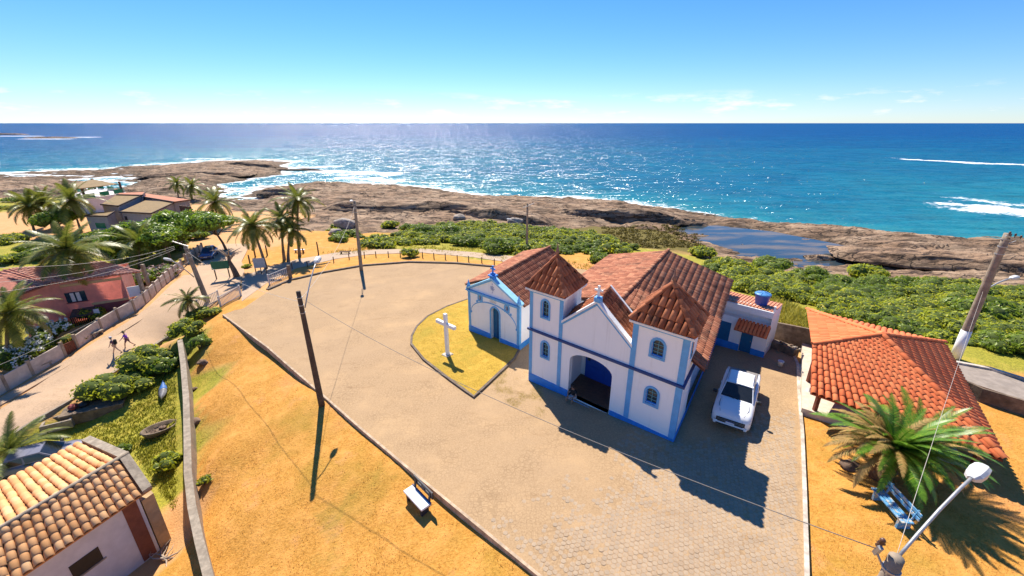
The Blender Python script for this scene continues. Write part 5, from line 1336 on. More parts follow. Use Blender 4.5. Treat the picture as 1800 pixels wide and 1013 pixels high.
def pole(name, label, base, zt, r, mat, lamp=None, arm=None, cross=None, white=0.0, cat='utility pole', heads=3, lean=(0, 0)):
    t = thing(name, label, cat, tuple(base)); h = zt - base[2]
    n = 9; pts = [(lean[0] * k / n, lean[1] * k / n, -.3 + (h + .3) * k / n) for k in range(n + 1)]
    mb = MB(); mb.tube(pts, [r * (1.25 - .45 * k / n) for k in range(n + 1)], 12); mb.build('shaft', mat, t, True)
    top = Vector((lean[0], lean[1], h))
    if white:
        mb = MB(); mb.tube([(0, 0, -.1), (lean[0] * white / h, lean[1] * white / h, white)], [r * 1.29, r * 1.2], 12); mb.build('painted_band', M_WHITEW, t, True)
    for k in range(3):
        z = h - .35 - .45 * k; f = z / h
        mb = MB(); mb.tube([(lean[0] * f, lean[1] * f, z - .025), (lean[0] * f, lean[1] * f, z + .025)], r * .98, 12); mb.build('band', M_STEEL, t)
    if lamp is not None:
        L = Vector(lamp) - Vector(base); a = Vector(arm) - Vector(base) if arm is not None else top - Vector((0, 0, .4))
        d = (L - a); mid = a + d * .5 + Vector((0, 0, .06 * d.length))
        mb = MB(); mb.tube([a, a + d * .25 + Vector((0, 0, .04 * d.length)), mid, a + d * .8 + Vector((0, 0, .04 * d.length)), L], .035 if r < .2 else .045, 8); mb.build('lamp_arm', M_STEEL, t, True)
        dh = Vector((d.x, d.y, d.z * .35)); dh.normalize(); sd = dh.cross(Vector((0, 0, 1))).normalized(); up = sd.cross(dh)
        def q(x, y, z): return L + sd * x + dh * y + up * z
        hm = MB(); rings = []
        for y, w, z0, z1 in ((-.12, .07, -.05, .05), (0, .15, -.07, .11), (.25, .17, -.08, .13), (.46, .15, -.07, .1), (.56, .08, -.04, .05)):
            rings.append([q(-w, y, z0), q(w, y, z0), q(w * 1.0, y, z1 * .5), q(w * .6, y, z1), q(-w * .6, y, z1), q(-w, y, z1 * .5)])
        vs = [p for rr in rings for p in rr]; fs = [(i * 6 + k, i * 6 + (k + 1) % 6, (i + 1) * 6 + (k + 1) % 6, (i + 1) * 6 + k) for i in range(4) for k in range(6)] + [(5, 4, 3, 2, 1, 0), (24, 25, 26, 27, 28, 29)]
        hm.add(vs, fs); ho = hm.build('lamp_head', M_LHEAD, t)
        lm = MB(); lm.add([q(-.11, .05, -.085), q(.11, .05, -.085), q(.11, .42, -.085), q(-.11, .42, -.085)], [(3, 2, 1, 0)]); lm.build('lens', M_LENS, ho)
    if cross is not None:
        e0, e1 = (Vector(c) - Vector(base) for c in cross)
        mb = MB(); mb.tube([e0, e1], .06, 4); ca = mb.build('crossarm', M_STEEL, t)
        for k in range(heads):
            p = e0.lerp(e1, (k + .5) / heads); mb = MB(); mb.lathe([(.02, 0), (.02, .1), (.07, .13), (.04, .17), (.06, .2), (.03, .25)], p.x, p.y, 10); mb.v = [(a, b, c + p.z + .05) for a, b, c in mb.v]; mb.build('insulator', M_INS, ca, True)
        mb = MB(); f = max(0, (e0.z - .7) / h); mb.tube([(lean[0] * f, lean[1] * f, e0.z - .7), tuple(e0.lerp(e1, .75))], .025, 6); mb.build('brace', M_STEEL, t)
    return t, Vector(base) + top
def wire(name, label, a, b, sag, mat=M_WIRE, r=.011, n=24):
    a = Vector(a); b = Vector(b); mb = MB()
    mb.tube([a.lerp(b, k / n) - a - Vector((0, 0, 4 * sag * (k / n) * (1 - k / n))) for k in range(n + 1)], r, 5)
    return tag(mb.build(name, mat, None, True, tuple(a)), label, 'cable')
b1 = on_plaza(565, 708); b1[2] -= .05; z1 = top_z(b1, 512)
lp1 = on_y(556, 460, b1[1] + 2.6)
_, t1 = pole('street_lamp', 'dark timber lamp pole on the edge of the dry slope by the square', b1, z1, .15, M_POLED, lp1, (b1[0] + .05, b1[1] + .1, z1 - 1.0), cat='street lamp', lean=(-.1, 0))
b2 = on_plaza(635, 475); z2 = top_z(b2, 353)
_, t2 = pole('street_lamp', 'tall grey concrete lamp pole at the seaward edge of the square', b2, z2, .17, M_POLE, (b2[0] + .5, b2[1] - 1.5, z2 + .25), (b2[0], b2[1], z2 - .3), cat='street lamp', lean=(.25, 0))
b3 = gat(926, 445); z3 = top_z(b3, 358)
_, t3 = pole('utility_pole', 'grey pole with crossarm and lamp in the scrub behind the chapel', b3, z3, .15, M_POLE, on_y(898, 386, b3[1]), on_y(920, 398, b3[1]), (on_y(919, 365, b3[1] - .2), on_y(939, 357, b3[1] - .2)), heads=4)
b4 = on_plaza(1680, 626); z4 = top_z(b4, 410)
_, t4 = pole('utility_pole', 'concrete pole with whitewashed foot beside the street behind the pavilion', b4, z4, .22, M_POLE, on_y(1779, 489, b4[1] + .6), on_y(1728, 512, b4[1] - .1), (on_y(1768, 414, b4[1] - .25), on_y(1797, 424, b4[1] - .25)), white=1.9)
b5 = np.array([8.02, 6.3, pz(8, 6.3)])
_, t5 = pole('street_lamp', 'concrete lamp pole with long arm standing before the blue bench', b5, 6.55, .17, M_POLE, (10.75, 7.72, 7.32), (8.15, 6.4, 6.35), (on_y(1548, 962, 6.45), on_y(1538, 972, 6.6)), cat='street lamp', heads=2)
b6 = gat(366, 532); z6 = top_z(b6, 430)
_, t6 = pole('utility_pole', 'leaning concrete pole with crossarm and lamp beside the lane', b6, z6, .2, M_POLE, on_y(300, 457, b6[1] - 1.0), on_y(341, 487, b6[1] - .1), (on_y(303, 424, b6[1] - .5), on_y(331, 433, b6[1] - .2)), heads=4, lean=(-.7, 0))
wire('overhead_cable', 'thin cable hanging across the square from dark lamp pole to near lamp pole', t1 - Vector((0, 0, .3)), on_y(1546, 966, 6.5), .75, surf('cable_grey', (.22, .2, .18), .7, .1, 5))
wire('overhead_cable', 'pale cable rising from near lamp pole towards the street behind the pavilion', (8.2, 6.45, 6.3), on_y(1728, 512, b4[1] - .1), .5, M_WIREW, .006)
wire('overhead_cable', 'cable between the dark lamp pole and the seaward lamp pole', t1 - Vector((0, 0, .5)), t2 - Vector((0, 0, .5)), .8, M_WIREW)
wire('overhead_cable', 'cable from dark lamp pole to the leaning pole by the lane', t1 - Vector((0, 0, .6)), t6 - Vector((0, 0, .6)), .7, M_WIREW)
for k, (u, v) in enumerate(((-60, 470), (-60, 500), (-60, 520))):
    wire('overhead_cable', ['upper', 'middle', 'lower'][k] + ' cable of the three running left from the leaning pole', t6 - Vector((.8, .3, .05 + .15 * k)), on_y(u, v, 22), .6, M_WIREW)
wire('overhead_cable', 'pale cable hanging along the fence past the white flowers', t6 - Vector((0, 0, 1.6)), on_y(-60, 665, 22), .7, M_WIREW)
wire('overhead_cable', 'cable over the scrub between the seaward lamp pole and the crossarm pole', t2 - Vector((0, 0, .2)), t3 - Vector((0, 0, .2)), .9)

# ================================================================== standing cross, benches
cp = on_plaza(787, 625); cp[2] += .1
cr = thing('cross', 'tall plain white cross standing on the lawn before the chapel', 'cross', tuple(cp), math.radians(-41.5))
mb = MB(); mb.bbox(-.32, .32, -.32, .32, -.15, .06, .04); mb.build('base', M_KERB, cr)
mb = MB(); mb.bbox(-.13, .13, -.11, .11, .05, 3.2, .025); mb.build('upright', M_WHITEW, cr)
mb = MB(); mb.bbox(-.98, .98, -.1, .1, 2.28, 2.52, .025); mb.v = [(a, b * 1.16, c) for a, b, c in mb.v]; mb.build('crossarm', M_WHITEW, cr)
M_BENCHK = surf('bench_black', (.035, .035, .045), .6, .3, 6); M_BENCHN = surf('bench_navy', (.03, .05, .16), .6, .3, 6); M_BENCHB, nt, bs = new_mat('peeling_blue')
v = wcoords(nt); nt.links.new(mixc(nt, ramp(nt, tnoise(nt, v, 5, 6, .75), .5, .58), (.08, .28, .5), (.5, .46, .38)), bs.inputs['Base Color']); bs.inputs['Roughness'].default_value = .8; bump(nt, bs, tnoise(nt, v, 8, 5), .4, .02)
bo = at(735, 888); d0 = on_plaza(708, 863); d1 = on_plaza(747, 903); ba = math.atan2(d1[1] - d0[1], d1[0] - d0[0])
bench = thing('bench', 'white concrete bench with slotted black backrest on the dry slope', 'bench', (bo[0], bo[1], G(bo[0], bo[1])), ba)
mb = MB(); mb.bbox(-.72, .72, -.26, .2, .4, .48, .02); mb.build('seat', M_WHITEW, bench)
mb = MB(); mb.box(-.72, .72, .2, .24, .36, .52); mb.build('seat_rail', M_BENCHN, bench)
mb = MB()
for z0, z1 in ((.62, .74), (.86, .98)): mb.box(-.72, .72, .3, .36, z0, z1)
for x0, x1 in ((-.72, -.5), (-.12, .12), (.5, .72)): mb.box(x0, x1, .3, .36, .74, .86)
mb.build('backrest', M_BENCHK, bench)
for x in (-.55, .55):
    mb = MB(); mb.box(x - .06, x + .06, -.2, .16, -.2, .4); mb.build('leg', M_BENCHK, bench)
    mb = MB(); mb.add([(x - .05, .16, .2), (x + .05, .16, .2), (x + .05, .3, .98), (x - .05, .3, .98), (x - .05, .24, .2), (x + .05, .24, .2), (x + .05, .302, .7), (x - .05, .302, .7)], [(0, 1, 2, 3), (5, 4, 7, 6), (1, 5, 6, 2), (4, 0, 3, 7)]); mb.build('back_support', M_BENCHK, bench)
e0, e1 = on_plaza(1545, 875), on_plaza(1590, 925); ba = math.atan2(e1[1] - e0[1], e1[0] - e0[0]); bo = (e0 + e1) / 2
bb = thing('bench', 'peeling blue slatted bench beside the cycad', 'bench', (bo[0], bo[1], G(bo[0], bo[1])), ba)
for k in range(3):
    mb = MB(); mb.bbox(-.85, .85, -.3 + k * .15, -.17 + k * .15, .4, .45, .01); mb.build('slat', M_BENCHB, bb)
for k in range(2):
    mb = MB(); mb.bbox(-.85, .85, .22 + .03 * k, .26 + .03 * k, .55 + k * .18, .69 + k * .18, .01); mb.build('slat', M_BENCHB, bb)
for x in (-.65, .65):
    mb = MB(); mb.box(x - .05, x + .05, -.28, .2, -.2, .4); mb.build('leg', M_BENCHB, bb); mb = MB(); mb.tube([(x, .14, .3), (x, .3, .9)], .035, 6); mb.build('back_post', M_BENCHB, bb)

# ================================================================== people
M_SKIN = surf('skin', (.36, .19, .12), .6, .12, 9); M_SKIN2 = surf('skin_pale', (.62, .4, .29), .6, .12, 9)
M_CLK = surf('black_cloth', (.02, .02, .022), .9, .3, 9); M_CLW = surf('white_cloth', (.62, .6, .62), .9, .15, 9); M_CLP = surf('purple_cloth', (.24, .05, .7), .9, .2, 9); M_HAIR = surf('dark_hair', (.025, .015, .01), .7, .3, 12); M_CLD = surf('plum_cloth', (.16, .07, .12), .9, .25, 9); M_STRAW = surf('straw_hat', (.28, .2, .1), .9, .2, 12)
def skin_mesh(name, J, E, mat, sub=1):
    """Continuous figure grown from a skeleton of joints (position, radius)."""
    keys = list(J); me = bpy.data.meshes.new(name)
    me.from_pydata([J[k][0] for k in keys], [(keys.index(a), keys.index(b)) for a, b in E], [])
    o = bpy.data.objects.new(name, me); COL.objects.link(o)
    md = o.modifiers.new('skin', 'SKIN'); md.use_smooth_shade = True
    sv = me.skin_vertices[0].data
    for i, k in enumerate(keys):
        r = J[k][1]; sv[i].radius = r if hasattr(r, '__len__') else (r, r)
    sv[0].use_root = True
    ss = o.modifiers.new('sub', 'SUBSURF'); ss.levels = sub; ss.render_levels = sub
    dg = bpy.context.evaluated_depsgraph_get(); dg.update()
    res = bpy.data.meshes.new_from_object(o.evaluated_get(dg)); res.materials.clear(); res.materials.append(mat); res.name = name
    bpy.data.objects.remove(o, do_unlink=True)
    for p in res.polygons: p.use_smooth = True
    return res
def person(label, loc, rz, pose, skin, top, bottom, hat=None, hatmat=None, pack=False):
    """pose: joint name -> (x, y, z); y is forward. The body is one mesh, clothes are its children."""
    t = thing('person', label, 'person', loc, rz); P = {k: Vector(v) for k, v in pose.items()}
    J = {'pelvis': (P['pelvis'], .11), 'belly': ((P['pelvis'] + P['chest']) / 2, .105), 'chest': (P['chest'], (.13, .1)), 'neck': (P['neck'], .05), 'head0': (P['head'] - Vector((0, -.01, .07)), .062), 'head1': (P['head'], .088), 'head2': (P['head'] + Vector((0, -.01, .08)), .07), 'nose': (P['head'] + Vector((0, .1, -.02)), .014)}
    E = [('pelvis', 'belly'), ('belly', 'chest'), ('chest', 'neck'), ('neck', 'head0'), ('head0', 'head1'), ('head1', 'head2'), ('head1', 'nose')]
    for s, sg in (('l', -1), ('r', 1)):
        J.update({s + 'sh': (P[s + 'sh'], .055), s + 'el': (P[s + 'el'], .042), s + 'wr': (P[s + 'wr'], .03), s + 'hip': (P[s + 'hip'], .085), s + 'kn': (P[s + 'kn'], .058), s + 'ca': (P[s + 'kn'].lerp(P[s + 'an'], .35), .055), s + 'an': (P[s + 'an'], .036), s + 'toe': (P[s + 'toe'], .03)})
        E += [('chest', s + 'sh'), (s + 'sh', s + 'el'), (s + 'el', s + 'wr'), ('pelvis', s + 'hip'), (s + 'hip', s + 'kn'), (s + 'kn', s + 'ca'), (s + 'ca', s + 'an'), (s + 'an', s + 'toe')]
        d = (P[s + 'wr'] - P[s + 'el']).normalized(); sd = d.cross(Vector((0, 1, .3))).normalized(); pm = P[s + 'wr'] + d * .06
        J[s + 'palm'] = (pm, (.036, .02)); E.append((s + 'wr', s + 'palm'))
        for k in range(4):
            f1 = pm + d * .05 + sd * (.024 - .016 * k); f2 = f1 + (d * .8 + Vector((0, 0, -.35))).normalized() * (.05 - .006 * abs(k - 1.4))
            J[f'{s}f{k}'] = (f1, .009); J[f'{s}g{k}'] = (f2, .008); E += [(s + 'palm', f'{s}f{k}'), (f'{s}f{k}', f'{s}g{k}')]
        J[s + 'th'] = (P[s + 'wr'] + d * .05 + sd * .055, .01); E.append((s + 'palm', s + 'th'))
    link('body', skin_mesh('body', J, E, skin), t)
    Js = {k: J[k] for k in ('belly', 'chest', 'neck', 'pelvis')}
    Jt = {'belly': (J['belly'][0], .125), 'pelvis': (P['pelvis'] + Vector((0, 0, .06)), .128), 'chest': (P['chest'], (.155, .122)), 'neck': (P['neck'].lerp(P['chest'], .45), .075)}
    Et = [('belly', 'pelvis'), ('belly', 'chest'), ('chest', 'neck')]
    for s in 'lr':
        Jt[s + 'sh'] = (P[s + 'sh'], .072); Jt[s + 'el'] = (P[s + 'sh'].lerp(P[s + 'el'], .62), .062); Et += [('chest', s + 'sh'), (s + 'sh', s + 'el')]
    link('shirt', skin_mesh('shirt', Jt, Et, top), t)
    Jb = {'pelvis': (P['pelvis'], .128)}; Eb = []
    for s in 'lr':
        Jb[s + 'hip'] = (P[s + 'hip'], .105); Jb[s + 'kn'] = (P[s + 'hip'].lerp(P[s + 'kn'], .8), .083); Eb += [('pelvis', s + 'hip'), (s + 'hip', s + 'kn')]
    link('shorts', skin_mesh('shorts', Jb, Eb, bottom), t)
    for s in 'lr':
        mb = MB(); mb.tube([P[s + 'an'] - Vector((0, .05, .03)), P[s + 'an'].lerp(P[s + 'toe'], .5) - Vector((0, 0, .02)), P[s + 'toe'] + (P[s + 'toe'] - P[s + 'an']) * .25], [.04, .046, .03], 8); mb.build('shoe', M_CLK, t, True)
    h = P['head']
    for s in (-1, 1):
        me = pebble(.012, 1, (1, .6, 1), 1, 0); me.materials.append(M_CLK); link('eye', me, t, h + Vector((s * .034, .083, .012)))
        me = pebble(.026, 2, (.4, .7, 1.2), 1, 0); me.materials.append(skin); link('ear', me, t, h + Vector((s * .09, -.01, 0)))
    me = pebble(.018, 3, (1.5, .4, .35), 1, 0); me.materials.append(surf('lips', (.3, .1, .09), .5, .1, 9)); link('mouth', me, t, h + Vector((0, .082, -.06)))
    mb = MB(); mb.lathe([(.098, -.02), (.101, .04), (.085, .1), (.045, .135), (.0, .145)], n=14); mb.build('hair', M_HAIR, t, True, h + Vector((0, -.022, .015)))
    if hat:
        mb = MB(); mb.lathe([(.11, .06), (.19 if hat == 'brim' else .115, .065), (.19 if hat == 'brim' else .118, .075), (.115, .09), (.1, .16), (.05, .19), (.0, .195)], n=16); mb.build('hat', hatmat, t, True, h + Vector((0, -.01, .01)))
    if pack:
        mb = MB(); c = P['chest']; mb.bbox(c.x - .14, c.x + .14, c.y - .3, c.y - .12, c.z - .3, c.z + .14, .04); mb.build('backpack', M_CLK, t)
    return t
sit = {'pelvis': (0, 0, .1), 'chest': (0, .06, .5), 'neck': (0, .09, .66), 'head': (0, .13, .8), 'lsh': (-.19, .06, .56), 'rsh': (.19, .06, .56), 'lel': (-.27, .2, .34), 'rel': (.27, .2, .34), 'lwr': (-.14, .4, .27), 'rwr': (.1, .42, .26),
       'lhip': (-.1, .05, .1), 'rhip': (.1, .05, .1), 'lkn': (-.2, .46, .17), 'rkn': (.18, .46, .17), 'lan': (-.2, .5, -.22), 'ran': (.16, .48, -.22), 'ltoe': (-.22, .65, -.27), 'rtoe': (.18, .63, -.27)}
sp = chw((3.35, -.0, .0))
person('person in black shirt and white shorts seated on the church porch step', (sp[0], sp[1], -.0 + .03), CH_A1 + math.pi, sit, M_SKIN, M_CLK, M_CLW)
def walker(k):
    s = 1 if k else -1
    return {'pelvis': (0, 0, .92), 'chest': (0, .03, 1.3), 'neck': (0, .04, 1.46), 'head': (0, .07, 1.6), 'lsh': (-.2, .03, 1.38), 'rsh': (.2, .03, 1.38), 'lel': (-.26, .03 - .1 * s, 1.12), 'rel': (.26, .03 + .1 * s, 1.12), 'lwr': (-.25, .1 - .16 * s, .9), 'rwr': (.25, .1 + .16 * s, .9),
            'lhip': (-.1, 0, .9), 'rhip': (.1, 0, .9), 'lkn': (-.1, .2 * s, .5), 'rkn': (.1, -.12 * s, .5), 'lan': (-.1, .28 * s if s > 0 else -.42, .1 if s > 0 else .16), 'ran': (.1, -.42 if s > 0 else .28, .16 if s > 0 else .1), 'ltoe': (-.11, .28 * s + .14 if s > 0 else -.3, .05), 'rtoe': (.11, -.3 if s > 0 else .42, .05)}
w1 = at(228, 611); w2 = at(206, 622)
pw = walker(1); pw['lel'] = (-.42, .12, 1.22); pw['lwr'] = (-.62, .26, 1.1)
M_SKIN = surf('skin_warm', (.55, .32, .21), .6, .12, 9)
person('person in purple shirt and brimmed hat striding up the lane', (w1[0], w1[1], w1[2] + .035), math.radians(115), pw, M_SKIN, M_CLP, M_CLD, 'brim', M_STRAW).scale = (.9, .9, .9)
person('person in dark top with backpack and white cap walking up the lane', (w2[0], w2[1], w2[2] + .035), math.radians(112), walker(0), M_SKIN2, M_CLD, M_SKIN2, 'cap', M_CLW, True).scale = (.9, .9, .9)
# ================================================================== lane fence with posts, gate, pavement benches
M_FENCE = surf('fence_panel_plaster', (.62, .52, .43), .9, .15, 3, (.28, .2, .14), .45, .2); M_FPOST = surf('fence_post_concrete', (.36, .28, .2), .9, .25, 4, (.16, .11, .08), .5)
def fence(label, pxs, h, skip=()):
    P = [at(*p) for p in pxs]; o = thing('fence', label, 'fence', tuple(P[0]))
    for i, p in enumerate(P):
        q = p - P[0]; ph = h + .18
        mb = MB(); mb.bbox(-.1, .1, -.1, .1, -.4, ph, .015); po = mb.build('post', M_FPOST, o, False, tuple(q))
        d = P[min(i + 1, len(P) - 1)] - P[max(i - 1, 0)]; po.rotation_euler.z = math.atan2(d[1], d[0])
        if i < len(P) - 1 and i not in skip:
            a, b = P[i] - P[0], P[i + 1] - P[0]; d = b - a; L = math.hypot(d[0], d[1]); nx, ny = -d[1] / L * .05, d[0] / L * .05
            e = d / L * .08; a = a + e; b = b - e
            mb = MB(); mb.add([(a[0] - nx, a[1] - ny, a[2] - .4), (b[0] - nx, b[1] - ny, b[2] - .4), (b[0] + nx, b[1] + ny, b[2] - .4), (a[0] + nx, a[1] + ny, a[2] - .4), (a[0] - nx, a[1] - ny, a[2] + h), (b[0] - nx, b[1] - ny, b[2] + h), (b[0] + nx, b[1] + ny, b[2] + h), (a[0] + nx, a[1] + ny, a[2] + h)],
                              [(4, 5, 6, 7), (0, 1, 5, 4), (2, 3, 7, 6), (1, 2, 6, 5), (3, 0, 4, 7)]); mb.build('panel', M_FENCE, o)
    return P
F1 = fence('long pale panel fence with concrete posts along the lane', [(-60, 728), (-22, 707), (14, 686), (59, 660), (116, 627), (138, 613), (180, 583), (210, 564), (238, 549), (256, 535), (265, 526), (275, 516), (284, 507), (292, 499), (300, 492), (307, 486), (315, 480), (322, 474)], 1.2, skip=(4,))
F2 = fence('short pale fence beyond the flower hedge at the lane end', [(329, 466), (337, 460), (345, 454), (352, 449), (358, 445)], 1.3)
g0, g1 = F1[4], F1[5]; gd = g1 - g0; gt = thing('garden_gate', 'rusty low slatted gate in the lane fence', 'gate', tuple(g0), math.atan2(gd[1], gd[0])); gl = math.hypot(gd[0], gd[1])
M_RUST = surf('rusty_red', (.22, .07, .035), .8, .35, 8, (.08, .04, .03), .5)
for k in range(7):
    x = .18 + (gl - .36) * k / 6; mb = MB(); mb.box(x - .05, x + .05, -.03, .03, .05, 1.05); mb.build('slat', M_RUST, gt)
for z in (.25, .85):
    mb = MB(); mb.box(.12, gl - .12, .032, .07, z - .04, z + .04); mb.build('rail', M_RUST, gt)
structure(strip([tuple(p + np.array([0, 0, .04])) for p in (at(u + 10, v + 8) for u, v in ((-60, 728), (14, 686), (59, 660), (116, 627), (180, 586), (238, 550), (265, 528), (300, 493), (322, 476)))], 1.0, .05, 'pavement', M_ROAD))
for (u0, v0, u1, v1, lb) in ((162, 596, 182, 585, 'plain concrete bench against the lane fence by the gate'), (64, 655, 92, 640, 'plain concrete bench against the lane fence under the white flowers')):
    a, b = at(u0, v0), at(u1, v1); d = b - a; L = math.hypot(d[0], d[1]); t = thing('bench', lb, 'bench', tuple((a + b) / 2), math.atan2(d[1], d[0]))
    mb = MB(); mb.bbox(-L / 2, L / 2, -.2, .2, .38, .47, .02); mb.build('seat', M_CONC, t)
    for x in (-.35 * L, .35 * L): mb = MB(); mb.box(x - .07, x + .07, -.16, .16, -.2, .38); mb.build('leg', M_CONC, t)

# ================================================================== house helpers
def px_house(t, px, zt, zb, inset, roof_mat, wall_mat, rise=.0, th=.14, walls=True):
    """A roof slab over the given outline with walls set in below it."""
    o = np.array(t.location); P = [on_z(u, v, z) for (u, v), z in zip(px, zt)]; c = sum(P) / len(P)
    roof_deck([tuple(tuple(p) for p in P)], roof_mat, 'roof', t, tuple(o), 0, th)
    if walls:
        Q = [c + (p - c) * inset for p in P]; n = len(Q); mb = MB()
        for i in range(n):
            a, b = Q[i] - o, Q[(i + 1) % n] - o; mb.add([(a[0], a[1], zb - o[2]), (b[0], b[1], zb - o[2]), (b[0], b[1], b[2] - th - .01), (a[0], a[1], a[2] - th - .01)], [(0, 1, 2, 3), (3, 2, 1, 0)])
        mb.build('wall', wall_mat, t)
    return P
def wall_rect(t, a, b, z0, z1, off, name, mat, parent=None, th=.06):
    """A flat piece on the vertical wall line a-b (2D points), pushed out by off towards the camera."""
    o = t.location; a = np.array(a[:2]); b = np.array(b[:2]); d = (b - a) / np.linalg.norm(b - a); n = np.array([d[1], -d[0]])
    if n.dot(-a) < 0: n = -n
    A, B = a + n * off - np.array(o[:2]), b + n * off - np.array(o[:2]); C, D = B - n * th, A - n * th
    mb = MB(); z0 -= o[2]; z1 -= o[2]
    mb.add([(*A, z0), (*B, z0), (*C, z0), (*D, z0), (*A, z1), (*B, z1), (*C, z1), (*D, z1)], [(3, 2, 1, 0), (4, 5, 6, 7), (0, 1, 5, 4), (1, 2, 6, 5), (2, 3, 7, 6), (3, 0, 4, 7)])
    return mb.build(name, mat, parent or t)
# ------------------------------------------------------------------ pink house
M_PINK = surf('pink_wall', (.84, .44, .37), .85, .12, 2, (.4, .14, .1), .3); M_PINKD = surf('maroon_wall', (.24, .07, .07), .85, .15, 2); M_BAND = surf('cream_band', (.56, .38, .2), .8, .1, 3); M_TILE_PK = tile_mat('pink_clay_tile', (.5, .2, .14), (.6, .27, .19), (.68, .35, .25), stain_amt=.3); M_DECK_K = surf('roof_channels_pink', (.36, .13, .09), .9, .3, 4)
E1, E2, R1, R2 = on_z(89, 498, 1.2), on_z(248, 477, 1.2), on_z(13, 473, 2.3), on_z(181, 460, 2.3); L1 = on_z(22, 522, 1.2)
PO = np.array([E1[0], E1[1], -3.2]); pink = thing('pink_house', 'two storey pink house with red tiled roof behind the lane fence', 'house', tuple(PO))
L2 = R1 + (L1 - E1) * 1.0 + np.array([-2.5, -1.6, -.6]); B2 = R2 + (R2 - E2) * .9 + np.array([0, 0, -1.6]); B1 = B2 + (R1 - R2)
prf = roof_deck([(E1, E2, R2, R1), (L1, E1, R1, L2), (R1, R2, B2, B1)], M_DECK_K, 'roof', pink, tuple(PO), .02, .12)
TPK = tile_mesh('pink_tile', M_TILE_PK)
place_tiles(prf, tuple(PO), col_tiles(patch_cols(E1, E2, R1, R2, .26) + patch_cols(L1, E1, L2, R1, .26), .5), TPK)
da = (E2 - E1) / np.linalg.norm((E2 - E1)[:2]); nb = np.array([-da[1], da[0], 0])
if nb[:2].dot(-E1[:2]) > 0: nb = -nb
W0 = E1 + da * .35 + nb * .5; W1 = E1 + (E2 - E1) * .74 + nb * .5; W2 = W1 + nb * 4; W3 = W0 + nb * 4; WL = L1 + (E1 - L1) * .1 + nb * .5 - da * .0 + (L2 - L1) * .1; 
mb = MB()
for a, b in ((W0, W1), (W1, W2), (W2, W3), (WL, W0), (W3, WL + nb * 3)):
    a, b = a - PO, b - PO; mb.add([(a[0], a[1], -.4), (b[0], b[1], -.4), (b[0], b[1], 4.32), (a[0], a[1], 4.32)], [(0, 1, 2, 3), (3, 2, 1, 0)])
mb.build('wall', M_PINK, pink)
lerp2 = lambda a, b, t: a + (b - a) * t
wall_rect(pink, W0, W1, .55, .8, .03, 'cream_band', M_BAND); wall_rect(pink, lerp2(W0, W1, .38), W1, -1.62, -1.38, .04, 'floor_band', M_BAND); wall_rect(pink, lerp2(W0, W1, .4), W1, -3.3, -1.63, .02, 'lower_wall', M_PINKD)
ww = wall_rect(pink, lerp2(W0, W1, .02), lerp2(W0, W1, .34), -1.05, -.05, .03, 'window', M_PANE)
for s0, s1 in ((.1, .16), (.19, .25)): wall_rect(pink, lerp2(W0, W1, s0), lerp2(W0, W1, s1), -.98, -.12, .05, 'curtain', M_CLW, ww, .02)
wall_rect(pink, lerp2(W0, W1, .0), lerp2(W0, W1, .36), -1.12, -1.06, .06, 'sill', M_PINKD)
a0, a1 = lerp2(W0, W1, .05), lerp2(W0, W1, .42); nn = -nb
cv = [np.array([*(p[:2]), -1.75]) for p in (a0, a1)] + [np.array([*((p + nn * 1.5)[:2]), -2.05]) for p in (a1, a0)]
roof_deck([tuple(tuple(p) for p in cv)], surf('old_awning', (.16, .1, .07), .85, .35, 5, (.07, .05, .04), .5), 'awning', pink, tuple(PO), 0, .06)
gr = MB()
for k in range(12):
    p = lerp2(a0, a1, (k + .5) / 12) + nn * 1.4 - PO; gr.box(p[0] - .03, p[0] + .03, p[1] - .03, p[1] + .03, 0, 1.2)
gr.build('grille', M_BLACK, pink)
wall_rect(pink, lerp2(W0, W1, .43), lerp2(W0, W1, .52), -3.2, -1.7, 1.2, 'side_panel', M_WHITEW)
V0, V1 = W1 + da * .1, E2 - da * .35 + nb * .5
wall_rect(pink, V0, V1, -1.4, -.35, .0, 'balcony_wall', M_WHITEW); wall_rect(pink, V0 + nb * 1.2, V1 + nb * 1.2, -1.55, -1.42, .0, 'balcony_floor', M_CONC, None, 1.2)
for p in (E2 - da * .4 + nb * .35, E2 - da * .4 + nb * 3.4): q = p - PO; mb = MB(); mb.bbox(q[0] - .15, q[0] + .15, q[1] - .15, q[1] + .15, -.4, 4.28, .02); mb.build('column', M_CONC, pink)

# ------------------------------------------------------------------ the tiled house at the lower left
BR0, BR1 = on_z(227, 798, .15), on_z(0, 932, .15); BF0, BB0 = on_z(268, 857, -.72), on_z(160, 769, -.5); bd = (BR1 - BR0); bd = bd / np.linalg.norm(bd); Lh = 9.0
BR1 = BR0 + bd * Lh; BF1 = BF0 + bd * (Lh + .6); BB1 = BB0 + bd * (Lh - 1)
HO = np.array([BF0[0], BF0[1], -4.2]); bh = thing('tiled_house', 'low white house with pale barrel tile roof in the lower left corner', 'house', tuple(HO))
hr = roof_deck([(BF0, BF1, BR1, BR0), (BB0, BR0, BR1, BB1)], M_DECK_P, 'roof', bh, tuple(HO), .02, .1)
place_tiles(hr, tuple(HO), col_tiles(patch_cols(BF0 + bd * .45, BF1, BR0 + bd * .45, BR1, .3) + patch_cols(BB1, BB0 + bd * .45, BR1, BR0 + bd * .45, .3), .42, .02), TP)
for a, b in ((BR0, BF0), (BR0, BB0)):
    A, B = Vector(a) - Vector(HO), Vector(b) - Vector(HO); e = Vector(bd) * .38
    mb = MB(); u = Vector((0, 0, .14)); mb.add([A, B, B + e, A + e, A + u, B + u, B + e + u, A + e + u], [(3, 2, 1, 0), (4, 5, 6, 7), (0, 1, 5, 4), (1, 2, 6, 5), (2, 3, 7, 6), (3, 0, 4, 7)]); mb.build('verge', M_CONC, bh)
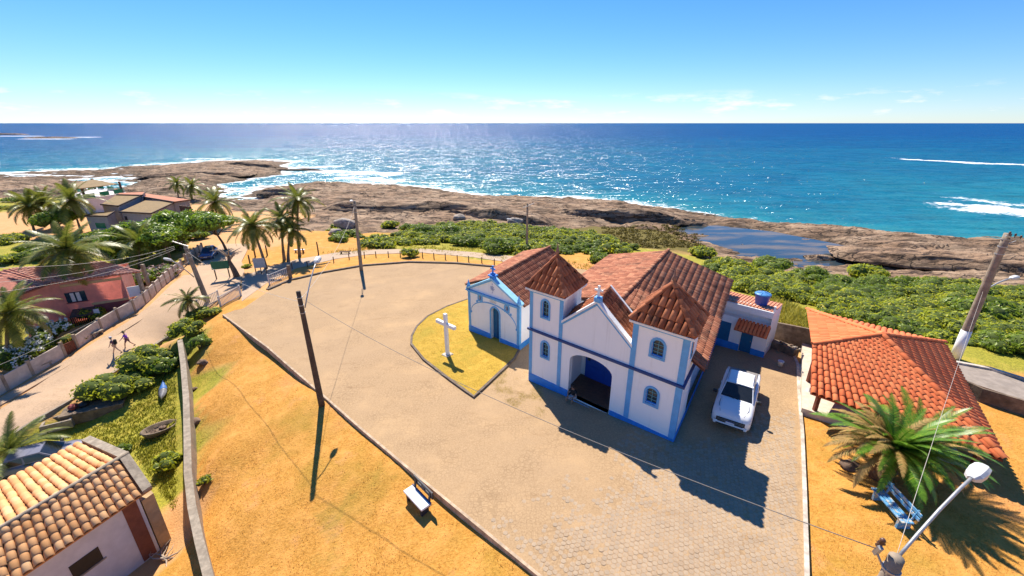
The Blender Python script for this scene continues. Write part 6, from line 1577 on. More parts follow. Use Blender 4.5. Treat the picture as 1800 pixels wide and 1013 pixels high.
mb = MB(); A, B = Vector(BR0) - Vector(HO), Vector(BR1) - Vector(HO); mb.tube([A + Vector((0, 0, .1)), B + Vector((0, 0, .1))], .09, 8); mb.build('ridge_mortar', M_CONC, bh, True)
pf = (BR0 - BF0); pf[2] = 0; pf /= np.linalg.norm(pf)
w0 = BF0 + pf * .25 + bd * .55; w1 = BF1 + pf * .25; w2 = BB0 - pf * .25 + bd * .55; w3 = BB1 - pf * .25; rr = BR0 + bd * .55
mb = MB(); q = [p - HO for p in (w0, w1, w2, w3, rr)]
mb.quad((q[0][0], q[0][1], -.2), (q[1][0], q[1][1], -.2), (q[1][0], q[1][1], 3.36), (q[0][0], q[0][1], 3.36)); mb.quad((q[2][0], q[2][1], -.2), (q[3][0], q[3][1], -.2), (q[3][0], q[3][1], 3.5), (q[2][0], q[2][1], 3.5))
mb.build('wall', surf('grey_white_wall', (.6, .6, .61), .9, .1, 2, (.38, .36, .34), .3), bh)
mb = MB(); mb.add([(q[0][0], q[0][1], -.2), (q[2][0], q[2][1], -.2), (q[2][0], q[2][1], 3.5), (q[4][0], q[4][1], 4.2), (q[0][0], q[0][1], 3.36)], [(0, 1, 2, 3, 4)]); mb.build('gable_wall', surf('ochre_wall', (.5, .34, .18), .9, .2, 3, (.25, .17, .1), .5), bh)
wall_rect(bh, lerp2(w0, w1, .015), lerp2(w0, w1, .075), -4.2, -.86, .03, 'corner_strip', surf('red_brown_wall', (.2, .07, .04), .85, .2, 3))
wn_ = wall_rect(bh, lerp2(w0, w1, .2), lerp2(w0, w1, .31), -2.55, -1.85, .02, 'window', M_BLACK); wall_rect(bh, lerp2(w0, w1, .19), lerp2(w0, w1, .32), -2.63, -2.56, .05, 'sill', M_CONC, wn_)
pp0 = HO + np.array([0, 0, 0]); s0 = w0 - bd * .1
side = [s0 - pf * .2 - bd * .0, s0 - bd * 1.1 - pf * .1]
mb = MB(); c0_, c1_ = w0 - bd * .55 - HO, w0 - bd * .55 + pf * 1.6 - HO
mb.add([(c0_[0], c0_[1], -.2), (c1_[0], c1_[1], -.2), (c1_[0], c1_[1], 3.0), (c0_[0], c0_[1], 3.0), *[tuple(np.array(p) + bd * .5) for p in ((c0_[0], c0_[1], -.2), (c1_[0], c1_[1], -.2), (c1_[0], c1_[1], 3.0), (c0_[0], c0_[1], 3.0))]], [(0, 1, 2, 3), (7, 6, 5, 4), (0, 4, 5, 1), (1, 5, 6, 2), (2, 6, 7, 3), (3, 7, 4, 0)]); mb.build('side_block', surf('ochre_wall', (.5, .34, .18)), bh)

# ------------------------------------------------------------------ villa beyond the trees and the beach house behind it
M_VW = surf('villa_white', (.68, .63, .62), .85, .08, 2, (.45, .4, .36), .25); M_VR = surf('villa_roof', (.27, .18, .075), .85, .2, 3, (.16, .11, .06), .5); M_VD = surf('villa_fascia', (.09, .055, .04), .8, .2, 4); M_VO = surf('villa_roof_red', (.52, .2, .11), .85, .15, 3); M_GRN = surf('green_glass', (.01, .2, .11), .15, .2, 3)
vo = at(190, 412); villa = thing('villa', 'white villa with brown sloping roofs among the trees by the rocks', 'house', (vo[0], vo[1], -3.4))
for px, z in ((((255, 352), (308, 355), (265, 375), (210, 372)), (1.2, 1.2, .5, .5)), (((205, 342), (249, 343), (207, 362), (177, 359)), (2.0, 2.0, 1.3, 1.3)), (((160, 374), (202, 371), (188, 380), (149, 379)), (.6, .6, .2, .2)), (((210, 339), (256, 337), (250, 343), (205, 342)), (2.2, 2.2, 2.05, 2.05)), (((250, 339), (335, 351), (306, 355), (252, 346)), (1.6, 1.5, 1.3, 1.5))):
    px_house(villa, px, z, -3.6, .94, M_VO if px[0] in ((210, 339), (250, 339)) else M_VR, M_VW)
    P = [on_z(u, v, zz) for (u, v), zz in zip(px, z)]; o = Vector(villa.location)
    mb = MB(); mb.tube([Vector(P[3]) - o, Vector(P[2]) - o], .16, 4); mb.tube([Vector(P[2]) - o, Vector(P[1]) - o], .12, 4); mb.build('fascia', M_VD, villa)
a, b = on_z(150, 383, .0), on_z(196, 385, .0)
P = [on_z(u, v, .2) for u, v in ((188, 380), (149, 379))]; cc = sum([on_z(u, v, z) for (u, v), z in zip(((160, 374), (202, 371), (188, 380), (149, 379)), (.6, .6, .2, .2))]) / 4; Q = [cc + (p - cc) * .94 for p in P]
vw = wall_rect(villa, lerp2(Q[1], Q[0], .34), lerp2(Q[1], Q[0], .8), -1.9, -1.0, .05, 'window', M_GRN)
P = [on_z(u, v, .5) for u, v in ((265, 375), (210, 372))]; cc = sum([on_z(u, v, z) for (u, v), z in zip(((255, 352), (308, 355), (265, 375), (210, 372)), (1.2, 1.2, .5, .5))]) / 4; Q = [cc + (p - cc) * .94 for p in P]
wall_rect(villa, lerp2(Q[1], Q[0], .06), lerp2(Q[1], Q[0], .14), -1.0, -.3, .05, 'window', M_BLACK)
for k in range(4):
    p = on_z(318 + k * 5, 362 + k * .6, 0.9) - np.array(villa.location); mb = MB(); mb.bbox(p[0] - .2, p[0] + .2, p[1] - .2, p[1] + .2, 0, p[2] + .1, .02); mb.build('post', M_VD, villa)
bo_ = at(160, 356); bhs = thing('beach_house', 'open beach house with flat brown roof and green glass railing', 'house', (bo_[0], bo_[1], -4.0))
px_house(bhs, ((103, 328), (163, 315), (207, 323), (140, 331)), (2.2, 2.8, 2.2, 2.0), -4, .9, M_VR, M_VW, walls=False)
o = np.array(bhs.location)
F4 = [on_z(u, v, -.6) for u, v in ((112, 344), (168, 331), (222, 338), (148, 350))]; mb = MB()
mb.prism([(p[0] - o[0], p[1] - o[1]) for p in F4], lambda a, b: (a, b, -.3), lambda a, b: (a, b, 3.4)); mb.build('base_wall', M_VW, bhs)
for i in range(4):
    a, b = F4[i] - o, F4[(i + 1) % 4] - o
    for k in range(3):
        p = a + (b - a) * (k / 3 + .08); e = a + (b - a) * (k / 3 + .3)
        mb = MB(); mb.quad((p[0], p[1], 3.45), (e[0], e[1], 3.45), (e[0], e[1], 4.4), (p[0], p[1], 4.4)); mb.build('glass_panel', M_GRN, bhs)
    p = a * .88 + (sum(F4) / 4 - o) * .12; mb = MB(); mb.bbox(p[0] - .18, p[0] + .18, p[1] - .18, p[1] + .18, 3.4, 6.0, .02); mb.build('post', M_VD, bhs)

# ================================================================== retaining wall and what lies in the garden
rp = [on_z(u, v, z) for u, v, z in ((316, 597, -1.55), (322, 640, -1.75), (327, 700, -1.85), (329, 770, -1.95), (330, 830, -2.0), (337, 890, -2.0), (350, 950, -2.0), (368, 1020, -2.05), (392, 1080, -2.1))]
rwt = thing('retaining_wall', 'long raw concrete retaining wall between garden and dry slope', 'wall', tuple(rp[0]))
rel = [tuple(p - rp[0]) for p in rp]
mb = MB(); th = .34
for i in range(len(rel) - 1):
    a, b = np.array(rel[i]), np.array(rel[i + 1]); d = (b - a)[:2]; d /= np.linalg.norm(d); n = np.array([-d[1], d[0]]) * th / 2
    mb.add([(a[0] - n[0], a[1] - n[1], -3.2), (b[0] - n[0], b[1] - n[1], -3.2), (b[0] + n[0], b[1] + n[1], -3.2), (a[0] + n[0], a[1] + n[1], -3.2), (a[0] - n[0], a[1] - n[1], a[2]), (b[0] - n[0], b[1] - n[1], b[2]), (b[0] + n[0], b[1] + n[1], b[2]), (a[0] + n[0], a[1] + n[1], a[2])], [(4, 5, 6, 7), (0, 1, 5, 4), (2, 3, 7, 6)] + ([(3, 0, 4, 7)] if i == 0 else []))
mb.build('wall_body', M_CONC, rwt)
rl = [at(*p) for p in ((318, 578), (285, 598), (240, 628), (185, 665), (120, 706), (50, 746), (-40, 806))]
lrw = thing('lane_wall', 'low whitewashed lane edge wall above the garden', 'wall', tuple(rl[0]))
mb = strip([tuple(p - rl[0]) for p in rl], .25, .1, 'wall_body', M_CONC, lrw, 0, 2.2)
kay = at(287, 690); ky = thing('canoe', 'grey and blue canoe lying on the garden grass', 'canoe', (kay[0], kay[1], kay[2] + .02), math.radians(125)); ky.scale = (.85, .8, .8)
def hull(x0, x1, w, h, name, mat):
    mb = MB(); secs = []
    for t in np.linspace(0, 1, 11):
        x = x0 + (x1 - x0) * t; u = 2 * (x + 1.6) / 3.2 - 1; ww = w * max(.02, (1 - abs(u) ** 2.2)); zz = .12 * abs(u) ** 3
        secs.append([(x, -ww, zz + h * .6), (x, -ww * .8, zz + .1), (x, 0, zz), (x, ww * .8, zz + .1), (x, ww, zz + h * .6), (x, ww * .5, zz + h), (x, 0, zz + h * 1.1), (x, -ww * .5, zz + h), (x, -ww, zz + h * .6)])
    loft(mb, secs); return mb.build(name, mat, ky, True)
hull(-1.6, .25, .34, .32, 'hull', surf('grey_fibreglass', (.13, .13, .15), .4, .2, 5)); hull(.25, 1.6, .34, .32, 'stern', surf('blue_tarp', (.02, .12, .4), .5, .2, 5))
ty = at(283, 758); tyo = thing('planter', 'old oval stone trough planter on the garden grass', 'planter', tuple(ty), math.radians(40))
mb = MB(); mb.lathe([(.5, -.1), (.62, .3), (.64, .36), (.54, .36), (.48, .12), (.0, .1)], n=24); mb.v = [(a * 1.6, b, c) for a, b, c in mb.v]; mb.build('trough', M_CONCD, tyo, True)
for k in range(6): me = pebble(random.uniform(.1, .2), k + 30, sub=1); me.materials.append(M_STONED); link('stone', me, tyo, (random.uniform(-.6, .6), random.uniform(-.25, .25), .18))
tb = at(170, 722); tbo = thing('concrete_tank', 'weathered flat concrete tank lid in the garden below the lane', 'tank', tuple(tb), math.radians(28))
mb = MB(); mb.bbox(-1.7, 1.7, -.7, .7, -.3, .45, .04); mb.build('tank_walls', M_CONCD, tbo); mb = MB(); mb.bbox(-1.75, 1.75, -.75, .75, .452, .54, .03); mb.build('lid', M_CONCD, tbo)
me = pebble(.28, 77, sub=2); me.materials.append(surf('pot_red', (.3, .06, .05), .7, .3, 6)); tag(link('pot', me, None, tb + np.array([-1.0, -.5, .72])), 'small red pot standing on the concrete tank lid', 'pot')
me = pebble(.26, 78, sub=2); me.materials.append(M_BLACK); tag(link('pot', me, None, tb + np.array([-.5, -.2, .72])), 'small black pot standing on the concrete tank lid', 'pot')
gb = at(105, 745); gbo = thing('garden_box', 'low open concrete frame in the garden under the lane wall', 'planter box', tuple(gb), math.radians(30))
for a in ((-.8, .8, -.55, -.4), (-.8, .8, .4, .55), (-.8, -.65, -.4, .4), (.65, .8, -.4, .4)): mb = MB(); mb.bbox(*a, -.2, .4, .02); mb.build('side', M_CONC, gbo)
for u, v, r, lb in ((357, 638, .3, 'brown boulder against the retaining wall below the small tree'), (342, 742, .34, 'dark brown boulder against the middle of the retaining wall'), (343, 684, .16, 'small dark stone lying against the retaining wall'), (1493, 823, .3, 'lumpy brown stone on the lawn beside the cycad'), (1600, 578, .55, 'grey boulder in the scrub behind the pavilion'), (604, 400, 1.5, 'pale boulder on the grassy point left of the lamp pole'), (590, 412, .9, 'small grey boulder on the grassy point near the palms'), (905, 395, 1.2, 'flat pale boulder under the crossarm pole'), (808, 387, .9, 'grey boulder below the whaleback rock')):
    p = gat(u, v); me = pebble(r, u * .01, (1.3, 1, .75), 3, .35); me.materials.append(M_STONE if r > .4 else M_STONED)
    for q in me.polygons: q.use_smooth = True
    tag(link('boulder', me, None, p + np.array([0, 0, r * .3])), lb, 'boulder')
# dead branches
db = at(290, 985); dbo = thing('dead_branch', 'tangle of bleached dead branches lying beside the tiled house', 'branch', tuple(db)); M_DEAD = surf('bleached_wood', (.42, .33, .25), .85, .25, 8)
for k in range(8):
    a = random.uniform(0, 6.28); L = random.uniform(.7, 1.5); mb = MB(); p = Vector((0, 0, .1)); pts = [p]
    for i in range(6): a += random.uniform(-.6, .6); p = p + Vector((math.cos(a), math.sin(a), random.uniform(-.1, .35))) * L / 6; pts.append(p)
    mb.tube(pts, [.05 - .007 * i for i in range(7)], 6); mb.build('limb', M_DEAD, dbo, True)

# ================================================================== railings, signs, bollards, posts by the sea path
M_RAIL = surf('white_rail', (.6, .58, .55), .6, .15, 6); M_TIMB = surf('old_timber', (.14, .08, .05), .85, .3, 6); M_SIGNG = surf('green_board', (.03, .14, .07), .7, .2, 5)
def railing(label, a, b, h, n):
    d = b - a; L = math.hypot(d[0], d[1]); t = thing('railing', label, 'railing', tuple(a), math.atan2(d[1], d[0])); dz = d[2]
    for k in range(n + 1):
        x = L * k / n; mb = MB(); mb.box(x - .02, x + .02, -.02, .02, dz * k / n - .1, dz * k / n + h); mb.build('bar', M_RAIL, t)
    for z in (.12, h): mb = MB(); mb.tube([(0, 0, z), (L, 0, z + dz)], .035, 6); mb.build('rail', M_RAIL, t)
    for x, zz in ((0, 0), (L, dz)): mb = MB(); mb.box(x - .06, x + .06, -.06, .06, zz - .2, zz + h + .12); mb.build('post', M_RAIL, t)
railing('white barred railing at the lane corner of the square', at(388, 540), at(424, 520), 1.05, 18)
railing('white barred railing between leaning pole and lane', at(350, 545), at(386, 528), 1.0, 14)
railing('white railing gate beside the notice board', at(474, 500), at(511, 484), 1.05, 12)
gw = at(401, 540)
sgp = at(393, 490); sg = thing('sign', 'green board on two thin posts beside the lane', 'sign', tuple(sgp), math.radians(20))
for x in (-.65, .65): mb = MB(); mb.box(x - .05, x + .05, -.05, .05, -.2, 2.1); mb.build('post', M_TIMB, sg)
mb = MB(); mb.bbox(-.85, .85, -.09, -.052, 1.2, 2.1, .01); mb.build('board', M_SIGNG, sg)
nbp = at(460, 481); nbd = thing('notice_board', 'pale notice board on thin posts at the start of the sea path', 'sign', tuple(nbp), math.radians(15))
for x in (-.55, 0, .55): mb = MB(); mb.box(x - .04, x + .04, -.04, .04, -.2, 1.9 if x else 1.0); mb.build('post', M_TIMB, nbd)
mb = MB(); mb.bbox(-.6, .6, -.08, -.042, .75, 1.9, .01); mb.build('board', surf('grey_board', (.5, .48, .45), .7, .12, 4), nbd)
gpp = at(511, 490); mb = MB(); mb.bbox(-.16, .16, -.16, .16, -.2, 1.6, .03); gp = tag(mb.build('gate_post', M_CONCD, None, False, tuple(gpp)), 'stout concrete gate post at the end of the white railing', 'post')
BOL = [(514, 473), (541, 470), (587, 462), (614, 456), (641, 453), (661, 452), (683, 452), (704, 452), (743, 453), (763, 455), (783, 456), (804, 459), (824, 461), (847, 463), (869, 466)]
ORD = ['first', 'second', 'third', 'fourth', 'fifth', 'sixth', 'seventh', 'eighth', 'ninth', 'tenth', 'eleventh', 'twelfth', 'thirteenth', 'fourteenth', 'fifteenth']
mb = MB(); mb.tube([(0, 0, -.2), (0, 0, .78), (0, 0, .82)], [.065, .06, .04], 8); bme = mb.mesh('bollard', M_TIMB)
for k, (u, v) in enumerate(BOL):
    p = at(u, v); o = link('bollard', bme, None, tuple(p)); tag(o, f'thin dark bollard along the sea path, {ORD[k]} from the notice board', 'bollard', 'bollards along the sea path')
for k, (u, v, vt, lb) in enumerate(((470, 449, 431, 'slim wooden post beside the leaning palm'), (440, 466, 448, 'short wooden post by the green plant under the palms'), (449, 452, 418, 'thin leaning post behind the leaning palm'), (560, 447, 425, 'dark wooden post on the dry grass left of the lamp pole'), (533, 446, 436, 'stubby red brown post near the palm cluster'), (1090, 441, 421, 'lone wooden post standing in the scrub behind the church'))):
    p = gat(u, v); h = max(.6, top_z(p, vt) - p[2]); mb = MB(); mb.tube([(0, 0, -.3), (.02, 0, h * .5), (.0, .03, h)], [.1, .09, .08], 8); tag(mb.build('wooden_post', M_TIMB, None, True, tuple(p)), lb, 'post')
for u, v, lb in ((527, 444, 'low white seat beside the palm cluster'), (607, 446, 'tiny timber bench near the sea path')):
    p = gat(u, v); t = thing('bench', lb, 'bench', tuple(p), .1); mb = MB(); mb.bbox(-.7, .7, -.18, .18, .36, .44, .01); mb.build('seat', M_WHITEW if u < 600 else M_TIMB, t)
    for x in (-.5, .5): mb = MB(); mb.box(x - .05, x + .05, -.15, .15, -.2, .36); mb.build('leg', M_TIMB, t)
# covered car half hidden behind the tiled house
cvp = at(75, 835)
cc_ = car('car', 'grey car behind the tiled house roof, mostly hidden', (cvp[0] - .3, cvp[1] + .6, cvp[2] + .02), (.85, .5), surf('grey_car_paint', (.2, .2, .26), .3, .1, 2), 'hatch')
# ================================================================== vegetation
M_SCRUB = leafmat('scrub_leaf', (.2, .26, .015), (.54, .56, .035), (.64, .55, .05), .5, .45)
M_BUSHD = leafmat('dark_leaf', (.08, .14, .01), (.28, .38, .026), (.42, .42, .035), .45, .38)
M_BUSHY = leafmat('yellow_leaf', (.3, .22, .015), (.5, .38, .03), None, .5, .3)
M_TREE = leafmat('almond_leaf', (.06, .12, .01), (.27, .4, .03), (.42, .46, .04), .4, .36)
M_PALM = leafmat('palm_leaf', (.05, .075, .012), (.22, .25, .035), (.36, .3, .06), .4, .32)
M_PALMY = leafmat('palm_leaf_yellow', (.1, .09, .015), (.3, .24, .04), None, .45, .25)
M_CYC = leafmat('cycad_leaf', (.03, .1, .01), (.17, .36, .03), (.3, .38, .04), .35, .3)
M_CYCB = leafmat('cycad_old_leaf', (.2, .11, .03), (.45, .29, .09), (.12, .14, .02), .7, .2)
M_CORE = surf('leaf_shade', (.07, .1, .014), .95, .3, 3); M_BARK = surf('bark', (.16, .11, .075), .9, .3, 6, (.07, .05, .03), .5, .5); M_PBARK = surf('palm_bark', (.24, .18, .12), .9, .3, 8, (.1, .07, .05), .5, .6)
M_FLOW = surf('white_petal', (.75, .75, .68), .7, .1, 8); M_FLOWP = surf('pink_petal', (.65, .45, .42), .7, .2, 8); M_GRASSY = leafmat('tall_grass', (.22, .22, .02), (.5, .42, .05), None, .6, .3); M_STRAWG = leafmat('straw', (.5, .25, .045), (.66, .35, .085), None, .8, .2)
def lobes(n, R, h, flat=.8):
    out = []
    for k in range(n):
        a = k * 2.4 + random.uniform(-.4, .4); r = R * math.sqrt((k + .3) / n) * .75
        s = R * random.uniform(.38, .6); out.append((r * math.cos(a), r * math.sin(a), h * random.uniform(.3, .62) * (1 - .35 * (r / R) ** 2), s, s * flat * random.uniform(.8, 1.1)))
    return out
def leaves_on(lobs, per, size, up=.35):
    """Leaf blades spread through the outer shell of a set of lobes -> V, F arrays (rhombus quads)."""
    Vs = []
    for (x, y, z, r, rz) in lobs:
        n = max(6, int(per * r * r)); d = rng.normal(size=(n, 3)); d /= np.linalg.norm(d, axis=1)[:, None]; d[:, 2] = np.abs(d[:, 2]) * 1.0 - .18
        f = rng.uniform(.72, 1.08, (n, 1)); p = np.array([x, y, z]) + d * f * np.array([r, r, rz])
        nm = d + rng.normal(size=(n, 3)) * .55 + np.array([0, 0, up]); nm /= np.linalg.norm(nm, axis=1)[:, None]
        t = np.cross(nm, rng.normal(size=(n, 3))); t /= np.linalg.norm(t, axis=1)[:, None]; b = np.cross(nm, t)
        s = size * rng.uniform(.6, 1.35, (n, 1))
        Vs.append(np.stack([p - t * s, p + b * s * .48 - nm * s * .1, p + t * s, p - b * s * .48 - nm * s * .1], 1))
    V = np.concatenate(Vs).reshape(-1, 3); return V, np.arange(len(V)).reshape(-1, 4)
def core_of(lobs, k=.8):  # solid cores added inside the leaves, inner shade put into their dark colour
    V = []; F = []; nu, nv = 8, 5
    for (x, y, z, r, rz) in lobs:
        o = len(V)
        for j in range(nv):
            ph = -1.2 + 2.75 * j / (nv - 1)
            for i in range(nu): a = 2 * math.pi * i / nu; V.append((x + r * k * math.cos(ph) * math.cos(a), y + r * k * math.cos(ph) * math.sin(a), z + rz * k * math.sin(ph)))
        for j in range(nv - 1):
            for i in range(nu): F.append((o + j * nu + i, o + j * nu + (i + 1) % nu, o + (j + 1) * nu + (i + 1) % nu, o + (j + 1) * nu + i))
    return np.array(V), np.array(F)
def shrub(label, p, R, h, mat, per=150, size=.16, name='shrub', n=9, flowers=None, fl_mat=None, cat='shrub', stem=True):
    t = thing(name, label, cat, tuple(p)); lo = lobes(n, R, h)
    V, F = leaves_on(lo, per, size); link('crown', fast_mesh('crown', V, F, mat), t)
    V, F = core_of(lo); link('shade_core', fast_mesh('shade_core', V, F, M_CORE, True), t)
    if stem:
        mb = MB()
        for k in range(5): a = k * 1.3; mb.tube([(0, 0, -.2), (.3 * R * math.cos(a), .3 * R * math.sin(a), h * .45)], [.05, .03], 5)
        mb.build('stem', M_BARK, t)
    if flowers:
        V = []
        for _ in range(flowers):
            l = random.choice(lo); d = rng.normal(size=3); d /= np.linalg.norm(d); d[2] = abs(d[2]); c = np.array(l[:3]) + d * np.array([l[3], l[3], l[4]]) * 1.05
            for _k in range(9):
                q = c + rng.normal(size=3) * .09; nm = d + rng.normal(size=3) * .5; nm /= np.linalg.norm(nm); tt = np.cross(nm, rng.normal(size=3)); tt /= np.linalg.norm(tt); bb = np.cross(nm, tt); s = .075
                V += [q - tt * s, q + bb * s, q + tt * s, q - bb * s]
        V = np.array(V); link('blossom', fast_mesh('blossom', V, np.arange(len(V)).reshape(-1, 4), fl_mat), t)
    return t
# ------------------------------------------------------------------ coastal scrub: one mass behind the church, one to the right
def scrub(name, label, polys, npts, Rr, per, size):
    Vs = []; Fs = []; CV = []; CF = []; o = 0; oc = 0; pts = []
    tries = 0
    while len(pts) < npts and tries < npts * 30:
        tries += 1; poly = random.choices([p for p, w in polys], [w for p, w in polys])[0]; us = [p[0] for p in poly]; vs = [p[1] for p in poly]
        u, v = random.uniform(min(us), max(us)), random.uniform(min(vs), max(vs))
        if not in_poly(np.array([u]), np.array([v]), poly)[0]: continue
        p = gat(u, v); R = random.uniform(*Rr)
        if any((p[0] - q[0]) ** 2 + (p[1] - q[1]) ** 2 < (.36 * (R + q[3])) ** 2 for q in pts): continue
        pts.append((*p, R))
    DV = []; DF = []; od = 0
    for x, y, z, R in pts:
        h = R * random.uniform(.4, .95); lo = [(a + x, b + y, c + z - .1, r, rz) for a, b, c, r, rz in lobes(6, R, h)]
        dk = fbm(np.array([x / 9.]), np.array([y / 6.]))[0] > .57
        V, F = leaves_on(lo, per * random.uniform(.7, 1.2), size * random.uniform(.75, 1.2))
        if dk: DV.append(V); DF.append(F + od); od += len(V)
        else: Vs.append(V); Fs.append(F + o); o += len(V)
        V, F = core_of(lo, .78); CV.append(V); CF.append(F + oc); oc += len(V)
    t = structure(link(name, fast_mesh(name, np.concatenate(Vs), np.concatenate(Fs), M_SCRUB)), 'stuff'); tag(t, label, 'shrubbery')
    if DV: structure(link('dark_leaves', fast_mesh('dark_leaves', np.concatenate(DV), np.concatenate(DF), M_BUSHD), t), 'stuff')
    c = structure(link('shade_core', fast_mesh('shade_core', np.concatenate(CV), np.concatenate(CF), M_CORE, True), t), 'stuff')
    return t
SCR1 = [([(680, 425), (730, 402), (800, 394), (880, 397), (960, 405), (1040, 416), (1110, 440), (1090, 448), (1000, 445), (930, 450), (870, 440), (800, 428), (720, 430)], 3), ([(640, 428), (700, 420), (720, 428), (660, 436)], .4)]
scrub('shrubbery', 'bright green coastal scrub between the church and the rocks', SCR1, 230, (.9, 2.3), 95, .18)
SCR2 = [([(1230, 455), (1300, 470), (1400, 490), (1500, 497), (1620, 500), (1720, 505), (1860, 525), (1860, 625), (1770, 618), (1700, 606), (1640, 596), (1580, 582), (1500, 566), (1425, 536), (1330, 515), (1250, 490)], 1)]
scrub('shrubbery', 'dense green scrub along the right behind the pavilion', SCR2, 270, (.7, 2.2), 165, .13)
SCR3 = [([(560, 405), (620, 395), (640, 415), (600, 425), (560, 420)], 1), ([(0, 350), (60, 345), (75, 362), (0, 372)], 1)]
scrub('shrubbery', 'low creeping scrub on the grassy point by the pale boulder', SCR3, 14, (.9, 1.8), 70, .22)
V_, F_ = [], []
# low marsh plants beside the pool
mp = np.array([gat(random.uniform(1060, 1235), random.uniform(398, 436)) for _ in range(500)]); n = len(mp)
lo = [(x, y, z + .05, random.uniform(.3, .7), .22) for x, y, z in mp]; V, F = leaves_on(lo, 60, .2)
tag(structure(link('marsh_plants', fast_mesh('marsh_plants', V, F, leafmat('marsh_leaf', (.07, .06, .008), (.2, .15, .02), None, .7, .2))), 'stuff'), 'brownish low marsh plants beside the rock pool', 'ground cover')
for u, v, R, h, mat, lb in ((873, 443, 2.3, 2.0, M_BUSHD, 'large round dark green shrub left of the chapel roof'), (1055, 462, 1.5, 1.3, M_BUSHD, 'dark round shrub between chapel and church roofs'), (720, 452, 1.1, 1.4, M_SCRUB, 'solitary bushy shrub beside the sea path'), (1290, 486, 2.6, 2.4, M_SCRUB, 'tall bright shrub right behind the church roof'), (1350, 478, 2.4, 2.2, M_BUSHD, 'dark shrub behind the church roof towards the pool'), (1520, 492, 2.3, 2.4, M_SCRUB, 'tall bright shrub standing up before the pool'), (1420, 495, 2.2, 2.0, M_BUSHD, 'dark leafy shrub above the yard wall'), (1720, 560, 2.4, 2.2, M_BUSHD, 'dark shrub directly behind the whitewashed pole'),
                        (900, 436, 1.8, 1.5, M_BUSHD, 'dark shrub at the foot of the crossarm pole'), (685, 400, 1.6, 1.2, M_SCRUB, 'small shrub at the left end of the scrub by the lamp pole')):
    shrub(lb, gat(u, v), R, h, mat, 120, .19)
for u, v, R, h, mat, lb in ((330, 592, 1.3, 1.9, M_SCRUB, 'bright green bush on top of the retaining wall'), (352, 612, .9, 1.5, M_TREE, 'small leafy bush beside the retaining wall on the dry slope'), (352, 560, 1.2, 1.4, M_BUSHD, 'dark spiky bush at the foot of the leaning pole'), (372, 555, .9, 1.0, M_SCRUB, 'light bush at the lane corner of the square'),
                        (262, 640, 1.9, 1.5, M_SCRUB, 'spreading bright bush in the garden under the lane wall'), (212, 690, 2.1, 1.6, M_SCRUB, 'broad bush in the garden beside the concrete tank'), (290, 655, 1.1, 1.8, M_TREE, 'upright bush in the garden against the retaining wall'), (296, 820, .8, 1.1, M_SCRUB, 'leafy bush in the garden near the tiled house'), (215, 795, .5, .5, M_BUSHD, 'small potted bush behind the tiled house roof'),
                        (360, 848, .35, .5, M_SCRUB, 'small green weed by the retaining wall on the dry slope'), (434, 470, .5, .5, M_SCRUB, 'low green plant under the leaning palm'), (1762, 712, .35, .7, M_SCRUB, 'young leafy plant by the lawn wall'), (165, 560, 1.1, 1.3, M_SCRUB, 'scraggy bush inside the fence before the pink house'), (250, 500, 1.6, 1.6, M_BUSHD, 'dark hedge bush beside the pink house balcony'), (55, 440, 1.6, 1.2, M_BUSHD, 'dark shrub beyond the pink house roof'), (20, 425, 2.2, 1.0, M_SCRUB, 'low bright shrub at the far left edge'), (225, 455, 2.2, 2.4, M_BUSHD, 'tall dark hedge behind the pink house'), (300, 440, 2.2, 2.2, M_BUSHD, 'tall dark hedge beside the leaning pole')):
    shrub(lb, gat(u, v), R, h, mat, 200 if R < 1.5 else 150, .13 if v > 480 else .18)
for u, v, R, h, n, mat, lb in ((62, 628, 1.5, 2.6, 90, M_FLOW, 'white flowering oleander behind the lane fence'), (20, 650, 1.4, 2.2, 60, M_FLOW, 'white flowering bush at the left edge behind the fence'), (98, 600, 1.2, 2.6, 80, M_FLOW, 'tall white flowering oleander beside the garden gate'), (285, 487, 1.7, 1.6, 60, M_FLOWP, 'pink flowering hedge behind the lane fence'), (262, 497, 1.3, 1.4, 40, M_FLOWP, 'pale flowering bush beside the balcony')):
    shrub(lb, at(u, v), R, h, M_BUSHD, 150, .14, 'flowering_bush', 9, n, mat, 'flowering bush')
shrub('golden yellow croton bush beside the garden gate', at(128, 607), 1.0, 1.2, M_BUSHY, 220, .12)

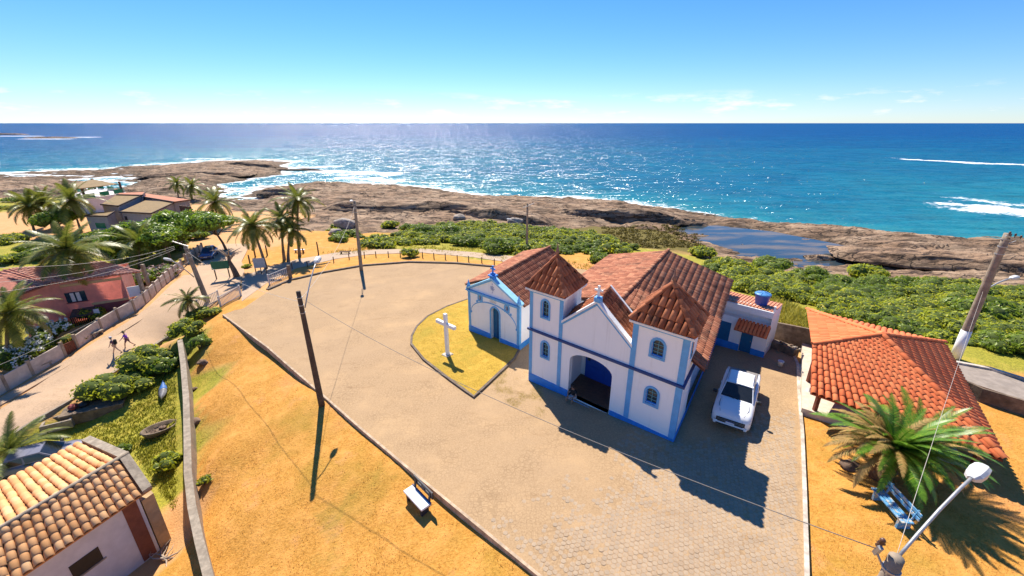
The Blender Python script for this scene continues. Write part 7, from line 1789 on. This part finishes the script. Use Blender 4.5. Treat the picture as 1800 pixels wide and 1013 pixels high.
# ------------------------------------------------------------------ palms
def frond_mesh(name, L, droop, mat, n=32, width=.62, leaf_droop=.45, stiff=False):
    """One feather leaf growing along +x: a rachis and two rows of leaflets."""
    V = []; F = []
    pts = []
    x = z = 0.0; a = 0.0
    for k in range(n + 1):
        pts.append((x, z, a)); a -= droop / n * (.4 + 1.2 * k / n); x += L / n * math.cos(a); z += L / n * math.sin(a)
    for k in range(n):
        w0, w1 = .035 * (1 - k / n) + .006, .035 * (1 - (k + 1) / n) + .006; o = len(V)
        V += [(pts[k][0], -w0, pts[k][1]), (pts[k][0], w0, pts[k][1]), (pts[k + 1][0], w1, pts[k + 1][1]), (pts[k + 1][0], -w1, pts[k + 1][1])]; F.append((o, o + 1, o + 2, o + 3))
    for k in range(2, n + 1):
        t = k / n; ln = width * (math.sin(math.pi * min(1, t * .9 + .12)) ** .6) * (L / 3.2) * random.uniform(.85, 1.1)
        for s in (-1, 1):
            for sub in (0, .5):
                tt = min(n, k + sub - .5); i = min(n - 1, int(tt)); fr = tt - i; bx = pts[i][0] + (pts[i + 1][0] - pts[i][0]) * fr; bz = pts[i][1] + (pts[i + 1][1] - pts[i][1]) * fr
                fw = .45 + .5 * t; up = .15 if stiff else random.uniform(-.1, .15); dr = 0.08 if stiff else leaf_droop * random.uniform(.6, 1.3)
                d = Vector((fw * math.cos(pts[i][2]), s * 1.0, up + fw * math.sin(pts[i][2]))).normalized()
                p0 = Vector((bx, 0, bz)); p1 = p0 + d * ln * .55 + Vector((0, 0, -dr * ln * .15)); p2 = p0 + d * ln + Vector((0, 0, -dr * ln * .6)); wv = Vector((math.cos(pts[i][2]), 0, math.sin(pts[i][2]))) * ((.019 if stiff else .025) * L / 3.2)
                o = len(V); V += [tuple(p0 - wv), tuple(p0 + wv), tuple(p1 + wv * .9), tuple(p1 - wv * .9), tuple(p2)]; F += [(o, o + 1, o + 2, o + 3), (o + 3, o + 2, o + 4, o + 4)]
    me = bpy.data.meshes.new(name); me.from_pydata(V, [], [f if f[3] != f[2] else f[:3] for f in F]); me.update(); me.materials.append(mat); return me
FR = [frond_mesh('frond', 3.2, .7, M_PALM), frond_mesh('frond', 3.3, 1.15, M_PALM), frond_mesh('frond', 3.1, 1.6, M_PALM), frond_mesh('frond', 3.0, 1.3, M_PALMY)]
def palm(label, base, top, R, n=20, name='palm_tree', r0=.17, fr=FR, yellow=.12, bend=.12, cat='palm tree'):
    """base and top in world space; R is the frond length."""
    base = Vector(base); top = Vector(top); t = thing(name, label, cat, tuple(base)); d = top - base; pts = []
    for k in range(13):
        f = k / 12; pts.append((d.x * (f ** 1.6), d.y * (f ** 1.6), -.3 + (d.z + .3) * f))
    mb = MB(); rad = [r0 * (1.35 - .55 * min(1, k / 5)) * (1 + .05 * (k % 2)) for k in range(13)]; mb.tube(pts, rad, 9); mb.build('trunk', M_PBARK, t, True)
    mb = MB(); mb.lathe([(r0 * .7, -.35), (r0 * 1.35, -.05), (r0 * 1.2, .2), (r0 * .4, .45)], d.x, d.y, 9); mb.v = [(a, b, c + d.z) for a, b, c in mb.v]; mb.build('crown_heart', M_PALMY, t, True)
    for k in range(n):
        az = k * 2.39996 + random.uniform(-.25, .25); f = k / n; el = 1.25 - 1.95 * f ** .85 + random.uniform(-.12, .12)
        me = fr[3] if random.random() < yellow and f > .5 else fr[0 if f < .3 else 1 if f < .7 else 2]
        s = R / 3.2 * random.uniform(.86, 1.1) * (.72 + .28 * min(1, f * 3))
        M = Matrix.Translation(d + Vector((0, 0, .15))) @ Matrix.Rotation(az, 4, 'Z') @ Matrix.Rotation(-el, 4, 'Y') @ Matrix.Rotation(random.uniform(-.35, .35), 4, 'X') @ Matrix.Scale(s, 4)
        link('frond', me, t, mw=M)
    if n > 15:
        for k in range(5):
            a = k * 1.3; me = pebble(.15, k, (1, 1, 1.2), 1, .1); me.materials.append(surf('coconut_husk', (.25, .2, .05), .7, .3, 6)); link('coconut', me, t, d + Vector((.28 * math.cos(a), .28 * math.sin(a), -.15)))
    return t
def palm_px(label, ub, vb, ut, vt, rpx, n=20, **k):
    b = gat(ub, vb); p = on_y(ut, vt, b[1] + k.pop('dy', 0.0)); dep = (p[1] * _c - (p[2] - CAM_H) * _s); return palm(label, b, p, rpx * (1.14 if rpx < 60 else .95) * dep / FPX, n + 8, **k)
palm_px('large coconut palm leaning over the pink house', 172, 548, 118, 440, 88, 26)
palm_px('coconut palm left of the villa with slanting trunk', 143, 408, 125, 352, 50, 22)
palm_px('coconut palm crowded at the left behind the villa palm', 92, 400, 78, 358, 44, 20)
palm_px('coconut palm at the far left by the beach', 60, 405, 52, 362, 42, 18)
palm_px('small palm on the shore beyond the villa, left of two', 314, 348, 311, 322, 20, 16)
palm_px('small palm on the shore beyond the villa, right of two', 339, 354, 337, 326, 24, 16)
palm_px('bushy palm between the villa and the dark tree', 385, 400, 378, 356, 40, 20)
palm_px('leaning coconut palm beside the lane and the green sign', 468, 472, 443, 398, 46, 24)
palm_px('coconut palm left in the cluster by the sea path', 500, 457, 495, 386, 40, 22)
palm_px('short coconut palm in the middle of the cluster by the sea path', 507, 460, 512, 405, 36, 20)
palm_px('tallest coconut palm right in the cluster by the sea path', 527, 450, 524, 352, 40, 22)
palm_px('half hidden palm among the dark trees behind the pink house', 246, 470, 245, 425, 52, 18)
palm_px('large palm at the left edge before the pink house', 18, 640, 18, 552, 85, 24, yellow=.45)
palm_px('small feathery palm beside the leaning pole', 332, 562, 330, 528, 34, 11, r0=.09)
palm_px('low spreading palm behind the tiled house', 25, 830, 20, 795, 92, 14, r0=.12, yellow=.4)
# cycad before the pavilion
CF = [frond_mesh('frond', 3.0, .6, M_CYC, 34, .42, .1, True), frond_mesh('frond', 3.1, 1.0, M_CYC, 34, .42, .12, True), frond_mesh('frond', 2.9, 1.3, M_CYCB, 34, .36, .4), frond_mesh('frond', 3.0, 1.25, M_CYC, 34, .4, .25)]
cb0 = on_plaza(1546, 838); cyc = thing('cycad', 'huge cycad with green and withered fronds before the pavilion', 'cycad', tuple(cb0))
mb = MB(); mb.tube([(0, 0, -.2), (.05, .02, .5), (.12, .06, 1.1), (.16, .08, 1.5)], [.38, .42, .4, .3], 12); mb.build('trunk', surf('cycad_trunk', (.22, .12, .06), .95, .45, 9, (.07, .04, .02), .7, .9), cyc, True)
for k in range(30):
    a = k * 2.4; me = pebble(.1, k, (.7, .7, 1.6), 1, .25); me.materials.append(M_CYCB.copy() if False else M_BARK); link('leaf_base', me, cyc, (.1 + .42 * math.cos(a), .05 + .42 * math.sin(a), .15 + 1.2 * k / 30))
for k in range(84):
    az = k * 2.39996; f = k / 84; el = 1.2 - 1.25 * f + random.uniform(-.1, .1)
    left = math.cos(az - math.radians(150)) > .35; old = (left and random.random() < .75) or random.random() < .16
    me = CF[2] if old else CF[0 if f < .35 else 1 if f < .8 else 3]
    M = Matrix.Translation((.16, .08, 1.55)) @ Matrix.Rotation(az, 4, 'Z') @ Matrix.Rotation(-el, 4, 'Y') @ Matrix.Rotation(random.uniform(-.4, .4), 4, 'X') @ Matrix.Scale(random.uniform(.75, 1.12) * (.8 + .2 * f), 4)
    link('frond', me, cyc, mw=M)

for k in range(44):                    # a second, younger head leaning towards the roof
    az = k * 2.39996; f = k / 44; el = 1.1 - 1.2 * f + random.uniform(-.1, .1)
    me = CF[2] if random.random() < .22 else CF[0 if f < .3 else 1 if f < .75 else 3]
    M = Matrix.Translation((1.35, .35, 1.45)) @ Matrix.Rotation(az, 4, 'Z') @ Matrix.Rotation(-el, 4, 'Y') @ Matrix.Rotation(random.uniform(-.4, .4), 4, 'X') @ Matrix.Scale(random.uniform(.7, .95), 4)
    link('frond', me, cyc, mw=M)
mb = MB(); mb.tube([(.1, .05, .2), (.7, .2, .8), (1.3, .33, 1.4)], [.3, .28, .22], 10); mb.build('side_trunk', M_BARK, cyc, True)
# ------------------------------------------------------------------ broadleaf trees
def tree(label, base, h, R, mat, n=12, per=70, size=.26, trunk=.16, lean=(0, 0), name='broadleaf_tree'):
    base = Vector(base); t = thing(name, label, 'tree', tuple(base)); mb = MB(); top = Vector((lean[0], lean[1], h * .62))
    mb.tube([(0, 0, -.3), tuple(top * .4 + Vector((.1, 0, 0))), tuple(top)], [trunk * 1.2, trunk * .9, trunk * .6], 9); mb.build('trunk', M_BARK, t, True)
    lo = [(a + top.x, b + top.y, c + h * .45, r, rz) for a, b, c, r, rz in lobes(n, R, h * .9, .8)]
    mb = MB()
    for l in lo[::2]: mb.tube([tuple(top * .75), tuple((top * .75).lerp(Vector(l[:3]), .55) + Vector((0, 0, -.1))), l[:3]], [trunk * .5, trunk * .3, .03], 6)
    mb.build('limb', M_BARK, t, True)
    V, F = leaves_on(lo, per, size); link('crown', fast_mesh('crown', V, F, mat), t)
    V, F = core_of(lo, .62); link('shade_core', fast_mesh('shade_core', V, F, M_CORE, True), t)
    return t
tree('broad dark almond tree before the villa', gat(268, 455), 4.4, 3.6, M_TREE, 16, 75, .26)
tree('dark almond tree right of the villa over the lane', gat(318, 440), 5.0, 3.4, M_TREE, 14, 75, .26)
tree('bright almond tree with slanting trunk over the blue car', gat(399, 440), 4.6, 3.0, M_TREE, 13, 80, .24, lean=(-1.2, .2))
tree('dense tree filling the gap behind the pink house roof', gat(215, 468), 3.2, 2.6, M_TREE, 13, 75, .24)
tree('dark tree at the left beside the crowded palms', gat(110, 412), 3.6, 3.0, M_BUSHD, 11, 75, .26)
for u, v, R, h, mat, lb in ((130, 430, 2.0, 1.8, M_SCRUB, 'bright bush below the crowded palms'), (165, 425, 2.0, 2.0, M_BUSHD, 'dark bush at the foot of the villa wall'), (205, 432, 2.2, 2.2, M_TREE, 'leafy bush right of the villa window wall'), (70, 455, 2.0, 1.5, M_BUSHD, 'dark bush left of the leaning palm crown'), (15, 462, 1.8, 1.4, M_SCRUB, 'bright bush at the left edge behind the pink house'), (345, 420, 2.0, 1.8, M_BUSHD, 'dark bush behind the short fence'), (100, 375, 2.0, 1.6, M_BUSHD, 'dark bush beneath the far left palms'), (350, 385, 2.0, 1.6, M_TREE, 'leafy bush between villa and bushy palm'), (1235, 452, 2.0, 1.8, M_SCRUB, 'bright shrub at the corner of the church roof towards the pool'), (185, 520, 1.2, 1.2, M_BUSHD, 'dark bush against the pink house wall')):
    shrub(lb, gat(u, v), R, h, mat, 110, .2)
tree('leafy tree behind the pink flowering hedge', gat(300, 462), 4.2, 2.6, M_TREE, 12, 80, .24)
bt = gat(418, 487); bto = thing('bare_tree', 'bare crooked tree stump with grey branches beside the green sign', 'tree', tuple(bt))
mb = MB(); mb.tube([(0, 0, -.2), (-.25, 0, 1.0), (-.6, .1, 1.9), (-.5, .1, 2.6)], [.34, .27, .2, .12], 9); mb.build('trunk', M_BARK, bto, True)
for k in range(7):
    a = k * .9; mb = MB(); mb.tube([(-.55, .1, 2.0 + .08 * k), (-.55 + .9 * math.cos(a), .1 + .6 * math.sin(a), 2.9 + .1 * k), (-.55 + 1.7 * math.cos(a), .1 + 1.1 * math.sin(a), 3.1 + .15 * (k % 3))], [.09, .05, .02], 6); mb.build('branch', M_DEAD, bto, True)

# ------------------------------------------------------------------ grass: dry tufts on the slope and lawns, tall yellow grass by the scrub, weeds in the paving
def tufts(name, label, P, h, mat, blades=4, spread=.06):
    n = len(P); k = blades; a = rng.uniform(0, 6.283, (n, k)); hh = h * rng.uniform(.5, 1.3, (n, k)); le = rng.uniform(.2, .9, (n, k)) * hh
    bx = P[:, None, 0] + rng.normal(size=(n, k)) * spread; by = P[:, None, 1] + rng.normal(size=(n, k)) * spread; bz = np.broadcast_to(P[:, None, 2], (n, k)) - .02; w = .12 * hh + .008
    ca, sa = np.cos(a), np.sin(a)
    V = np.stack([np.stack([bx - sa * w, by + ca * w, bz], -1), np.stack([bx + sa * w, by - ca * w, bz], -1), np.stack([bx + ca * le, by + sa * le, bz + hh], -1)], 2).reshape(-1, 3)
    return tag(structure(link(name, fast_mesh(name, V, np.arange(len(V)).reshape(-1, 3), mat)), 'stuff'), label, 'grass')
def ground_pts(poly, n, cond=None):
    us = [p[0] for p in poly]; vs = [p[1] for p in poly]; W = np.array([on_z(u, v, 0)[:2] for u, v in poly]); out = []
    u = rng.uniform(min(us), max(us), n * 3); v = rng.uniform(min(vs), max(vs), n * 3); ok = in_poly(u, v, poly); u, v = u[ok][:n], v[ok][:n]
    a = (u - PCX) / FPX; b = (v - PCY) / FPX; d = np.stack([a, _c - b * _s, -_s - b * _c], 1); z = np.zeros(len(u))
    for _ in range(8):
        t = (z - CAM_H) / d[:, 2]; x, y = d[:, 0] * t, d[:, 1] * t; z = G_arr(x, y)
    P = np.stack([x, y, z], 1)
    if cond is not None: P = P[cond(P)]
    return P
off_pl = lambda P: ~in_poly(P[:, 0], P[:, 1], PLAZA) & (fbm(P[:, 0] / 1.7, P[:, 1] / 1.7, 4) + .25 * rng.uniform(-1, 1, len(P)) > .5)
tufts('grass', 'dry straw coloured grass on the slope below the square', ground_pts([(385, 565), (545, 695), (700, 815), (935, 1013), (380, 1013), (350, 820), (345, 640)], 8000, off_pl), .05, M_STRAWG)
tufts('grass', 'dry straw coloured grass on the lawn beside the pavilion', ground_pts([(1422, 700), (1800, 840), (1800, 1013), (1425, 1013)], 4000, off_pl), .05, M_STRAWG)
tufts('grass', 'tall yellow green grass behind the yard wall', ground_pts([(1352, 530), (1420, 555), (1425, 595), (1350, 575)], 700), .7, M_GRASSY, 6, .15)
tufts('grass', 'green grass in the sunken garden', ground_pts([(110, 770), (215, 735), (310, 640), (310, 900), (230, 790)], 2500), .16, leafmat('garden_grass', (.12, .15, .012), (.36, .34, .03), None, .6, .3))
tufts('grass', 'yellowish verge grass along the scrub and sea path', ground_pts([(560, 445), (700, 425), (900, 440), (1060, 470), (1000, 490), (880, 460), (700, 436), (600, 450)], 2500, off_pl), .25, M_GRASSY, 5, .12)
wp = ground_pts([(850, 660), (900, 640), (945, 670), (965, 730), (930, 740), (880, 700)], 5000); wp = wp[fbm(wp[:, 0] * 1.3, wp[:, 1] * 1.3) > .55]; wp[:, 2] = pz_arr(wp[:, 0], wp[:, 1]) + .01
tufts('weeds', 'yellow green weeds in the paving before the church', wp, .035, leafmat('weed', (.42, .36, .04), (.66, .54, .1), None, .7, .2), 4, .08)
lp = np.array([(x, y) for x, y in zip(rng.uniform(-12, 4, 9000), rng.uniform(18, 36, 9000))]); lp = lp[in_poly(lp[:, 0], lp[:, 1], LAWN)]; lp = np.c_[lp, pz_arr(lp[:, 0], lp[:, 1]) + .1]
tufts('grass', 'short golden grass of the lawn round the white cross', lp, .06, leafmat('golden_grass', (.35, .24, .02), (.6, .42, .06), None, .8, .2), 4, .08)
